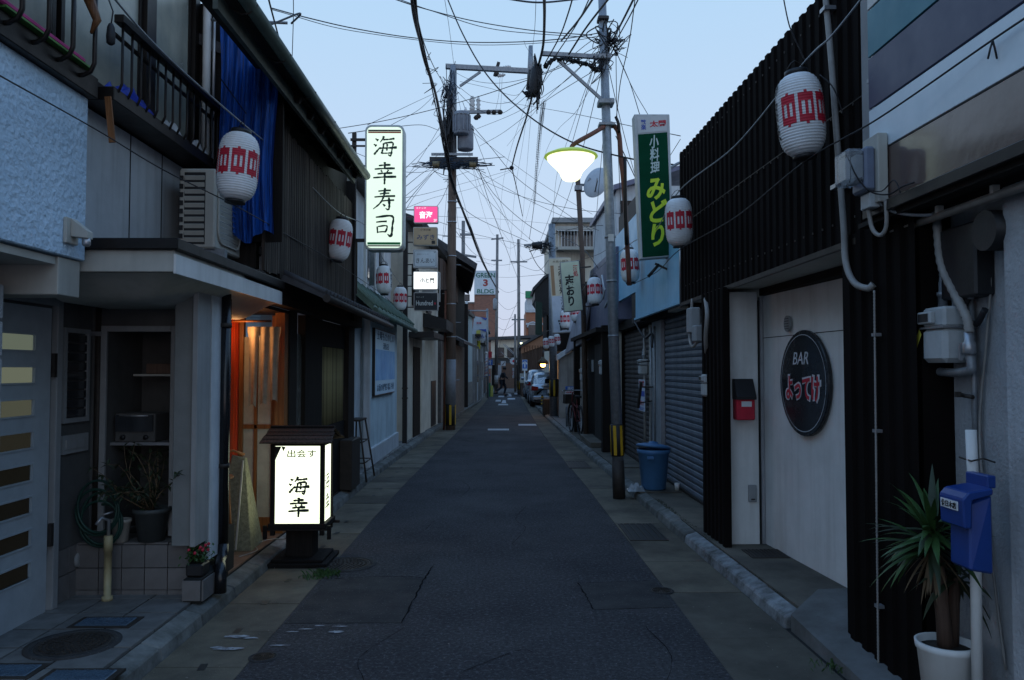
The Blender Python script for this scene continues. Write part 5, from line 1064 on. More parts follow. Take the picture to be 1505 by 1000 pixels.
# conduits
cd = thing('conduit', 'pale flexible conduit curving down the corrugated wall beside the near lantern', 'conduit', (1.9,4.6,2.3))
pt = [ax(1212,-20,1.95),ax(1222,90,1.945),ax(1230,200,1.94),ax(1240,330,1.93),ax(1243,385,1.92),ax(1255,415,1.92),ax(1275,424,1.93),ax(1284,418,1.95)]
part('pipe', MB().tube(spline(pt, 6), .018, 10), m_pipe, cd)
for q in ((1215,15),(1231,275)): p = ax(*q, 1.95); part('strap', MB().box(p.x-.03,p.x+.04,p.y-.04,p.y+.03,p.z-.012,p.z+.012), m_alu, cd)
pt = [ax(1285,427,1.93),ax(1288,640,1.93),ax(1290,860,1.93),ax(1291,975,1.93)]
ch = thing('drain_chain', 'thin pale corrugated tube running down the black sheet panel', 'tube', pt[-1]); r_ = MB(); a, b = pt[0], pt[-1]
r_.tube([a+(b-a)*(i/220) for i in range(221)], [.0065 if i % 2 else .0045 for i in range(221)], 6); part('tube', r_, m_pipe, ch)
for f in (.12,.38,.85): p = a+(b-a)*f; part('clip', MB().box(p.x-.004,p.x+.03,p.y-.01,p.y+.03,p.z-.008,p.z+.008), m_alu, ch)
wp = thing('white_pipe', 'white drain pipe rising between corrugated wall and striped signboard', 'drainpipe', (1.9,4.15,2.75))
part('pipe', MB().tube([ax(1284,-40,1.93),ax(1290,176,1.93)], .024, 12), m_white, wp); part('pipe', MB().tube([ax(1274,-40,1.96),ax(1282,180,1.96)], .009, 8), m_pipe, wp); p = ax(1287,117,1.93); part('strap', MB().box(p.x-.03,p.x+.03,p.y-.035,p.y+.035,p.z-.01,p.z+.01), m_alu, wp)

# ================================================================ NEAREST RIGHT SHOP
N1 = thing('striped_shop', 'nearest shop on the right with colour banded sign fascia over a pale wall', 'shop', (2.4, 3, .1))
part('wall', MB().box(2.15,2.6,.5,4.3,.06,2.4), m_stucco, N1); part('near_pillar', MB().box(2.06,2.16,.5,3.16,.06,2.4), m_stucco, N1, bevel=.006)
part('upper_body', MB().box(1.95,5,.5,4.14,2.4,4.6), m_siding, N1)
bands = [(2.43,2.69,mat('band_brown_gloss',(.115,.075,.062),(.09,.058,.048),rough=.22,scale=1.5,bump=.12,bscale=5,bdist=.03,coat=.5),'glossy brown fascia panel'),(2.70,2.93,mat('band_cream',(.66,.74,.78),(.60,.68,.72),rough=.4,bump=.03),'cream fascia panel'),(2.94,3.20,mat('band_navy',(.055,.06,.11),(.05,.055,.1),rough=.4,bump=.03),'navy fascia panel'),(3.21,3.45,mat('band_teal',(.02,.17,.22),(.018,.15,.2),rough=.4,bump=.03),'teal fascia panel'),(3.46,4.5,mat('band_white',(.5,.5,.48),rough=.4,bump=.03),None)]
for i, (z0, z1, m_, lab) in enumerate(bands): part('fascia_panel', MB().box(1.9,1.95,.6,3.96,z0,z1), m_, N1, label=lab, bevel=.002)
part('fascia_edge', MB().box(1.87,1.96,.6,3.99,2.37,2.425), m_bronze, N1, bevel=.004)
part('soffit', MB().box(1.9,2.2,.6,4.1,2.345,2.37), m_dkwoody, N1)
part('soffit_pipe', MB().tube([(2.0,.8,2.3),(2.0,4.0,2.3)], .02, 8), m_pipe, N1)
for y_ in (2.7,3.1,3.5): part('pipe_hanger', MB().box(1.985,2.015,y_,y_+.02,2.3,2.35), m_fascia, N1)
# electricity meter
em = thing('electricity_meter', 'glass fronted electricity meter on a beige board at the fascia corner', 'meter', (1.84,3.9,2.4))
a = at(1322,262,3.86); b = at(1337,166,3.86)
part('board', MB().box(1.845,1.895,3.76,3.92,2.42,2.76), m_fascia, em, bevel=.004)
part('housing', MB().box(1.79,1.845,3.78,3.93,2.48,2.70), mat('meter_blue_grey',(.16,.19,.26),rough=.4), em, bevel=.012)
part('glass_cover', MB().box(1.70,1.79,3.78,3.93,2.52,2.69), mat('clear_cover',(.75,.8,.85),rough=.12,trans=.85,bump=.05), em, bevel=.015)
part('dial', MB().box(1.755,1.785,3.81,3.9,2.55,2.66), m_meter, em); part('terminal_box', MB().box(1.82,1.89,3.80,3.9,2.40,2.475), m_meter, em, bevel=.004)
part('cable', MB().tube(spline([(1.84,3.86,2.41),(1.85,3.84,2.3),(1.87,3.8,2.26),(1.88,3.76,2.3),(1.87,3.74,2.42)],5), .011, 6), m_pipe, em)
part('cable', MB().tube(spline([(1.87,3.8,2.42),(1.9,3.72,2.36),(1.95,3.6,2.32),(2.02,3.52,2.31)],5), .009, 6), m_galv, em)
part('wire_tangle', MB().tube(spline([(1.71,3.8,2.66),(1.74,3.77,2.55),(1.80,3.76,2.47),(1.86,3.7,2.44),(1.88,3.6,2.455),(1.88,3.5,2.45)],5), .004, 5).tube(spline([(1.78,3.76,2.48),(1.84,3.72,2.46),(1.87,3.66,2.5),(1.88,3.62,2.43)],5), .003, 5), m_cable, em)
# gas meter + pipes on the wall (x = 2.15)
def gas(P, s, label, wall_x, tag_=True):
    x, y, z = P; g_ = thing('gas_meter', label, 'gas meter', (x,y,z))
    part('lower_case', MB().box(x-.09*s,x+.06*s,y-.10*s,y+.10*s,z,z+.17*s), m_meter, g_, bevel=.022*s); part('upper_case', MB().box(x-.085*s,x+.06*s,y-.095*s,y+.095*s,z+.172*s,z+.27*s), m_meter, g_, bevel=.012*s)
    part('flange', MB().box(x-.095*s,x+.065*s,y-.105*s,y+.105*s,z+.166*s,z+.176*s), m_alu, g_)
    part('dial_box', MB().box(x-.11*s,x-.083*s,y-.02*s,y+.1*s,z+.19*s,z+.25*s), m_meter, g_, bevel=.005*s); part('dial', MB().box(x-.113*s,x-.11*s,y+.0*s,y+.085*s,z+.2*s,z+.24*s), m_black, g_)
    for q in (-.06,.06): part('coupling', MB().lathe([(.022*s,z+.268*s),(.022*s,z+.33*s),(.027*s,z+.33*s),(.027*s,z+.35*s),(.018*s,z+.35*s),(.018*s,z+.40*s)], 12, (x,y+q*s,0)), m_galv, g_)
    part('inlet_pipe', MB().tube(spline([(x,y+.06*s,z+.39*s),(x+.01,y+.06*s,z+.44*s),(wall_x,y+.07*s,z+.45*s)],4), .018*s, 8), m_galv, g_)
    if tag_: part('yellow_tag', MB().add([(x-.1*s,y+.1*s,z+.17*s),(x-.1*s,y+.16*s,z+.08*s),(x-.11*s,y+.12*s,z+.05*s),(x-.11*s,y+.06*s,z+.14*s)], [(0,1,2,3)]), flat('tag_yellow',(.5,.42,.05)), g_)
    return g_
gas((2.08,3.58,1.63), .95, 'large pale gas meter with yellow tag on the nearest right wall', 2.15)
gp = thing('gas_pipework', 'ribbed hose and bent pipes beside the nearest gas meter', 'pipes', (2.1,3.55,1.4))
sp1 = spline([ax(1375,290,2.06),ax(1378,340,2.06),ax(1384,390,2.06),ax(1402,430,2.06),ax(1420,465,2.06),ax(1425,490,2.06)],8)
part('ribbed_hose', MB().tube(sp1, [.021 if i%2 else .0175 for i in range(len(sp1))], 12), m_pipe, gp)
part('valve', MB().lathe([(.02,-.05),(.028,-.04),(.028,0),(.02,.01),(.02,.05)], 12, ax(1424,505,2.06)), m_alu, gp); part('valve_lever', MB().bar(ax(1412,505,2.04),ax(1412,530,2.04),.012), m_alu, gp)
part('bent_pipe', MB().tube(spline([ax(1424,515,2.07),ax(1428,538,2.07),ax(1424,545,2.07),ax(1400,548,2.07),ax(1375,546,2.09)],6), .02, 10), m_galv, gp)
part('riser', MB().tube([ax(1425,400,2.12),ax(1432,560,2.12),ax(1434,700,2.12)], .013, 8), m_galv, gp); part('riser', MB().tube(spline([ax(1379,405,2.1),ax(1400,402,2.1),ax(1418,400,2.1),ax(1425,410,2.1),ax(1427,440,2.1)],5), .014, 8), m_galv, gp)
part('tap', MB().tube([ax(1408,580,2.08),ax(1430,584,2.1)], .01, 6).bar(ax(1408,576,2.06),ax(1408,584,2.06),.02), m_iron, gp)
part('thin_cable', MB().tube(spline([ax(1452,390,2.13),ax(1456,420,2.13),ax(1450,500,2.13),ax(1440,640,2.13),ax(1455,800,2.13),ax(1478,985,2.13)],8), .006, 6), m_pipe, gp)
ef = thing('extractor_fan', 'black round extractor duct under the near fascia', 'fan', (2.1,3.15,1.95))
part('duct', MB().tube([(2.22,3.22,2.18),(2.02,3.22,2.18)], .085, 20), m_black, ef); part('motor_box', MB().box(2.06,2.15,3.35,3.62,1.92,2.25), m_black, ef, bevel=.01)
part('hose', MB().tube(spline([(2.1,3.45,1.95),(2.09,3.5,1.85),(2.1,3.42,1.8),(2.1,3.35,1.86)],5), .015, 6), m_cable, ef)
# mailbox on a white pole
MP = thing('white_post_pipe', 'white pipe post on the near right wall holding the blue post box', 'pipe', (2.02,3.3,.06))
part('pipe', MB().tube([ax(1437,1040,2.0),ax(1434,830,2.0),ax(1430,700,2.0),ax(1427,632,2.0)], .022, 12), m_white, MP)
part('wire_tie', MB().tube([ax(1410,672,2.0),ax(1428,678,1.975),ax(1445,674,2.0),ax(1462,680,2.1)], .004, 5), m_iron, MP)
BX = thing('blue_mailbox', 'blue plastic wall letterbox with white name label near the potted yucca', 'letterbox', (1.95,3.15,.8))
m_bb = mat('mailbox_blue', (.01,.045,.22), (.008,.038,.18), rough=.35, bump=.05)
f0, f1 = 3.12, 3.30
zA, zB = 1.6-.163*3.2*0-.0, 0
pz = lambda py, Y: at(1400,py,Y).z
X0, X1 = 1.855, 1.955
part('body', MB().extr([(X0+.02,3.12,pz(735,3.2)),(X0+.005,3.10,pz(830,3.2)),(X1,3.10,pz(836,3.2)),(X1,3.10,pz(722,3.2))], (0,.14,0)), m_bb, BX, bevel=.008)
part('hood', MB().extr([(X0-.02,3.09,pz(770,3.2)),(X0-.025,3.09,pz(728,3.2)),(X0+.0,3.09,pz(718,3.2)),(X1,3.09,pz(712,3.2)),(X1,3.09,pz(722,3.2)),(X0+.015,3.09,pz(730,3.2)),(X0+.01,3.09,pz(770,3.2))], (0,.17,0)), m_bb, BX, bevel=.006)
part('back_tab', MB().box(X1-.005,X1+.03,3.12,3.27,pz(714,3.2),pz(696,3.2)), m_bb, BX, bevel=.004)
part('name_label', MB().box(X0-.029,X0-.026,3.12,3.24,pz(746,3.2),pz(733,3.2)), m_wh, BX)
text('佐日木店', (X0-.0295,3.18,(pz(746,3.2)+pz(733,3.2))/2), (0,-1,0),(0,0,1), .026, m_ink, BX, w=.105, bold=.02)
# planter and yucca
q = at(1388,1000,3.55); px_ = q.x
YP = thing('white_planter', 'white round planter at the foot of the near right wall', 'plant pot', (1.98,3.45,.06))
pc = Vector((1.955,3.45,.06))
part('pot', MB().lathe([(.085,0),(.115,.31),(.122,.315),(.125,.345),(.112,.345),(.108,.31)], 36, pc), m_white, YP); part('soil', MB().lathe([(.108,.315),(.02,.325)],24,pc), m_soil, YP)
YC = thing('yucca_plant', 'potted yucca with long drooping green leaves in the white planter', 'plant', pc+Vector((0,0,.3)))
part('trunk', MB().tube([pc+Vector((.0,0,.3)),pc+Vector((-.01,0,.45)),pc+Vector((-.03,-.01,.62)),pc+Vector((-.05,0,.80))], [.035,.03,.03,.025], 10).tube([pc+Vector((.04,.02,.3)),pc+Vector((.05,.02,.5)),pc+Vector((.06,.02,.62))], [.028,.024,.02], 10), m_brown, YC)
def blade(base, az, el, L_, w, droop, m_, nm='leaf', fold=.3):
    mb = MB(); n = 8; vs = []; p = Vector(base); d = Vector((math.cos(az)*math.cos(el), math.sin(az)*math.cos(el), math.sin(el))); side = Vector((-math.sin(az), math.cos(az), 0))
    for i in range(n+1):
        t_ = i/n; ww = w*(.55+.9*t_ if t_ < .35 else .87*(1-((t_-.35)/.65)**1.8)+.005)
        up = side.cross(d).normalized()
        vs += [p-side*ww+up*ww*fold, p, p+side*ww+up*ww*fold]
        d = (d+Vector((0,0,-droop/n))).normalized(); p = p+d*(L_/n)
    mb.add(vs, [(i*3+k, i*3+k+1, i*3+k+4, i*3+k+3) for i in range(n) for k in (0,1)], True)
    return part(nm, mb, m_, YC)
q = random.Random(4)
hd = pc+Vector((-.05,0,.80)); hd2 = pc+Vector((.06,.02,.64))
for i in range(72):
    az = q.gauss(3.3,1.5); el = q.uniform(-.4,1.3); blade(hd+Vector((0,0,q.uniform(-.06,.04))), az, el, q.uniform(.2,.34), q.uniform(.014,.022), q.uniform(.3,1.3), m_leaf if q.random()<.8 else m_leafdk)
for i in range(22): blade(hd2+Vector((0,0,q.uniform(-.05,.02))), q.uniform(0,6.28), q.uniform(-.6,.9), q.uniform(.18,.3), q.uniform(.013,.02), q.uniform(.8,2.0), m_leafdk)
for i in range(26): blade(hd+Vector((0,0,-.05)), q.uniform(0,6.28), q.uniform(-1.2,-.5), q.uniform(.15,.26), .009, .8, m_drybrown, 'dry_leaf')
single('wooden_plank', 'yellow wooden plank lying on the ground at the bottom right corner', 'plank', MB().bar((1.98,3.02,.075),(2.1,3.0,.1),.04,.02), m_honey)
# ================================================================ SHUTTERED SHOPS
SH = thing('shuttered_shop', 'shop with two roller shutters under a pale blue fascia on the right', 'shop', (2.6, 11, .1))
part('body', MB().box(2.34,6,8.3,14.2,.1,3.4), m_siding, SH)
def shutter(x, ya, yb, z0, z1, m_, label, n=None, p=.078):
    s_ = part('roller_shutter', MB().box(x+.03,x+.05,ya,yb,z0,z1), m_black, SH, label=label); L_ = yb-ya
    sl = MB().extr([(0,0,0),(-.008,0,.012),(-.016,0,p*.45),(-.010,0,p*.85),(0,0,p*.93),(.006,0,p*.93),(.006,0,0)], (0,L_,0)).mesh('shutter_slat', m_)
    for i in range(int((z1-z0)/p)): piece('shutter_slat', sl, s_, (x+.02, ya, z0+.01+i*p))
    part('bottom_bar', MB().box(x-.0,x+.04,ya,yb,z0-.0,z0+.02), m_iron, s_); return s_
shutter(2.24, 8.35, 10.68, .1, 2.3, m_shutter, 'blue grey roller shutter nearest the bar')
part('pillar', MB().box(2.2,2.4,10.7,11.35,.1,2.3), m_stucco, SH, bevel=.005)
shutter(2.22, 11.4, 14.0, .1, 2.25, m_shutter2, 'grey brown roller shutter behind the steel pole')
part('guide_rail', MB().box(2.19,2.24,10.66,10.71,.1,2.3), m_alu, SH); part('guide_rail', MB().box(2.17,2.22,11.36,11.42,.1,2.25), m_fascia, SH); part('guide_rail', MB().box(2.12,2.17,14.0,14.1,.1,2.3), m_fascia, SH)
part('shutter_hood', MB().box(2.1,2.34,8.3,14.1,2.28,2.42), m_dkwoody, SH)
for i, (ya, yb) in enumerate(((8.25,9.05),(9.06,9.9),(9.91,11.25))): part('blue_fascia_panel', MB().box(1.95,1.98,ya,yb,2.34,3.32), m_lightblue, SH, bevel=.002)
part('fascia_lip', MB().box(1.93,1.98,8.25,11.27,2.31,2.34), m_lightblue, SH)
part('fascia_back', MB().box(1.98,2.36,8.25,11.2,2.36,3.3), m_iron, SH)
part('light_strip', MB().box(2.0,2.1,8.7,9.3,2.28,2.31), m_fascia, SH)
part('fascia_box', MB().box(2.02,2.3,11.3,12.0,2.3,2.75), m_black, SH)
part('upper_sheet', MB().box(2.0,2.05,11.3,13.8,2.75,3.9), m_lightblue, SH); part('upper_sheet', MB().box(2.1,2.14,11.5,13.8,3.9,4.3), m_iron, SH)
part('downpipe', MB().tube([(1.93,8.28,3.1),(1.93,8.28,2.3)], .025, 10), m_alu, SH)
part('pipe_run', MB().tube([(2.15,10.9,2.2),(2.15,10.9,.12)], .02, 8), m_galv, SH); part('pipe_run', MB().tube([(2.15,11.15,2.2),(2.15,11.15,.12)], .016, 8), m_galv, SH); part('pipe_run', MB().tube([(2.12,11.5,2.2),(2.12,11.5,.12)], .02, 8), m_pipe, SH)
part('cable_run', MB().tube(spline([(2.0,11.6,2.3),(2.05,11.1,2.05),(2.12,10.9,2.1),(2.1,10.8,1.9)],5), .014, 6).tube([(2.16,11.3,1.72),(2.0,11.35,1.7)], .01, 5), m_cable, SH)
gas((2.12,11.1+.45,1.52), .85, 'small gas meter on the shutter pillar above a paper notice', 2.2, False)
gas((1.93,7.2,1.35), .75, 'gas meter on the black corrugated strip beside the blue grey shutter', 1.95, False)
gas((1.9,14.3,1.5), 1.0, 'gas meter on the dark wooden house just beyond the steel pole', 2.0, False)
gas((1.84,17.2,1.35), 1.0, 'gas meter at the far end of the dark wooden house front', 1.95, False)
em2 = thing('electricity_meter', 'grey electricity meter hanging under the corrugated wall end', 'meter', (1.9,7.6,1.9))
part('case', MB().box(1.83,1.93,7.5,7.68,1.95,2.2), m_siding, em2, bevel=.012); part('lower_case', MB().box(1.84,1.92,7.35,7.5,1.86,2.02), m_siding, em2, bevel=.012)
part('cable', MB().tube(spline([(1.9,7.7,2.3),(1.88,7.75,1.95),(1.87,7.6,1.82),(1.87,7.4,1.86)],6), .014, 8).tube(spline([(1.9,7.2,2.25),(1.86,7.0,2.1),(1.86,7.05,1.9),(1.9,7.18,1.75)],6), .02, 8), m_pipe, em2)
nb = thing('wall_notice', 'blue and red printed paper notice beside the grey brown shutter', 'notice', (2.1,11.6,1.0))
a, b = at(934,592,11.7), at(946,550,11.7)
part('sheet', MB().box(2.095,2.1,11.35,11.85,.98,1.45), flat('notice_white',(.55,.6,.68)), nb); part('blue_block', MB().box(2.092,2.095,11.37,11.83,1.2,1.28), MATS['banner_blue'], nb)
text('貸店舗', (2.092,11.6,1.38), (0,-1,0),(0,0,1), .1, m_r2, nb, w=.4, bold=.03); text('お問合せ', (2.092,11.6,1.1), (0,-1,0),(0,0,1), .07, m_r2, nb, w=.36); text('電話まで', (2.092,11.6,1.02), (0,-1,0),(0,0,1), .05, MATS['banner_blue'], nb, w=.36)
single('hinged_bracket', 'rusty dark bracket leaning over the paper notice', 'bracket', MB().bar((1.98,11.0,1.42),(1.96,11.15,1.05),.035,.03).tube([(2.15,11.0,1.35),(1.98,11.05,1.35)], .012, 6).tube([(2.15,11.1,1.15),(1.97,11.1,1.12)], .01, 6), m_iron)
# dustbin
DB = thing('blue_dustbin', 'blue plastic dustbin with loose tilted lid in front of the shutter pillar', 'dustbin', (1.93,10.35,.1))
dc = ag(961,722,.1); dc = Vector((dc.x+.03, dc.y+.16, .1)); m_bin = mat('bin_blue', (.06,.17,.34), (.05,.14,.28), rough=.4, bump=.05)
DB.location = dc
part('bucket', MB().lathe([(.135,0),(.15,.02),(.19,.44),(.205,.45),(.21,.50),(.198,.50),(.185,.45)], 40, dc), m_bin, DB); part('handle', MB().box(dc.x-.12,dc.x-.04,dc.y-.235,dc.y-.19,dc.z+.39,dc.z+.43), m_bin, DB, bevel=.006)
lid = MB().lathe([(.215,0),(.22,.02),(.19,.035),(.12,.05),(.06,.055),(.055,.075),(.01,.08)], 40).xf(Matrix.Translation(dc+Vector((-.0,.02,.515)))@Matrix.Rotation(R(6),4,'Y')@Matrix.Rotation(R(-5),4,'X')); part('lid', lid, m_bin, DB)
single('concrete_block', 'flat concrete block under the blue dustbin', 'block', MB().box(dc.x-.22,dc.x+.3,dc.y-.22,dc.y+.2,.085,.099), m_apron)
single('paper_cup', 'white paper cup standing beside the blue dustbin', 'cup', MB().lathe([(.025,0),(.033,.09),(.03,.09)], 14, (dc.x+.27,dc.y-.1,.1)), m_white)
single('plastic_bag', 'clear crumpled plastic bag on the ground left of the dustbin', 'bag', heap((dc.x-.24,dc.y-.1,.1), .11, .1, .1, 11), mat('bag_clear',(.35,.38,.4),(.15,.17,.18),rough=.15,bump=.4))
# ================================================================ DARK WOODEN HOUSE with purple hood
W = thing('dark_wooden_house', 'dark wooden shop front under a grey purple metal hood on the right', 'shop', (2.3, 16, .1))
part('wall', MB().box(2.0,6,14.12,19.0,.1,2.6), m_dkwood, W)
for i in range(24): part('wall_board', MB().box(1.985,2.0,14.15+i*.2,14.33+i*.2,.1,2.4), m_dkwood, W, bevel=.004)
part('post', MB().box(1.84,1.98,14.15,14.35,.1,2.4), m_dkwood, W); part('post', MB().box(1.76,1.9,18.7,18.9,.1,2.35), m_dkwood, W)
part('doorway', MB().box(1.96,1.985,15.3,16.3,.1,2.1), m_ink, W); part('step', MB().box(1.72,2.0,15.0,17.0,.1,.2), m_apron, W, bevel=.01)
part('metal_hood', MB().extr([ax(861,502,1.95),ax(905,470,1.95),ax(905,362,1.95),ax(872,394,1.95)], (.35,0,0)), m_purple, W, bevel=.01)
part('hood_stroke', MB().tube(spline([ax(896,400,1.94),ax(897,425,1.94),ax(894,440,1.94),ax(889,452,1.94)],5), .02, 5).tube(spline([ax(885,405,1.94),ax(888,425,1.94)],5), .018, 5).tube(spline([ax(889,425,1.94),ax(886,440,1.94)],5), .015, 5), m_white2, W)
part('hood_end', MB().extr([ax(858,505,1.9),ax(861,502,1.95),ax(872,394,1.95),ax(868,398,1.9)], (0,.1,0)), m_white2, W)
part('canvas', MB().extr([ax(830,520,1.75),ax(856,503,1.82),ax(866,440,1.9),ax(843,470,1.8)], (.05,0,0)), mat('pale_canvas',(.45,.45,.5),(.33,.33,.37),rough=.8,scale=3,streak=.2), W)
part('lower_eave', MB().box(1.72,2.0,14.1,19.2,2.28,2.36), m_dkwoody, W); part('pipe', MB().tube([(1.9,14.2,1.4),(1.9,14.2,.1)], .04, 8), m_white2, W)
part('name_plate', MB().box(1.94,1.96,16.4,16.7,1.55,1.8), m_siding, W)
# grey stained wall at the end with notice and bicycle
GW = thing('stained_wall_building', 'grey stained mortar wall with pale sloping coping beyond the dark shop', 'building', (2.6, 24, .1))
part('wall', MB().prism([(1.87,24.45),(5,24.45),(5,27),(1.84,27)], .1, 2.05), mat('stained_mortar',(.30,.29,.27),(.17,.16,.15),rough=.95,scale=1.5,bump=.6,streak=.7), GW)
GW2 = part('coping', MB().extr([at(819,530,24),at(845,512,24),at(846,505,24),at(819,522,24)], (0,.6,0)), m_white2, GW)
part('end_wall', MB().extr([at(822,616,24.2),at(862,616,24.2),at(862,506,24.2),at(822,528,24.2)], (0,.2,0)), MATS['stained_mortar'], GW)
NB = thing('street_notice', 'small white notice with blue header and red lines beside the parked bicycle', 'notice', at(842,587,18.9))
a, b = at(831,587,18.9), at(853,568,18.9)
part('board', MB().box(a.x,b.x,18.9,18.92,a.z,b.z), m_wh, NB); part('header', MB().box(a.x,b.x,18.895,18.9,b.z-.1,b.z), m_bl, NB)
text('高徳寺', ((a.x+b.x)/2,18.893,b.z-.05),(1,0,0),(0,0,1),.075,m_wh,NB,w=.26,bold=.02)
for i, s_ in enumerate(('自転車は','ここには','ご遠慮ください')): text(s_, ((a.x+b.x)/2,18.895,b.z-.145-.062*i),(1,0,0),(0,0,1),.045,m_r2,NB,w=.32,bold=.02,name='small_lettering')
part('stake', MB().tube([((a.x+b.x)/2,18.93,b.z),((a.x+b.x)/2,18.93,.1)], .015, 6), m_galv, NB)
# bicycle
def bicycle(o, ang, label):
    t = thing('bicycle', label, 'bicycle', o); M_ = Matrix.Translation(o)@Matrix.Rotation(ang,4,'Z')
    for x in (-.5,.55):
        w_ = part('wheel', MB().tube([(x+.31*math.cos(a),0,.33+.31*math.sin(a)) for a in [2*math.pi*i/28 for i in range(29)]], .018, 6, False).xf(M_), m_cable, t)
        s_ = MB()
        for i in range(14): a = 2*math.pi*i/14; s_.tube([(x,0,.33),(x+.3*math.cos(a),0,.33+.3*math.sin(a))], .002, 3)
        part('spokes', s_.xf(M_), m_alu, w_); part('mudguard', MB().tube([(x+.345*math.cos(a),0,.33+.345*math.sin(a)) for a in [math.pi*(.05+.8*i/10) for i in range(11)]], .02, 5).xf(M_), m_iron, t)
    fr_ = MB()
    for a, b in (((-.5,0,.33),(-.05,0,.3)),((-.05,0,.3),(-.2,0,.82)),((-.05,0,.3),(.38,0,.72)),((-.2,0,.6),(.38,0,.72)),((-.5,0,.33),(-.2,0,.68)),((.55,0,.33),(.36,0,.95))): fr_.tube([a,b], .016, 6)
    part('frame', fr_.xf(M_), flat('bike_red',(.12,.02,.02)), t); part('handlebar', MB().tube(spline([(.1,-.27,.98),(.3,-.24,1.0),(.37,0,1.0),(.3,.24,1.0),(.1,.27,.98)],4), .013, 6).xf(M_), m_alu, t)
    part('saddle', MB().extr([(-.34,-.08,.84),(-.34,.08,.84),(-.1,.03,.85),(-.05,0,.85),(-.1,-.03,.85)], (0,0,.05)).xf(M_), m_black, t, bevel=.01)
    part('basket', MB().extr([(.42,-.15,.68),(.72,-.15,.68),(.76,-.17,.9),(.4,-.17,.9)], (0,.32,0)).xf(M_), m_iron, t); part('crank', MB().tube([(-.05,-.07,.3),(-.05,-.09,.14),(-.05,-.16,.14)], .01, 5).xf(M_), m_alu, t); part('lamp', MB().ball((.45,0,.62),.03,6).xf(M_), m_wh, t)
bicycle(Vector((1.74,18.2,.1)), R(96), 'dark red bicycle parked against the grey wall below the notice')
for i, (px_, l_) in enumerate(((833,'left'),(838,'right'))): a = ag(px_,627,.1); single('parking_post', 'short grey parking hoop post beside the bicycle, the %s one' % l_, 'post', MB().tube([(a.x,a.y,.1),(a.x,a.y,.62),(a.x,a.y,.64)], .03, 8), m_galv)
single('stone_block', 'dark square stone block at the foot of the galvanised pole', 'block', MB().box(1.42,1.66,26.3,26.7,.05,.6), m_iron, bevel=.02)
# far right buildings
BB = thing('balcony_apartment', 'pale beige apartment upper storeys with white balcony railing behind the right signs', 'building', (5, 33, 0))
x0 = at(817,400,30).x
part('wall', MB().box(x0,x0+7,30,38,0,at(850,329,30).z), m_beige, BB); part('roof_slab', MB().box(x0-.15,x0+7,29.7,38,at(850,329,30).z,at(850,329,30).z+.18), m_siding, BB)
part('balcony_slab', MB().box(x0,x0+3,29.4,30,at(850,366,30).z-.12,at(850,366,30).z), m_fascia, BB); part('balcony_slab', MB().box(x0,x0+3,29.4,30,at(850,330,30).z-.3,at(850,330,30).z-.18), m_fascia, BB)
rz = at(850,366,30).z
for i in range(20): part('railing_bar', MB().box(x0+.05+i*.12,x0+.065+i*.12,29.42,29.44,rz,rz+.62), m_white, BB)
part('railing', MB().box(x0,x0+2.5,29.41,29.45,rz+.6,rz+.64), m_white, BB)
for i in range(3): w_ = part('window', MB().box(x0+.2+i*.75,x0+.8+i*.75,29.95,30,rz,rz+.75), m_alu, BB); part('pane', MB().box(x0+.24+i*.75,x0+.76+i*.75,29.93,29.95,rz+.05,rz+.7), m_glass, w_)
SV = thing('small_grey_house', 'grey upper storey with sloping roof just right of the steel pole', 'house', (3.5, 22, 0))
a, b = at(907,500,20), at(932,262,20); part('wall', MB().box(a.x,a.x+3,20,25,2.6,b.z-.2), m_white2, SV); part('roof', MB().extr([(a.x-.1,19.8,b.z-.35),(a.x+3,19.8,b.z+.6),(a.x+3,19.8,b.z+.7),(a.x-.1,19.8,b.z-.22)], (0,5.4,0)), m_purple, SV)
part('window', MB().box(a.x+.1,a.x+.5,19.95,20,b.z-1.2,b.z-.6), m_bronze, SV); part('vent_pipe', MB().tube([(a.x+.2,19.8,3),(a.x+.2,19.8,5.3)], .05, 8), m_white, SV)
DE = thing('dark_awning_house', 'house with dark shingled awning and narrow green sign beyond the galvanised pole', 'house', (1.9, 29, .1))
part('wall', MB().prism([(1.62,27.5),(3.5,27.5),(3.5,30),(1.62,30)], 2.3, 4.7), m_dkwood, DE)
a = at(786,405,27.4); b = at(812,500,27.4)
part('awning', MB().extr([at(786,440,27.3),at(786,425,27.3),at(800,412,27.3),at(812,405,27.3),at(812,470,27.3),at(795,452,27.3)], (0,2.4,0)), m_black, DE)
part('roof', MB().extr([at(784,428,27.2),at(800,410,27.2),at(813,402,27.2),at(813,399,27.2),at(799,406,27.2),at(783,423,27.2)], (0,2.7,0)), m_roof, DE)
part('narrow_sign', MB().extr([at(787,492,27.1),at(797,493,27.1),at(797,445,27.1),at(787,443,27.1)], (0,.2,0)), mat('sign_dark_green',(.012,.05,.035),rough=.4), DE)
GH = thing('gabled_brown_house', 'brown boarded house with orange rendered gable behind the parked car', 'house', (3, 46, 0))
part('wall', MB().extr([at(767,585,46),at(860,585,46),at(860,440,46),at(812,488,46),at(767,512,46)], (0,8,0)), m_brown, GH)
part('gable_band', MB().extr([at(766,520,45.9),at(766,510,45.9),at(812,486,45.9),at(840,470,45.9),at(840,490,45.9),at(812,504,45.9)], (0,.08,0)), mat('orange_render',(.38,.19,.11),(.3,.15,.09),rough=.9,scale=2,bump=.3,streak=.3), GH)
part('roof', MB().extr([at(764,511,45.7),at(812,483,45.7),at(840,465,45.7),at(840,461,45.7),at(812,479,45.7),at(764,507,45.7)], (0,9,0)), m_roof, GH)
for i in range(12): a = at(770+i*4,580,45.9); part('wall_batten', MB().box(a.x,a.x+.05,45.9,46,.1,3.0), m_brown, GH)
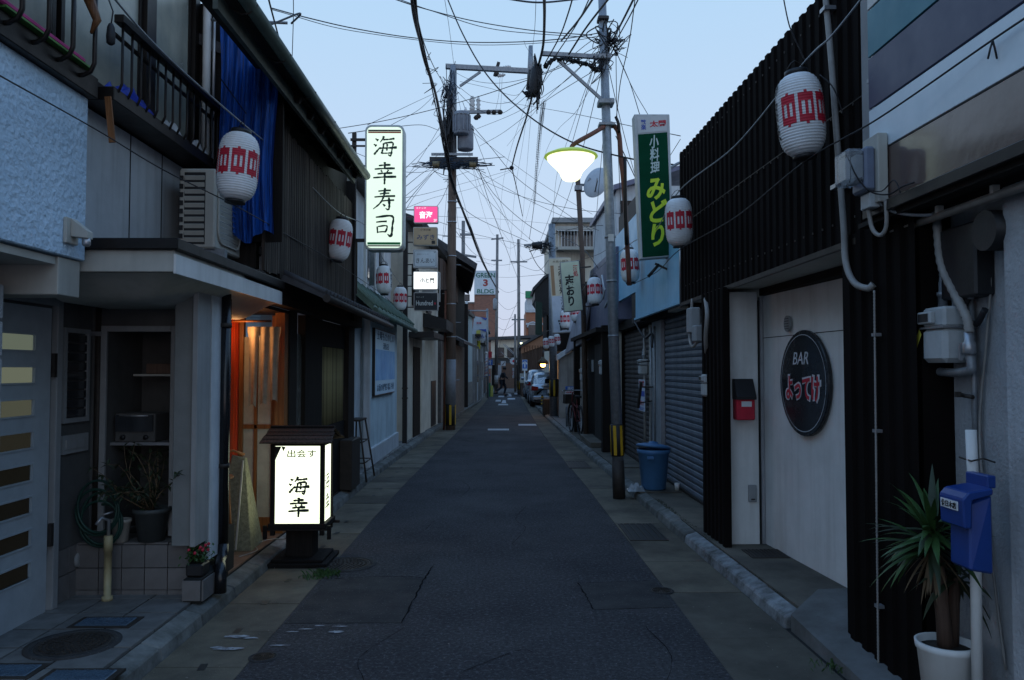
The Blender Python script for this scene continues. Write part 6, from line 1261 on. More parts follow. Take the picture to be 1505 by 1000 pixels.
OB = thing('orange_brick_tower', 'orange brick tower with arched window and green topped sign far on the right', 'building', (5, 92, 0))
a, b = at(773,500,90), at(835,457,90)
part('wall', MB().box(a.x,b.x,90,98,0,b.z), m_brick2, OB); part('upper_wall', MB().box(a.x+.1,b.x,90.2,98,b.z,at(773,437,90).z), m_white2, OB); part('green_sign', MB().box(a.x-.05,at(786,430,90).x+1.5,89.9,91,at(773,438,90).z,at(773,428,90).z), flat('green_panel',(.03,.28,.12)), OB)
ar_c = at(783,482,90); part('arch_window', MB().extr([(ar_c.x-.5,89.9,ar_c.z-2),(ar_c.x+.5,89.9,ar_c.z-2)]+[(ar_c.x+.5*math.cos(t_),89.9,ar_c.z+.5*math.sin(t_)) for t_ in [math.pi*i/10 for i in range(11)]], (0,.1,0)), m_glass, OB)
part('arch_trim', MB().tube([(ar_c.x+.62*math.cos(t_),89.85,ar_c.z+.62*math.sin(t_)) for t_ in [math.pi*i/12 for i in range(13)]], .1, 5), m_white2, OB)
part('stone_band', MB().box(a.x,b.x,89.85,90,at(773,478,90).z,at(773,475,90).z), m_white2, OB); part('stone_band', MB().box(a.x,b.x,89.85,90,b.z-.2,b.z+.1), m_white2, OB)
# ================================================================ UTILITY POLES
def band(x, y, r, z0, z1, par):
    b = part('warning_band', MB().lathe([(r+.004,z0),(r+.004,z1)], 16, (x,y,0)), m_ink, par)
    m_y = mat('warning_yellow', (.62,.38,.02), (.45,.26,.01), rough=.5)
    n = 5
    for i in range(n):
        a0 = 2*math.pi*i/n-1.75; w = .42; vs = [(x+(r+.009)*math.cos(a0+w*k/3), y+(r+.009)*math.sin(a0+w*k/3), z) for k in range(4) for z in (z0+.02,z1-.02)]
        part('yellow_strip', MB().add(vs, [(k*2,k*2+2,k*2+3,k*2+1) for k in range(3)], True), m_y, b)
def tangle(c, sx, sy, sz, n, r, seed, m_=None, par=None, name='cable_tangle'):
    q = random.Random(seed); mb = MB()
    for i in range(n):
        pts = [Vector((c[0]+q.gauss(0,sx), c[1]+q.gauss(0,sy), c[2]+q.gauss(0,sz))) for k in range(5)]; mb.tube(spline(pts, 5), r*q.uniform(.6,1.2), 4, False)
    return part(name, mb, m_ or m_cable, par, kind='stuff')
b0 = ag(910,733); b1 = at(885,0,9.75); b2 = b0+(b1-b0)*1.22
SP = thing('steel_pole', 'slim galvanised utility pole with yellow black band on the right kerb', 'pole', b0)
part('shaft', MB().tube([b0,b0+(b1-b0)*.5,b2], [.072,.062,.045], 18), m_galv, SP)
part('base_sleeve', MB().tube([b0,b0+(b1-b0)*.075], .077, 18), m_iron, SP)
def onp(py): t_ = (733-py)/733; return b0+(b1-b0)*t_
def pband(py0, py1):
    a, b = onp(py1), onp(py0); bb = part('warning_band', MB().tube([a,b], .079, 18), m_ink, SP); m_y = mat('warning_yellow', (.62,.38,.02), (.45,.26,.01), rough=.5)
    for i in range(6):
        an = -2.05+i*1.047; d = Vector((math.cos(an),math.sin(an),0)); s = Vector((-d.y,d.x,0))*.02
        part('yellow_strip', MB().add([a+d*.081-s+Vector((0,0,.015)),a+d*.081+s+Vector((0,0,.015)),b+d*.081+s-Vector((0,0,.015)),b+d*.081-s-Vector((0,0,.015))], [(0,1,2,3)]), m_y, bb)
pband(626,672)
for py in (500,420,355): part('pole_clamp', MB().tube([onp(py),onp(py-3)], .071, 14), m_galv, SP)
part('pole_plate', MB().obox(onp(356)+Vector((0,-.07,0)), (.07,.01,.09)), m_white, SP)
A0 = at(797,79,9.72); A1 = onp(87); part('cross_arm', MB().bar(A0, A1+Vector((.08,0,0)), .05), m_galv, SP); part('arm_brace', MB().bar(at(822,90,9.72), onp(155), .035), m_galv, SP)
part('arm_clamp', MB().obox(onp(155), (.2,.2,.07)), m_galv, SP, bevel=.01); part('arm_clamp', MB().obox(onp(88), (.16,.18,.07)), m_galv, SP, bevel=.01); part('arm_clamp', MB().obox(onp(30), (.14,.16,.05)), m_black, SP, bevel=.01)
part('side_rods', MB().tube([onp(12),at(925,-60,9.8)], .018, 8), m_galv, SP)
tangle(at(888,58,9.75), .09, .08, .12, 16, .008, 3, par=SP); tangle(at(905,62,9.75), .07, .06, .11, 9, .006, 4, par=SP); tangle(at(880,95,9.7), .07, .05, .09, 9, .006, 6, par=SP, name='wire_loops')
hb = MB(); ps = spline([at(800,98,9.7),at(815,88,9.7),at(840,88,9.7),at(862,95,9.7),at(880,102,9.7),at(886,88,9.72)],6)
q = random.Random(2)
for k in range(6): hb.tube([p+Vector((q.gauss(0,.018),q.gauss(0,.02),q.gauss(0,.018))) for p in ps], .012, 5)
part('cable_bundle', hb, m_cable, SP, kind='stuff')
SC = thing('splice_closure', 'bulky black cable splice closure hanging from the arm of the steel pole', 'cable box', at(787,140,9.7))
part('closure', MB().tube([at(790,96,9.7),at(789,103,9.7),at(785,135,9.7),at(783,142,9.7)], [.045,.075,.075,.04], 12), m_cable, SC); part('closure_side', MB().tube([at(781,104,9.8),at(778,132,9.8)], [.04,.045], 8), m_iron, SC)
tangle(at(790,118,9.68), .04, .04, .14, 16, .008, 8, par=SC); tangle(at(776,140,9.7), .03,.03,.04, 5, .01, 9, par=SC)
# street lamp + conduit
LP = thing('street_lamp', 'lit bell shaped street lamp on a rusty arm clamped to the steel pole', 'street lamp', at(839,268,9.45))
c = at(839,229,9.45); s = 9.45/F
m_glow = lamp_mat('street_lamp_light', (1.0,1.0,.60), 1.3)
part('glass_bell', MB().lathe([(36*s,-2*s),(34.5*s,-7*s),(29*s,-13*s),(22*s,-20*s),(17*s,-26*s),(15*s,-31*s),(13*s,-35*s),(9*s,-37.5*s),(1*s,-38*s)], 40, c), m_glow, LP)
part('rim', MB().lathe([(37*s,-3*s),(40*s,-2*s),(39*s,0),(28*s,5*s),(12*s,8*s),(3*s,9*s)], 40, c), mat('lamp_rim_green', (.28,.40,.10), (.2,.3,.08), rough=.4, emit=(.5,.75,.10), es=.3), LP)
m_rust = mat('rusty_paint', (.20,.075,.045), (.12,.05,.035), rough=.7, scale=12, bump=.2)
part('arm', MB().tube(spline([c+Vector((0,0,7*s)),c+Vector((.02,0,15*s)),at(850,208,9.45),at(870,197,9.55),onp(188)],6), .028, 10), m_rust, LP)
part('arm_strap', MB().obox(onp(188), (.2,.16,.03)), m_galv, LP)
CV = thing('cable_conduit', 'rusty brown conduit bending down beside the steel pole below the lamp arm', 'conduit', at(918,300,9.75))
part('pipe', MB().tube(spline([onp(186)+Vector((.06,0,0)),at(905,188,9.75),at(910,200,9.75),at(913,235,9.75),at(918,290,9.78),at(925,420,9.9)],7), .03, 10), m_rust, CV)
part('cable', MB().tube(spline([at(905,172,9.72),at(909,182,9.7),at(910,195,9.7)],4), .02, 8).tube(spline([at(918,232,9.75),at(919,300,9.75),at(921,360,9.8)],4), .026, 10), m_bronze, CV)
# slim pole + dish
b = (1.83, 17.0); SB = thing('slim_brown_pole', 'slim weathered brown pole behind the kana sign holding the satellite dish', 'pole', (b[0],b[1],.1))
part('shaft', MB().tube([Vector((1.85,17,.1)), at(856,380,17), at(849,262,17)], .055, 10), m_pole_b, SB)
SD = thing('satellite_dish', 'pale grey satellite dish clamped to the slim brown pole', 'satellite dish', at(872,290,16.8)); c = at(874,266,16.7)
dm = MB().lathe([(.01,0),(.12,.012),(.22,.035),(.30,.07),(.305,.075),(.30,.08),(.21,.045),(.1,.02),(.01,.01)], 36).xf(Matrix.Translation(c)@Matrix.Rotation(R(-35),4,'Z')@Matrix.Rotation(R(72),4,'X')@Matrix.Scale(1.2,4,(0,1,0))@Matrix.Rotation(R(180),4,'X'))
part('reflector', dm, flat('dish_grey',(.42,.46,.50)), SD); part('mount', MB().tube([at(850,272,17),at(862,272,16.9),at(868,262,16.8)], .03, 6).tube([at(850,282,17),at(862,281,16.9),at(868,272,16.8)], .02, 6).obox(at(850,277,17), (.16,.16,.1)), m_galv, SD); part('receiver_arm', MB().tube([c+Vector((0,-.05,-.25)),c+Vector((.0,-.45,-.12)),c+Vector((0,-.45,-.05))], .015, 6), m_galv, SD)
# left pole
lb0 = ag(662,632); lY = lb0.y; lt0 = at(666,97,lY)
LPole = thing('concrete_pole', 'tall brown grey utility pole with transformers on the left side', 'pole', lb0)
def onl(py): t_ = (632-py)/(632-97); return lb0+(lt0-lb0)*t_
part('shaft', MB().tube([lb0,onl(400),onl(228)], [.13,.118,.105], 18), m_pole_b, LPole); part('upper_shaft', MB().tube([onl(230),lt0], [.115,.095], 16), m_galv, LPole)
band(lb0.x, lb0.y, .13, .12, .68, LPole); part('steel_wrap', MB().tube([onl(598),onl(530)], .134, 16), mat('wrap_grey',(.24,.25,.27),(.18,.19,.2),rough=.6), LPole)
part('side_pipe', MB().tube([onl(632)+Vector((-.17,-.02,0)),onl(430)+Vector((-.15,-.02,0))], .03, 8), m_rust, LPole)
for py in (560,498,450,380,330,300): part('pole_strap', MB().tube([onl(py),onl(py-1.5)], .128, 14), m_alu, LPole)
for i in range(9): part('step_bolt', MB().tube([onl(560-42*i)+Vector((-.25 if i%2 else .0,0,0)),onl(560-42*i)+Vector((.0 if i%2 else .25,0,0))], .01, 5), m_galv, LPole)
part('cross_arm', MB().bar(at(655,98,lY),at(780,105,lY),.12), m_galv, LPole); part('arm_brace', MB().bar(at(676,127,lY),at(706,106,lY),.06), m_galv, LPole); part('cross_arm', MB().bar(at(634,227,lY-.2),at(695,227,lY-.2),.06), m_galv, LPole)
part('cross_arm', MB().bar(at(658,166,lY),at(735,164,lY),.08), m_galv, LPole)
ins = MB().lathe([(.03,0),(.05,.03),(.03,.06),(.055,.09),(.03,.12),(.055,.15),(.03,.18),(.02,.22)], 12).mesh('insulator', m_white)
for px, py in ((695,163),(703,163),(693,163)): piece('insulator', ins, LPole, at(px,py,lY), scale=(1.2,1.2,1.8))
ins2 = MB().lathe([(.05,0),(.08,.05),(.05,.1),(.02,.12)], 10).mesh('insulator_dark', m_iron)
for px, py in ((718,168),(726,168),(735,168),(703,174),(700,176)): piece('insulator_dark', ins2, LPole, at(px,py,lY))
part('rod', MB().tube([at(780,68,lY),at(779,122,lY)], [.06,.09], 10), m_galv, LPole)
piece('insulator', ins, LPole, at(786,106,lY), scale=(1.3,1.3,1.6)); piece('insulator_dark', ins2, LPole, at(730,112,lY)); piece('insulator', ins, LPole, at(739,100,lY), rot=(0,R(80),0)); part('fuse', MB().bar(at(727,112,lY),at(733,92,lY),.08), m_black, LPole); piece('insulator', ins, LPole, at(731,112,lY), rot=(0,R(80),0))
part('rack', MB().box(at(633,243,lY).x,at(703,243,lY).x,lY-.35,lY-.3,at(660,249,lY).z,at(660,236,lY).z), m_black, LPole); 
for px in (641,695): part('rack_coil', MB().tube([at(px-5,242,lY-.4),at(px+5,242,lY-.4)], .09, 8), mat('coil_brass',(.2,.16,.08),rough=.5), LPole)
for (x0,x1,y0,y1,dy,l_) in ((667,690,198,165,-.35,'upper ribbed'),(672,696,221,186,-.05,'lower plain')):
    TR = thing('transformer', 'grey pole transformer can on the left pole, the %s one' % l_, 'transformer', at((x0+x1)/2,y0,lY+dy)); r_ = (x1-x0)/2*(lY+dy)/F; h_ = (y0-y1)*(lY+dy)/F; a = at((x0+x1)/2,y0,lY+dy)
    m_tr = mat('transformer_grey',(.24,.27,.31),(.18,.2,.24),rough=.5,scale=6,bump=.1,streak=.2)
    part('tank', MB().lathe([(r_*.9,0),(r_,.03),(r_,h_-.04),(r_*.96,h_),(.02,h_+.04)], 28, a), m_tr, TR)
    if dy < -.2:
        for i in range(14): an = 2*math.pi*i/14; part('cooling_fin', MB().obox((a.x+(r_+.01)*math.cos(an),a.y+(r_+.01)*math.sin(an),a.z+h_*.5), (.05,.02,h_*.75), Matrix.Rotation(an,3,'Z')), m_tr, TR)
    part('bushing', MB().lathe([(.03,h_),(.05,h_+.05),(.03,h_+.1),(.02,h_+.14)], 8, a+Vector((r_*.5,0,0))), m_white, TR); part('lid_band', MB().lathe([(r_+.015,h_-.1),(r_+.015,h_-.06)],24,a), m_galv, TR)
tangle(at(660,140,lY-.1), .12, .12, .26, 24, .009, 12, mat('cable_bluegrey',(.03,.05,.08),bump=0), LPole); tangle(at(659,190,lY-.15), .07, .1, .5, 18, .02, 13, par=LPole); tangle(at(668,242,lY-.3), .5, .1, .08, 24, .009, 14, MATS['cable_bluegrey'], LPole)
# galvanised pole right, further poles
g0 = ag(814,616); GPp = thing('galvanised_pole', 'galvanised utility pole with yellow band in front of the parked car', 'pole', g0); gt = at(811,330,g0.y)
part('shaft', MB().tube([g0,gt], [.135,.11], 16), m_galv, GPp); band(g0.x, g0.y, .135, .72, 1.28, GPp)
part('cross_arm', MB().bar(at(770,361,g0.y),at(815,357,g0.y),.07), m_galv, GPp); part('arm_lamp', MB().tube([at(782,361,g0.y-.2),at(797,361,g0.y-.2)], [.1,.14], 8), m_black, GPp)
tangle(at(800,362,g0.y-.1), .25, .1, .1, 12, .01, 21, par=GPp)
def farpole(px0, py0, px1, py1, r, label, bnd=False, arm=None):
    p0 = ag(px0, py0); t_ = thing('utility_pole', label, 'pole', p0); part('shaft', MB().tube([p0, at(px1,py1,p0.y)], [r, r*.75], 10), m_pole_c, t_)
    if bnd: band(p0.x, p0.y, r, .3, .9, t_)
    for (xa, ya, xb, yb) in (arm or []): part('cross_arm', MB().bar(at(xa,ya,p0.y), at(xb,yb,p0.y), .09), m_galv, t_)
    return t_
farpole(763,580,762,352,.12,'tall thin concrete pole right of centre near the end of the street',True,[(750,385,775,385),(752,470,772,470)])
farpole(757.5,576,757,462,.09,'shorter darker pole just left of the tall centre one')
t_ = farpole(729,578,731,345,.12,'leaning concrete pole with grey transformer beside the brick building',False,[(722,352,740,350),(722,383,738,383)])
a = at(728,456,t_.location.y); part('transformer_can', MB().lathe([(.14,0),(.16,.1),(.16,.7),(.1,.8)], 14, a), m_galv, t_)
part('white_wrap', MB().tube([ag(729,578)+Vector((.02,-.1,.6)),at(729.5,552,t_.location.y-.1)], .14, 10), m_white, t_)
farpole(680,600,681,325,.1,'thin antenna topped pole behind the dark eaved house',False,[(676,345,694,345),(680,375,700,378)])
ow = thing('one_way_sign', 'blue square one way sign with white up arrow on a white post', 'road sign', ag(771,584)); Yo = ag(771,584).y
part('post', MB().tube([ag(771,584), at(771,543,Yo)], .04, 8), m_white, ow); a, b = at(767.5,545,Yo), at(775,529,Yo); part('plate', MB().box(a.x,b.x,Yo-.06,Yo-.04,a.z,b.z), m_wh, ow); part('blue_panel', MB().box(a.x+.02,b.x-.02,Yo-.065,Yo-.06,a.z+.12,b.z-.02), m_bl, ow)
text('↑', ((a.x+b.x)/2,Yo-.066,(a.z+b.z)/2+.06),(1,0,0),(0,0,1),.4,m_wh,ow,bold=.03)
# warm wall lamp on the right
wlm = thing('warm_wall_lamp', 'small shaded lamp glowing orange under the dark awning near the car', 'lamp', at(798,540,26)); a = at(798,530,26)
part('shade', MB().lathe([(.04,.12),(.07,.06),(.16,-.02),(.19,-.12),(.175,-.12),(.14,-.02)], 20, a), mat('lamp_shade_brown',(.10,.07,.03),rough=.5), wlm); part('bulb', MB().ball(a+Vector((0,0,-.14)), .085, 10), lamp_mat('warm_bulb_light',(1,.50,.12),14), wlm); part('arm', MB().tube(spline([a+Vector((0,0,.12)),a+Vector((.02,.1,.3)),a+Vector((.2,1.2,.35))],5), .02, 6), m_black, wlm)
pd = bpy.data.lights.new('warm_lamp_light','POINT'); pd.energy = 8; pd.color = (1,.55,.2); pd.shadow_soft_size = .08; po = bpy.data.objects.new('warm_lamp_light', pd); col.objects.link(po); po.location = a+Vector((0,-.1,-.32))
fl_ = thing('distant_lamp', 'tiny greenish lit lamp on the tall pole near the end of the street', 'lamp', at(766,505,48)); part('bulb', MB().ball(at(766,504.5,48), .07, 8), lamp_mat('far_bulb_light',(.9,1,.6),3), fl_); part('hood', MB().lathe([(.12,.03),(.05,.1),(.02,.12)], 12, at(766,504.5,48)), m_galv, fl_)

# ================================================================ HANGING SIGNS on the right
def qsign(name, label, q4, Y, d, m_case, m_face, group=None, inset=.06):
    P = [at(x, y, Y) for x, y in q4]; t = thing(name, label, 'sign', ((P[0].x+P[1].x)/2, Y+d/2, P[0].z), group)   # bl, br, tr, tl
    part('case', MB().extr(P, (0,d,0)), m_case, t, bevel=.006)
    c = sum(P, Vector())/4; face = [p+(c-p).normalized()*inset*.5 for p in P]
    up = ((P[3]+P[2])/2-(P[0]+P[1])/2).normalized(); rt = (P[1]-P[0]).normalized(); w = (P[1]-P[0]).length; h = ((P[3]+P[2])/2-(P[0]+P[1])/2).length
    return t, P, c, rt, up, w, h
m_casew = mat('sign_case_white', (.50,.52,.52), (.4,.42,.42), rough=.5, scale=4, streak=.3, bump=.05)
t, P, c, rt, up, w, h = qsign('green_sign', 'tall dark green sign with white and yellow green kana above the shutters', [(942,381),(990,377),(984,168),(932,168)], 9.0, .17, m_casew, None)
c0 = (P[0]+P[1])/2
def onq(u, v, off=.0): return c0+rt*(u*w)+up*(v*h)+Vector((0,-off,0))
g_ = [onq(-.45,.01,.004),onq(.45,.01,.004),onq(.45,.865,.004),onq(-.45,.865,.004)]; part('green_panel', MB().extr(g_, (0,.004,0)), mat('panel_green',(.002,.055,.026),(.002,.045,.02),rough=.75,spec=.08,bump=.03), t)
g_ = [onq(-.45,.875,.004),onq(.45,.875,.004),onq(.45,.985,.004),onq(-.45,.985,.004)]; part('top_panel', MB().extr(g_, (0,.004,0)), flat('panel_white',(.55,.56,.56)), t)
m_lg = flat('ink_pale_green',(.50,.62,.58)); m_yg = flat('ink_yellow_green',(.58,.74,.03))
text('小料理', onq(.03,.715,.005), rt, up, .46, m_lg, t, w=.11, vertical=True, bold=.02, name='white_lettering', shear=.1)
text('みどり', onq(.06,.315,.005), rt, up, .80, m_yg, t, w=.24, vertical=True, bold=.035, name='green_lettering', shear=.12)
text('歓楽', onq(-.27,.93,.005), rt, up, .125, MATS['banner_blue'], t, vertical=True, w=.06, bold=.02, name='blue_lettering'); text('太閤', onq(.17,.93,.005), rt, up, .075, m_r2, t, w=.19, bold=.03, name='red_lettering')
parts('bracket', [MB().bar(onq(.5,.9)+Vector((0,.14,0)), (1.98,9.1,onq(0,.9).z), .03), MB().bar(onq(.5,.05)+Vector((0,.14,0)), (2.0,9.1,onq(0,.05).z), .03), MB().bar(onq(.0,-.03)+Vector((0,.14,0)), (1.98,9.1,onq(0,-.08).z), .025)], m_black, t); part('stay_rod', MB().tube([onq(.1,-.04)+Vector((0,.1,0)), onq(-.25,-.12)+Vector((0,.1,0))], .02, 6), m_black, t)
part('top_pipe', MB().tube(spline([onq(.5,.62)+Vector((0,.1,0)),onq(.9,.66)+Vector((0,.1,0)),onq(1.15,.62)+Vector((0,.1,0)),onq(1.2,.3)+Vector((0,.1,0))],5), .018, 8), m_galv, t)
t, P, c, rt, up, w, h = qsign('kana_sign', 'pale green tilted sign with black kana 志おり and two red characters', [(829,459),(857,456),(851,383),(823,386)], 16.3, .14, m_galv, None); c0 = (P[0]+P[1])/2
part('face', MB().extr([onq(-.47,.01,.006),onq(.47,.01,.006),onq(.47,.99,.006),onq(-.47,.99,.006)], (0,.004,0)), flat('face_pale_green',(.56,.62,.46)), t)
text('志おり', onq(-.08,.42,.007), rt, up, .66, m_ink, t, w=.19, vertical=True, bold=.04); text('酒処', onq(.27,.80,.007), rt, up, .24, m_r2, t, w=.10, vertical=True, bold=.02, name='red_lettering')
parts('bracket', [MB().bar(onq(.5,.85), onq(1.1,.85), .03), MB().bar(onq(.5,.5), onq(1.0,.5), .03), MB().bar(onq(.5,.06), onq(1.1,.06), .03), MB().bar(onq(.52,-.1)+Vector((0,.07,0)), onq(.52,1)+Vector((0,.07,0)), .03)], m_black, t)
t, P, c, rt, up, w, h = qsign('tall_white_sign', 'tall white and cream sign partly hidden behind the pale green kana sign', [(813,490),(848,488),(838,379),(807,379)], 20.5, .35, m_casew, None); c0 = (P[0]+P[1])/2
part('face', MB().extr([onq(-.46,.01,.006),onq(.46,.01,.006),onq(.46,.49,.006),onq(-.46,.49,.006)], (0,.004,0)), flat('face_white_blue',(.50,.56,.64)), t); part('upper_face', MB().extr([onq(-.46,.49,.006),onq(.46,.49,.006),onq(.46,.99,.006),onq(-.46,.99,.006)], (0,.004,0)), flat('face_cream',(.64,.60,.46)), t)
part('tan_strip', MB().extr([onq(-.42,.5,.008),onq(-.28,.5,.008),onq(-.28,.9,.008),onq(-.42,.9,.008)], (0,.002,0)), flat('strip_tan',(.35,.22,.12)), t)
text('天麩羅処', onq(.02,.70,.008), rt, up, .72, m_ink, t, w=.17, vertical=True, bold=.02); text('酒処', onq(.05,.37,.008), rt, up, .40, m_ink, t, w=.18, vertical=True, bold=.0); text('吉', onq(-.02,.11,.008), rt, up, .32, m_ink, t, w=.3, bold=.03); text('大名小路店', onq(.02,.95,.008), rt, up, .06, m_ink, t, w=.42, name='small_lettering')
parts('bracket', [MB().bar(onq(.5,.8)+Vector((0,.17,0)), onq(1.0,.8)+Vector((0,.17,0)), .04), MB().bar(onq(.5,.2)+Vector((0,.17,0)), onq(1.0,.2)+Vector((0,.17,0)), .04)], m_black, t)

# ================================================================ PAPER LANTERNS
RL, HL = .130, .475
def lr(z, rib=True):
    t_ = max(-1, min(1, (z-HL/2)/(HL/2))); r_ = RL*(1-abs(t_)**4.2)**(1/2.4)*(1-.03*t_*0); r_ = max(r_, .054)
    return r_+(.0022*math.cos(2*math.pi*z/(HL/30)) if rib else 0)
zs = [HL*i/120 for i in range(121)]
def lantern_proto():
    t = thing('paper_lantern', 'x', 'lantern', (0,0,0), 'white paper lanterns strung along both sides of the street')
    part('paper_shade', MB().lathe([(lr(z), z) for z in zs], 40), m_paper, t)
    part('top_ring', MB().lathe([(.06,HL-.01),(.066,HL-.004),(.066,HL+.016),(.055,HL+.016)], 28), m_black, t); part('bottom_ring', MB().lathe([(.058,-.012),(.066,-.012),(.066,.008),(.058,.012)], 28), m_black, t)
    part('hook', MB().tube([(-.065,0,HL+.02),(-.03,0,HL+.06),(0,0,HL+.075),(.03,0,HL+.06),(.065,0,HL+.02)], .003, 5), m_iron, t)
    em = MB(); za, zb = HL*.355, HL*.695; n = 8; per = 2*math.pi/n
    def patch(a0, a1, z0, z1):
        na = max(2, int((a1-a0)/.09)); nz = max(2, int((z1-z0)/.0045))
        vs = [((lr(z0+(z1-z0)*j/nz)+.0016)*math.cos(a0+(a1-a0)*i/na), (lr(z0+(z1-z0)*j/nz)+.0016)*math.sin(a0+(a1-a0)*i/na), z0+(z1-z0)*j/nz) for j in range(nz+1) for i in range(na+1)]
        em.add(vs, [(j*(na+1)+i, j*(na+1)+i+1, (j+1)*(na+1)+i+1, (j+1)*(na+1)+i) for j in range(nz) for i in range(na)], True)
    for k in range(n-1):
        a = per*k+.05; w = per*.83; q = w/7; H_ = zb-za
        patch(a, a+w, za, za+H_*.25); patch(a, a+w, zb-H_*.29, zb)
        for s_ in (0, 2.9, 5.6): patch(a+q*s_, a+q*(s_+1.4), za+H_*.25, zb-H_*.29)
        patch(a+q*2.8, a+q*4.2, zb, zb+H_*.085); patch(a+q*2.8, a+q*4.2, za-H_*.085, za)
    part('red_emblem_band', em, m_red, t)
    ink = MB(); a0 = per*(n-1)+per*.45
    def stroke(pts, w):                        # brush strokes wrapped round the shade: (angle offset, z, width)
        P_ = spline([Vector(p) for p in pts], 4); L_, R_ = [], []
        for i, p in enumerate(P_):
            q0, q1 = P_[max(i-1,0)], P_[min(i+1,len(P_)-1)]; tx, tz = (q1.x-q0.x)*RL, q1.y-q0.y; l_ = math.hypot(tx,tz) or 1; nx, nz = -tz/l_, tx/l_
            for arr, s_ in ((L_,1),(R_,-1)): 
                z = p.y+nz*w*s_*p.z; a = a0+p.x+nx*w*s_*p.z/RL; r_ = lr(z, False)+.0045; arr.append((r_*math.cos(a), r_*math.sin(a), z))
        n_ = len(P_); ink.add(L_+R_, [(i,i+1,n_+i+1,n_+i) for i in range(n_-1)])
    for st in ([(-.18,.40,.6),(.1,.41,1),(.2,.39,1),(.1,.36,.6)],[(0,.43,1),(-.02,.34,.7)],[(-.15,.375,.6),(.12,.37,.9)],[(-.2,.30,.5),(.0,.305,1),(.22,.31,1)],[(0,.33,.9),(0,.215,1)],[(-.15,.275,.7),(.15,.28,.9)],[(-.14,.25,.7),(.16,.25,.9)],[(-.1,.225,.6),(.12,.225,.8)],
               [(-.1,.195,.7),(.08,.19,1),(-.08,.16,.7)],[(-.12,.15,.8),(.12,.155,1),(-.14,.115,.6)],[(-.02,.13,.8),(.2,.105,1.1)]): stroke(st, .007)
    part('brush_characters', ink, m_ink, t)
    return t
LT = lantern_proto(); first = True
LANT = [(346,244,5.15,'largest lantern on the left, hanging beside the blue sheet and air conditioner',132,0),
 (495,352,8.5,'lantern hanging in front of the weathered boards left of the lit white sign',132,0),
 (565,412,12.9,'lantern hanging just beneath the tall lit white sign',4,0),
 (588,439,15.3,'small lantern left of the black latin lettered sign',132,0),
 (1182,171,4.45,'largest lantern on the right, in front of the corrugated wall',-163,0),
 (999,327,7.5,'lantern at the corner of the corrugated wall beside the green sign',-164,0),
 (927,391,10.7,'lantern between the steel pole and the green sign bottom',-164,0),
 (875,428,13.5,'lantern in front of the grey purple hood left of the steel pole',132,0),
 (847,459,18.8,'lantern peeking out under the pale green kana sign',132,0),
 (831,470,20.1,'lantern overlapping the foot of the tall white sign',-164,0),
 (820,496,24.4,'rightmost of the three tiny lanterns above the parked car',132,0),(811,499,24.3,'middle of the three tiny lanterns above the parked car',132,0),(803,502,24.5,'leftmost of the three tiny lanterns above the parked car',132,0)]
lpos = []
for i, (px, py, Y, lab, rz, tl) in enumerate(LANT):
    o = LT if i == 0 else copy_tree(LT)
    p = at(px, py, Y); o.location = (p.x, p.y, p.z-HL/2); o.rotation_euler = (R(rnd.uniform(-6,6)), R(rnd.uniform(1,6)) if px > 736 else R(rnd.uniform(-7,-1)), R(rz)); o.scale = (.74,.74,.74) if Y > 24 and px < 822 else (1, 1, rnd.uniform(.97,1.03)); o['label'] = 'white paper '+lab; lpos.append(p)
bpy.context.view_layer.update()

# ================================================================ WIRES
def wire(pts, r, label, name='overhead_wire', group=None, m_=None, k=8, n=5):
    P_ = spline([at(*p) if p[2] > -900 else ag(p[0],p[1]) for p in pts], k); mb = MB().tube(P_, r*.8, n)
    return single(name, label, 'wire', mb, m_ or m_cable, group)
top = lambda i, dz=.32: Vector((lpos[i].x, lpos[i].y, lpos[i].z+dz)); bot = lambda i: Vector((lpos[i].x, lpos[i].y, lpos[i].z-.265))
def vwire(P_, r, label, name='overhead_wire', k=8, m_=None): return single(name, label, 'wire', MB().tube(spline(P_, k), r, 5), m_ or m_cable)
vwire([at(120,-60,3.2), at(232,70,4.1), top(0), at(420,235,6.9), top(1,.31), at(540,335,10.9), top(2,.31), top(3,.31), at(640,480,24)], .006, 'cord carrying the tops of the left lanterns', 'lantern_cord', m_=m_galv)
vwire([at(-30,95,3.2), at(140,190,4.3), at(240,250,4.6), bot(0), at(430,350,6.9), bot(1), bot(2), bot(3)], .004, 'thin lower cord tying the bottoms of the left lanterns', 'lantern_cord')
vwire([at(1300,-45,3.55), at(1225,50,4.0), top(4,.31), at(1080,215,6.0), top(5,.31), at(962,340,9.1), top(6,.31), top(7,.33), top(8), top(9), top(10), top(12)], .006, 'cord carrying the tops of the right lanterns', 'lantern_cord', m_=m_galv)
vwire([at(1560,-8,2.5), at(1460,58,2.9), at(1290,175,3.65), bot(4), at(1080,320,5.9), bot(5), at(965,400,9), bot(6)], .0045, 'thin lower cord crossing the striped fascia and the right lanterns', 'lantern_cord')
tw = MB(); a = at(1459,60,2.9)
for dx in (-.02,.015): tw.tube([a,a+Vector((dx*.5,0,-.03)),a+Vector((dx,0,-.07))], .004, 5)
single('wire_twist', 'small dark twist of wire hanging on the cord over the cream fascia', 'wire', tw, m_cable)
vwire([at(1150,-10,4.5), at(1158,30,4.45), at(1165,50,4.45), at(1187,98,4.45)], .004, 'limp flex dropping to the largest right lantern'); vwire([at(1205,110,4.45), at(1225,130,4.4), at(1240,170,4.4)], .004, 'loose flex end beside the largest right lantern')
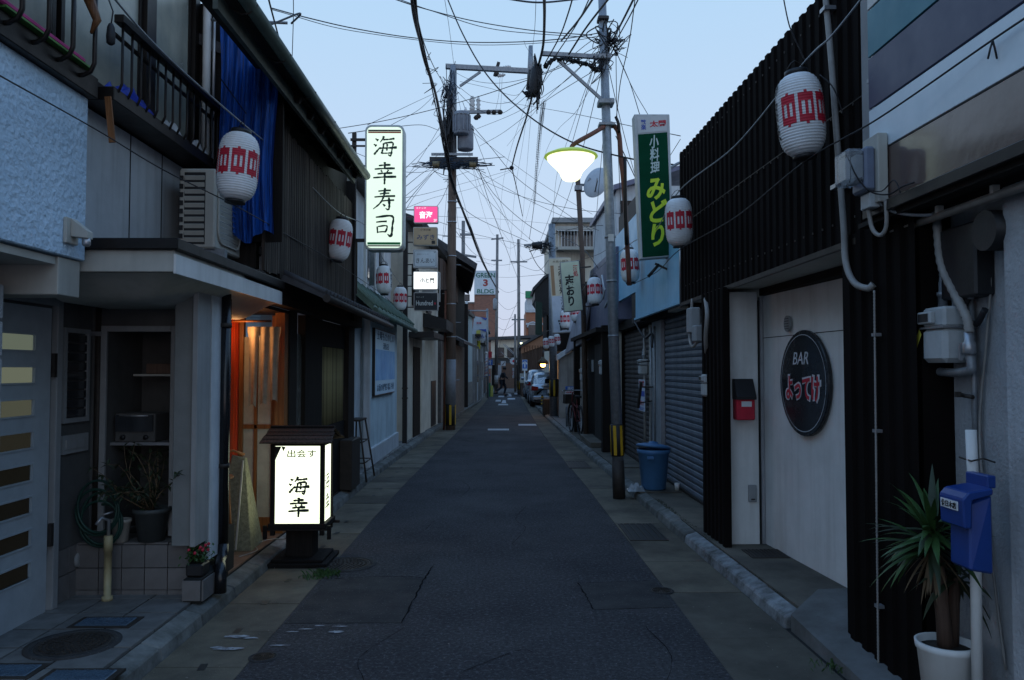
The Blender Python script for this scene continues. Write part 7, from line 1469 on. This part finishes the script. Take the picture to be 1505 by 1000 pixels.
vwire([at(1072,207,6.6), at(1075,225,6.6), at(1074,243,6.6)], .005, 'short flex with empty socket hanging on the corrugated wall'); single('lamp_socket', 'small dark empty lamp socket hanging in front of the corrugated wall', 'socket', MB().lathe([(.016,-.07),(.02,-.05),(.018,0)], 10, at(1074,240,6.6)), m_cable)
def bundle(pts, r, n, spread, label, seed, m_=None):
    q = random.Random(seed); base = [at(*p) for p in pts]; mb = MB()
    for j in range(n): mb.tube(spline([p+Vector((q.gauss(0,spread),0,q.gauss(0,spread))) for p in base], 6), r*q.uniform(.6,1.1), 5)
    t = single('cable_bundle', label, 'cable', mb, m_ or m_cable); return t
bundle([(601,-30,8),(612,30,9),(625,90,11),(642,150,14),(655,215,17.5),(668,275,20),(690,335,28),(712,390,40),(733,430,58)], .016, 7, .022, 'thick sagging cable bundle sweeping past the left pole down the street', 31)
for q_ in ([(604,-20,8.5),(619,50,9.8),(636,95,12),(650,120,18),(659,135,20)],): wire(q_, .008, 'thin wire peeling off the thick bundle to the left pole top')
tangle_obj = MB(); q = random.Random(44)
for i in range(10):
    c = at(628+i*4, 85+i*20, 11.5+.9*i); tangle_obj.tube(spline([c+Vector((q.gauss(0,.08),0,q.gauss(0,.08))) for _ in range(5)],4), .005, 4)
single('loose_wire_loops', 'loose wire ends curling off the thick sagging bundle', 'wire', tangle_obj, m_cable, kind='stuff')
WL = [
 ([(650,-20,12),(680,50,11.5),(717,112,11),(770,165,10.5),(838,208,10),(920,232,9.6),(995,243,9.2)], .013, 'heavy black wire descending across the sky to the green sign'),
 ([(799,-25,6),(800,25,7.5),(798,68,9),(791,98,9.7)], .02, 'thick black cable dropping to the splice closure'),
 ([(782,142,9.7),(773,175,11),(760,215,13),(752,246,15)], .016, 'black cable leaving the splice closure downward to its knot'),
 ([(752,246,15),(760,280,20),(768,318,26)], .014, 'black cable continuing beyond the knot down the street'),
 ([(398,12,7),(450,26,8),(520,42,9),(600,55,10),(680,62,10.3),(760,62,10),(830,57,9.8),(885,48,9.75)], .008, 'long sagging twisted wire from left roof to the steel pole'),
 ([(398,14,7.05),(520,46,9),(690,66,10.3),(830,61,9.8),(885,52,9.75)], .005, 'thin companion of the long sagging wire'),
 ([(560,-8,8),(620,12,9),(700,32,10),(790,46,10),(870,52,9.75)], .008, 'upper sagging wire reaching the steel pole from the left'),
 ([(575,-5,8),(640,18,9),(730,44,10),(875,56,9.75)], .006, 'second upper sagging wire reaching the steel pole'),
 ([(730,-4,8),(790,4,8.8),(850,-1,9.6)], .014, 'thick cable bowing at the very top edge of the picture'),
 ([(652,-10,14),(660,40,17),(667,95,20.6)], .006, 'thin vertical guy wire meeting the left pole top'),
 ([(788,-10,12),(786,40,14),(783,68,20.6)], .006, 'thin guy wire meeting the rod on the long crossarm'),
 ([(540,184,12),(580,165,15),(620,146,18),(660,128,20.6)], .006, 'faint wire rising from the lit white sign to the left pole'),
 ([(575,184,13),(620,158,17),(655,122,20.4)], .006, 'steeper faint wire from the lit sign top to the left pole'),
 ([(512,196,10.5),(570,188,14),(620,184,17),(645,192,20)], .008, 'wire with a joint running from the eaves to the left pole'),
 ([(594,250,14),(630,215,18),(650,195,20.3)], .006, 'slanting wire left of the transformers'),
 ([(594,262,13),(625,240,18),(648,226,20.2)], .006, 'service wire from left roofs to the lower crossarm, upper one'),
 ([(594,276,13),(625,252,18),(642,243,20.2)], .007, 'service wire from left roofs to the lower crossarm, second one'),
 ([(594,290,13),(620,268,18),(640,246,20.2)], .006, 'service wire from left roofs to the lower crossarm, third one'),
 ([(594,302,13),(628,262,18),(645,248,20.2)], .008, 'service wire from left roofs to the lower crossarm, fourth one'),
 ([(594,312,13),(612,285,17),(640,250,20.2)], .006, 'service wire from left roofs to the lower crossarm, fifth one'),
 ([(590,292,13),(630,284,19),(680,270,24),(752,250,26)], .006, 'pale long wire crossing behind the left pole below its crossarm'),
 ([(592,308,13),(640,290,19),(700,275,24),(760,248,28)], .005, 'second pale wire crossing behind the left pole'),
 ([(620,320,17),(645,300,20),(660,270,20.6)], .008, 'short drooping service wire above the pink sign'),
 ([(592,318,15),(640,325,18),(700,345,26),(780,362,25.2)], .008, 'wire running from beside the pink sign across to the galvanised pole'),
 ([(640,318,18),(730,322,28),(820,330,25)], .005, 'thin level wire crossing the street high behind the signs'),
 ([(700,245,20.5),(730,290,23),(775,330,24),(815,352,25.2)], .010, 'black wire swooping right from the left pole rack'),
 ([(702,243,20.5),(720,300,24),(742,360,30),(765,420,45)], .010, 'wire dropping steeply right of the left pole'),
 ([(690,180,20.4),(720,215,21),(760,262,23),(812,300,24.5),(870,340,26)], .010, 'long black diagonal wire from transformers to lower right'),
 ([(680,150,20.5),(700,205,22),(725,270,26),(748,330,40)], .008, 'black wire from upper left pole falling to the centre'),
 ([(672,135,20.5),(700,160,20.6),(735,168,20.6),(775,140,20.6),(781,125,20.6)], .008, 'drooping jumper cable under the long crossarm'),
 ([(674,128,20.5),(705,148,20.6),(750,150,20.6),(779,118,20.6)], .007, 'upper drooping jumper cable under the long crossarm'),
 ([(676,120,20.5),(720,130,20.6),(760,140,20.6),(781,112,20.6)], .006, 'shallow jumper cable nearest the long crossarm'),
 ([(735,168,20.5),(737,140,20.6),(738,112,20.6)], .005, 'thin vertical jumper beside the dark insulators, right one'),
 ([(727,168,20.5),(733,140,20.6),(735,112,20.6)], .005, 'thin vertical jumper beside the dark insulators, left one'),
 ([(705,215,20.4),(740,195,18),(800,150,13),(880,100,9.9)], .006, 'thin wire rising right from the transformers to the steel pole'),
 ([(700,190,20.4),(760,165,18),(830,120,12),(885,62,9.8)], .006, 'second thin wire rising to the steel pole'),
 ([(745,215,26),(790,160,16),(840,110,11),(888,70,9.8)], .005, 'third thin wire rising to the steel pole'),
 ([(764,185,28),(800,120,16),(850,75,11),(885,50,9.8)], .006, 'fourth thin wire rising steeply to the steel pole'),
 ([(825,60,9.3),(850,30,8),(880,-15,6.5)], .014, 'thick cable leaving the steel arm to the upper right'),
 ([(836,80,9.6),(862,40,8.4),(905,-15,6.8)], .014, 'second thick cable leaving the steel arm to the upper right'),
 ([(800,95,9.7),(822,55,9),(835,20,8),(845,-15,7.4)], .010, 'lashed cable climbing from the splice to the top edge'),
 ([(790,140,9.7),(812,90,9.3),(848,35,8.4),(872,-15,7.2)], .008, 'thin cable climbing past the arm to the top edge'),
 ([(900,60,9.8),(918,25,8),(938,-15,6.8)], .014, 'cable fanning out from the steel pole to the top right, left one'),
 ([(902,66,9.8),(925,25,8),(945,-15,6.8)], .009, 'cable fanning out from the steel pole to the top right, right one'),
 ([(935,-15,7.5),(925,60,8.3),(912,120,9.5),(906,172,9.7)], .007, 'wire bowing down to the conduit top right of the steel pole'),
 ([(905,75,9.8),(925,120,9.6),(940,168,9.1)], .006, 'thin wire from the steel pole to the green sign top'),
 ([(907,80,9.8),(930,130,9.6),(952,168,9.1)], .005, 'thinner wire beside it to the green sign top'),
 ([(905,62,9.8),(907,180,9.9),(912,300,10)], .006, 'slack wire hanging along the right of the steel pole'),
 ([(895,100,9.8),(885,220,12),(878,300,15),(872,380,18)], .006, 'slack wire hanging left of the steel pole towards the dish'),
 ([(740,150,30),(830,165,18),(925,185,12),(1000,200,9.4)], .007, 'long pale wire crossing right to the green sign'),
 ([(780,122,20.6),(770,200,26),(755,300,40),(748,400,60)], .006, 'faint wire dropping down the street from the rod'),
 ([(784,122,20.6),(778,200,26),(770,300,40),(764,372,50)], .006, 'faint wire from the rod to the tall far pole'),
 ([(770,60,18),(782,120,20.6),(740,265,30),(735,345,60)], .005, 'second faint wire dropping from the rod'),
 ([(799,150,14),(792,210,18),(785,300,26),(778,352,30)], .012, 'loosely lashed cable descending centre right of the street'),
 ([(868,110,11),(840,190,18),(818,260,24),(812,335,25)], .006, 'faint wire behind the street lamp'),
 ([(878,100,10),(850,160,16),(800,230,30),(763,360,50)], .006, 'faint diagonal wire behind the street lamp to the far pole'),
 ([(1000,205,9.3),(900,360,14),(840,386,17)], .005, 'thin service wire low behind the green sign'),
 ([(700,384,40),(740,390,42),(810,372,25)], .010, 'level wire between the rooftop sign and the galvanised pole'),
 ([(640,345,20.6),(690,350,40),(730,352,55)], .010, 'wire from left pole to the leaning pole top'),
 ([(662,330,20.6),(700,375,40),(728,385,58)], .010, 'wire from left pole to the leaning pole crossarm'),
 ([(728,440,58),(745,455,55),(763,448,50)], .012, 'short wire between the leaning pole and the tall far pole'),
 ([(728,420,58),(745,430,55),(763,425,50)], .010, 'short upper wire between the leaning pole and the tall far pole'),
 ([(697,405,50),(745,408,52),(815,402,27)], .010, 'level wire below the rooftop lettering'),
 ([(731,350,58),(748,365,54),(762,358,50)], .010, 'topmost short wire between the two far poles'),
 ([(762,360,50),(785,368,38),(812,350,25.2)], .012, 'wire from the tall far pole to the galvanised pole, upper'),
 ([(763,390,50),(790,398,38),(812,375,25.2)], .012, 'wire from the tall far pole to the galvanised pole, lower'),
 ([(758,465,48),(740,470,54),(716,455,40)], .010, 'wire from the shorter far pole to the slim sign post'),
 ([(762,440,50),(735,505,60),(738,520,65)], .012, 'slanting wire in front of the end house'),
 ([(763,470,50),(740,485,60),(720,470,62)], .012, 'lower slanting wire towards the brick building'),
 ([(763,430,50),(800,440,40),(812,420,25.2)], .010, 'wire above the brown gable'),
 ([(812,345,25.2),(850,335,24),(905,330,22)], .010, 'wire from the galvanised pole to the grey upper storey'),
 ([(776,362,25),(790,390,26),(812,412,27)], .014, 'cable arcing down to the dark awning house'),
 ([(820,345,25),(855,365,18),(880,395,15.5)], .012, 'slack black cable falling to the lantern by the hood'),
 ([(775,355,25),(700,320,22),(665,290,20.6)], .009, 'wire from the galvanised pole arm back to the left pole'),
 ([(905,200,9.8),(965,330,9.6),(1010,438,8.2)], .008, 'black cable from the pole conduit to the shutter meter'),
 ([(395,0,5.2),(415,80,6.5),(425,150,7.5),(400,250,6.3)], .008, 'black flex looping under the left eaves'),
 ([(375,-5,5),(378,40,5.3),(440,20,6),(428,35,6)], .010, 'black coiled cable at the near left roof corner'),
 ([(431,-10,7),(431,30,7.2),(428,120,7.6),(425,175,7.8)], .005, 'thin wire dropping past the left gutter'),
 ([(320,110,5.5),(380,190,6.3),(450,270,8),(520,345,10)], .005, 'thin cord slanting in front of the weathered boards'),
 ([(700,250,20.4),(750,340,30),(762,400,50)], .007, 'wire from the rack down to the tall far pole'),
 ([(636,250,20.2),(655,262,20.4),(690,252,20.4)], .006, 'slack loop under the left pole rack'),
]
for pts, r, lab in WL: wire(pts, r, lab)
LV = [  # a few more thin spans from the left pole, true catenaries between roofs and pole heads
 (Vector((-2.2,14,5.3)), onl(236)), (Vector((-2.6,12.5,5.2)), onl(232)), (Vector((-2.4,17,5.4)), onl(150)), (Vector((2.2,13,4.2)), onl(240)), (Vector((2.4,19,5)), onl(228)), (Vector((2.6,22,6)), onl(170)), (Vector((2.3,26,5)), onl(240)), (Vector((-1.9,26,6)), onl(245)), (Vector((-2.2,29,6.2)), onl(160)), (onp(70), Vector((2.6,14,4.6))), (onp(60), Vector((2.8,20,6.3))), (onp(75), Vector((-2.4,11,5.0))), (onp(50), Vector((1.2,50,9))), (onp(90), gt), (onp(65), onl(105)), (onl(105), at(731,346,60)), (onl(240), at(731,383,60)), (onl(250), at(681,345,45)), (onl(165), Vector((1.3,50,9.5)))]
for i, (a, b) in enumerate(LV):
    sag = (b-a).length*.035; vwire([a+(b-a)*t_+Vector((0,0,-4*sag*t_*(1-t_))) for t_ in (0,.2,.4,.6,.8,1)], .005, ['thin span from a left roof to the left pole rack, nearer','thin span from the left eaves to the left pole rack','thin span to the left pole top from the roof beside it','thin span crossing from the right shutters to the left pole rack','thin span crossing from the dark shop to the left pole','thin high span from the grey upper storey to the transformers','thin span from the stained wall to the left pole rack','thin span from the dark eaved roof to the rack','thin span from the dark eaved roof to the transformer arm','thin span from the steel pole to the pale blue sheeting','thin span from the steel pole to the grey upper storey','thin span from the steel pole over to the left roof','very long thin span down the middle from the steel pole','span joining the steel pole and the galvanised pole','span joining the steel pole and the left pole crossarm','high span from the left crossarm to the leaning pole','low span from the rack to the leaning pole arm','span from the rack to the antenna topped pole','span from the transformers to the tall far pole'][i])
# spiral lashing
hx = MB(); a0 = [at(799,150,14),at(792,210,18),at(785,300,26)]; P_ = spline(a0, 30); pts = []
for i, p in enumerate(P_):
    for k in range(4): pts.append(p+Vector((.05*math.cos(k*1.57+i*.1), 0, .05*math.sin(k*1.57+i*.1))))
single('lashing_coil', 'spiral lashing wire wound round the cable centre right of the street', 'wire', MB().tube(pts, .004, 3), m_cable)
single('wire_knot', 'knot of wires where the splice cable bends above the street', 'wire', MB().ball(at(752,247,15), .045, 6).tube([at(735,250,15),at(752,247,15)], .012, 5), m_cable)

# ================================================================ CAR, PERSON
m_car = mat('silver_car_paint', (.34,.38,.42), (.32,.36,.40), rough=.25, metal=.5, scale=3, bump=0, coat=.8)
CR = thing('parked_car', 'silver saloon car parked at the right kerb seen from behind', 'car', (2.12,35,.02))
def loft(st, m_, nm, par, smooth=True):    # st: list of (y, half width, [(fraction x, z)...])
    mb = MB(); n = len(st[0][2])*2
    vs = []
    for y, hw, pr in st: vs += [(2.12+hw*fx_, y, z+.02) for fx_, z in pr]+[(2.12-hw*fx_, y, z+.02) for fx_, z in reversed(pr)]
    m = len(st); mb.add(vs, [(i*n+k, i*n+(k+1)%n, (i+1)*n+(k+1)%n, (i+1)*n+k) for i in range(m-1) for k in range(n)]+[tuple(range(n)), tuple((m-1)*n+k for k in range(n))], smooth)
    o = part(nm, mb, m_, par); return o
def sec(zb, zm, zt_): return [(0.0,zb),(.86,zb),(.97,zb+.08),(1.0,zm),(.95,zt_-.06),(.80,zt_),(0,zt_+.015)]
Y0 = 32.6
loft([(Y0,.74,sec(.30,.55,.78)),(Y0+.06,.82,sec(.24,.55,.90)),(Y0+.25,.86,sec(.2,.55,.96)),(Y0+1.0,.87,sec(.18,.55,.95)),(Y0+2.2,.87,sec(.18,.5,.90)),(Y0+3.4,.86,sec(.18,.5,.84)),(Y0+4.1,.82,sec(.2,.45,.72)),(Y0+4.3,.72,sec(.26,.42,.6))], m_car, 'body', CR)
gs = lambda z0, z1: [(0,z0),(.95,z0),(.99,z0+.05),(.86,z1-.06),(.75,z1),(0,z1+.02)]
loft([(Y0+.55,.76,gs(.90,.97)),(Y0+1.05,.78,gs(.90,1.36)),(Y0+1.9,.78,gs(.9,1.43)),(Y0+2.5,.78,gs(.88,1.39)),(Y0+3.2,.76,gs(.85,.92))], m_car, 'roof', CR)
part('rear_window', MB().extr([(2.12-.60,Y0+.60,.97),(2.12+.60,Y0+.60,.97),(2.12+.52,Y0+1.02,1.35),(2.12-.52,Y0+1.02,1.35)], (0,-.02,.015)), mat('car_glass',(.12,.16,.18),rough=.06,bump=0,spec=.8), CR)
for s_ in (-1,1):
    part('side_window', MB().extr([(2.12+s_*.775,Y0+.95,.98),(2.12+s_*.775,Y0+2.9,.98),(2.12+s_*.68,Y0+2.45,1.34),(2.12+s_*.68,Y0+1.15,1.34)], (s_*.012,0,0)), MATS['car_glass'], CR)
    part('tail_light', MB().extr([(2.12+s_*.84,Y0+.04,.70),(2.12+s_*.84,Y0+.04,.90),(2.12+s_*.55,Y0-.01,.87),(2.12+s_*.58,Y0-.01,.72)], (0,-.02,0)), mat('tail_light_red',(.28,.01,.012),rough=.2,bump=0,coat=.6), CR)
    for yy in (Y0+.85,Y0+3.45):
        w_ = part('wheel', MB().lathe([(.30,-.1),(.315,-.08),(.315,.08),(.30,.1),(.2,.1)], 24).xf(Matrix.Translation((2.12+s_*.77,yy,.33))@Matrix.Rotation(R(90),4,'Y')), m_cable, CR); part('rim', MB().lathe([(.19,-.02),(.17,.0),(.05,.03)], 16).xf(Matrix.Translation((2.12+s_*.88,yy,.33))@Matrix.Rotation(R(90*s_),4,'Y')), m_alu, w_)
    part('wing_mirror', MB().ball((2.12+s_*.95,Y0+2.7,1.0), .09, 6), m_car, CR)
part('number_plate', MB().box(2.12-.17,2.12+.17,Y0-.03,Y0-.01,.60,.76), m_wh, CR); part('bumper', MB().box(2.12-.80,2.12+.80,Y0-.05,Y0+.2,.30,.50), m_car, CR, bevel=.05); part('lower_valance', MB().box(2.12-.7,2.12+.7,Y0-.03,Y0+.1,.2,.3), m_black, CR); part('trunk_trim', MB().box(2.12-.3,2.12+.3,Y0-.02,Y0,.80,.83), m_alu, CR)
C2 = copy_tree(CR); C2.location = C2.location+Vector((-.05,5.2,.12)); C2['label'] = 'second silver car parked in front of the first, only its roof showing'
CN_ = thing('striped_cone', 'short black and yellow striped bollard behind the parked car', 'bollard', at(797,600,31.6)); a = at(797,599,31.6)
part('post', MB().lathe([(.11,0),(.10,.03),(.05,.05),(.05,.5),(.03,.52)], 12, a), m_black, CN_)
for i in range(3): part('stripe', MB().lathe([(.054,.12+.13*i),(.054,.18+.13*i)], 12, a), mat('warning_yellow',(.62,.38,.02)), CN_)
def skinned(name, verts, edges, radii, m_, par, root=0, sub=1):
    me = bpy.data.meshes.new(name); me.from_pydata([tuple(Vector(v)) for v in verts], edges, []); o = bpy.data.objects.new(name, me); col.objects.link(o); o.parent = par
    sk = o.modifiers.new('skin','SKIN'); 
    lay = me.skin_vertices[0] if me.skin_vertices else None
    if lay is None:
        bm = bmesh.new(); bm.from_mesh(me); bm.verts.layers.skin.verify(); bm.to_mesh(me); bm.free(); lay = me.skin_vertices[0]
    for i, r_ in enumerate(radii): lay.data[i].radius = (r_, r_) if not isinstance(r_, tuple) else r_
    lay.data[root].use_root = True
    sb = o.modifiers.new('sub','SUBSURF'); sb.levels = sub; sb.render_levels = sub; me.materials.append(m_)
    for p_ in me.polygons: p_.use_smooth = True
    return o
pz_ = ag(738,582); PE = thing('person', 'person in dark clothes striding across the far end of the street', 'person', pz_)
sk_m = mat('skin',(.30,.17,.12),bump=0); cl_m = mat('dark_jacket',(.02,.022,.028),bump=0); tr_m = mat('dark_trousers',(.015,.018,.03),bump=0)
V_ = [(0,0,.90),(.03,0,1.10),(.06,0,1.32),(.10,0,1.44),(.13,0,1.50),(.15,-.01,1.60),(.02,.17,1.36),(-.1,.24,1.14),(.06,.22,.96),(.1,.22,.9),(.12,-.17,1.36),(.2,-.26,1.14),(.36,-.2,1.04),(.42,-.18,1.02),(.02,.09,.86),(.22,.09,.5),(.12,.09,.1),(.24,.09,.05),(-.02,-.09,.86),(-.05,-.09,.48),(-.38,-.09,.28),(-.42,-.09,.16)]
E_ = [(0,1),(1,2),(2,3),(3,4),(4,5),(2,6),(6,7),(7,8),(8,9),(2,10),(10,11),(11,12),(12,13),(0,14),(14,15),(15,16),(16,17),(0,18),(18,19),(19,20),(20,21)]
Rr_ = [.14,.12,.15,.06,.06,.10,.06,.045,.035,.035,.06,.045,.035,.035,.09,.06,.045,.04,.09,.06,.045,.04]
skinned('body', V_, E_, Rr_, sk_m, PE)
skinned('jacket', [V_[i] for i in (0,1,2,6,7,8,10,11,12)], [(0,1),(1,2),(2,3),(3,4),(4,5),(2,6),(6,7),(7,8)], [.16,.14,.17,.075,.06,.05,.075,.06,.05], cl_m, PE)
skinned('trousers', [V_[i] for i in (0,14,15,16,18,19,20)], [(0,1),(1,2),(2,3),(0,4),(4,5),(5,6)], [.15,.11,.08,.06,.11,.08,.06], tr_m, PE)
part('hair', MB().ball((PE.location.x+.14,PE.location.y+.01,PE.location.z+1.66), .105, 8), m_ink, PE)
for i in (17,21): v = V_[i]; part('shoe', MB().obox((PE.location.x+v[0]+.04,PE.location.y+v[1],PE.location.z+v[2]+.0), (.26,.1,.09)), m_black, PE, bevel=.03)
# small finish
bpy.context.view_layer.update()
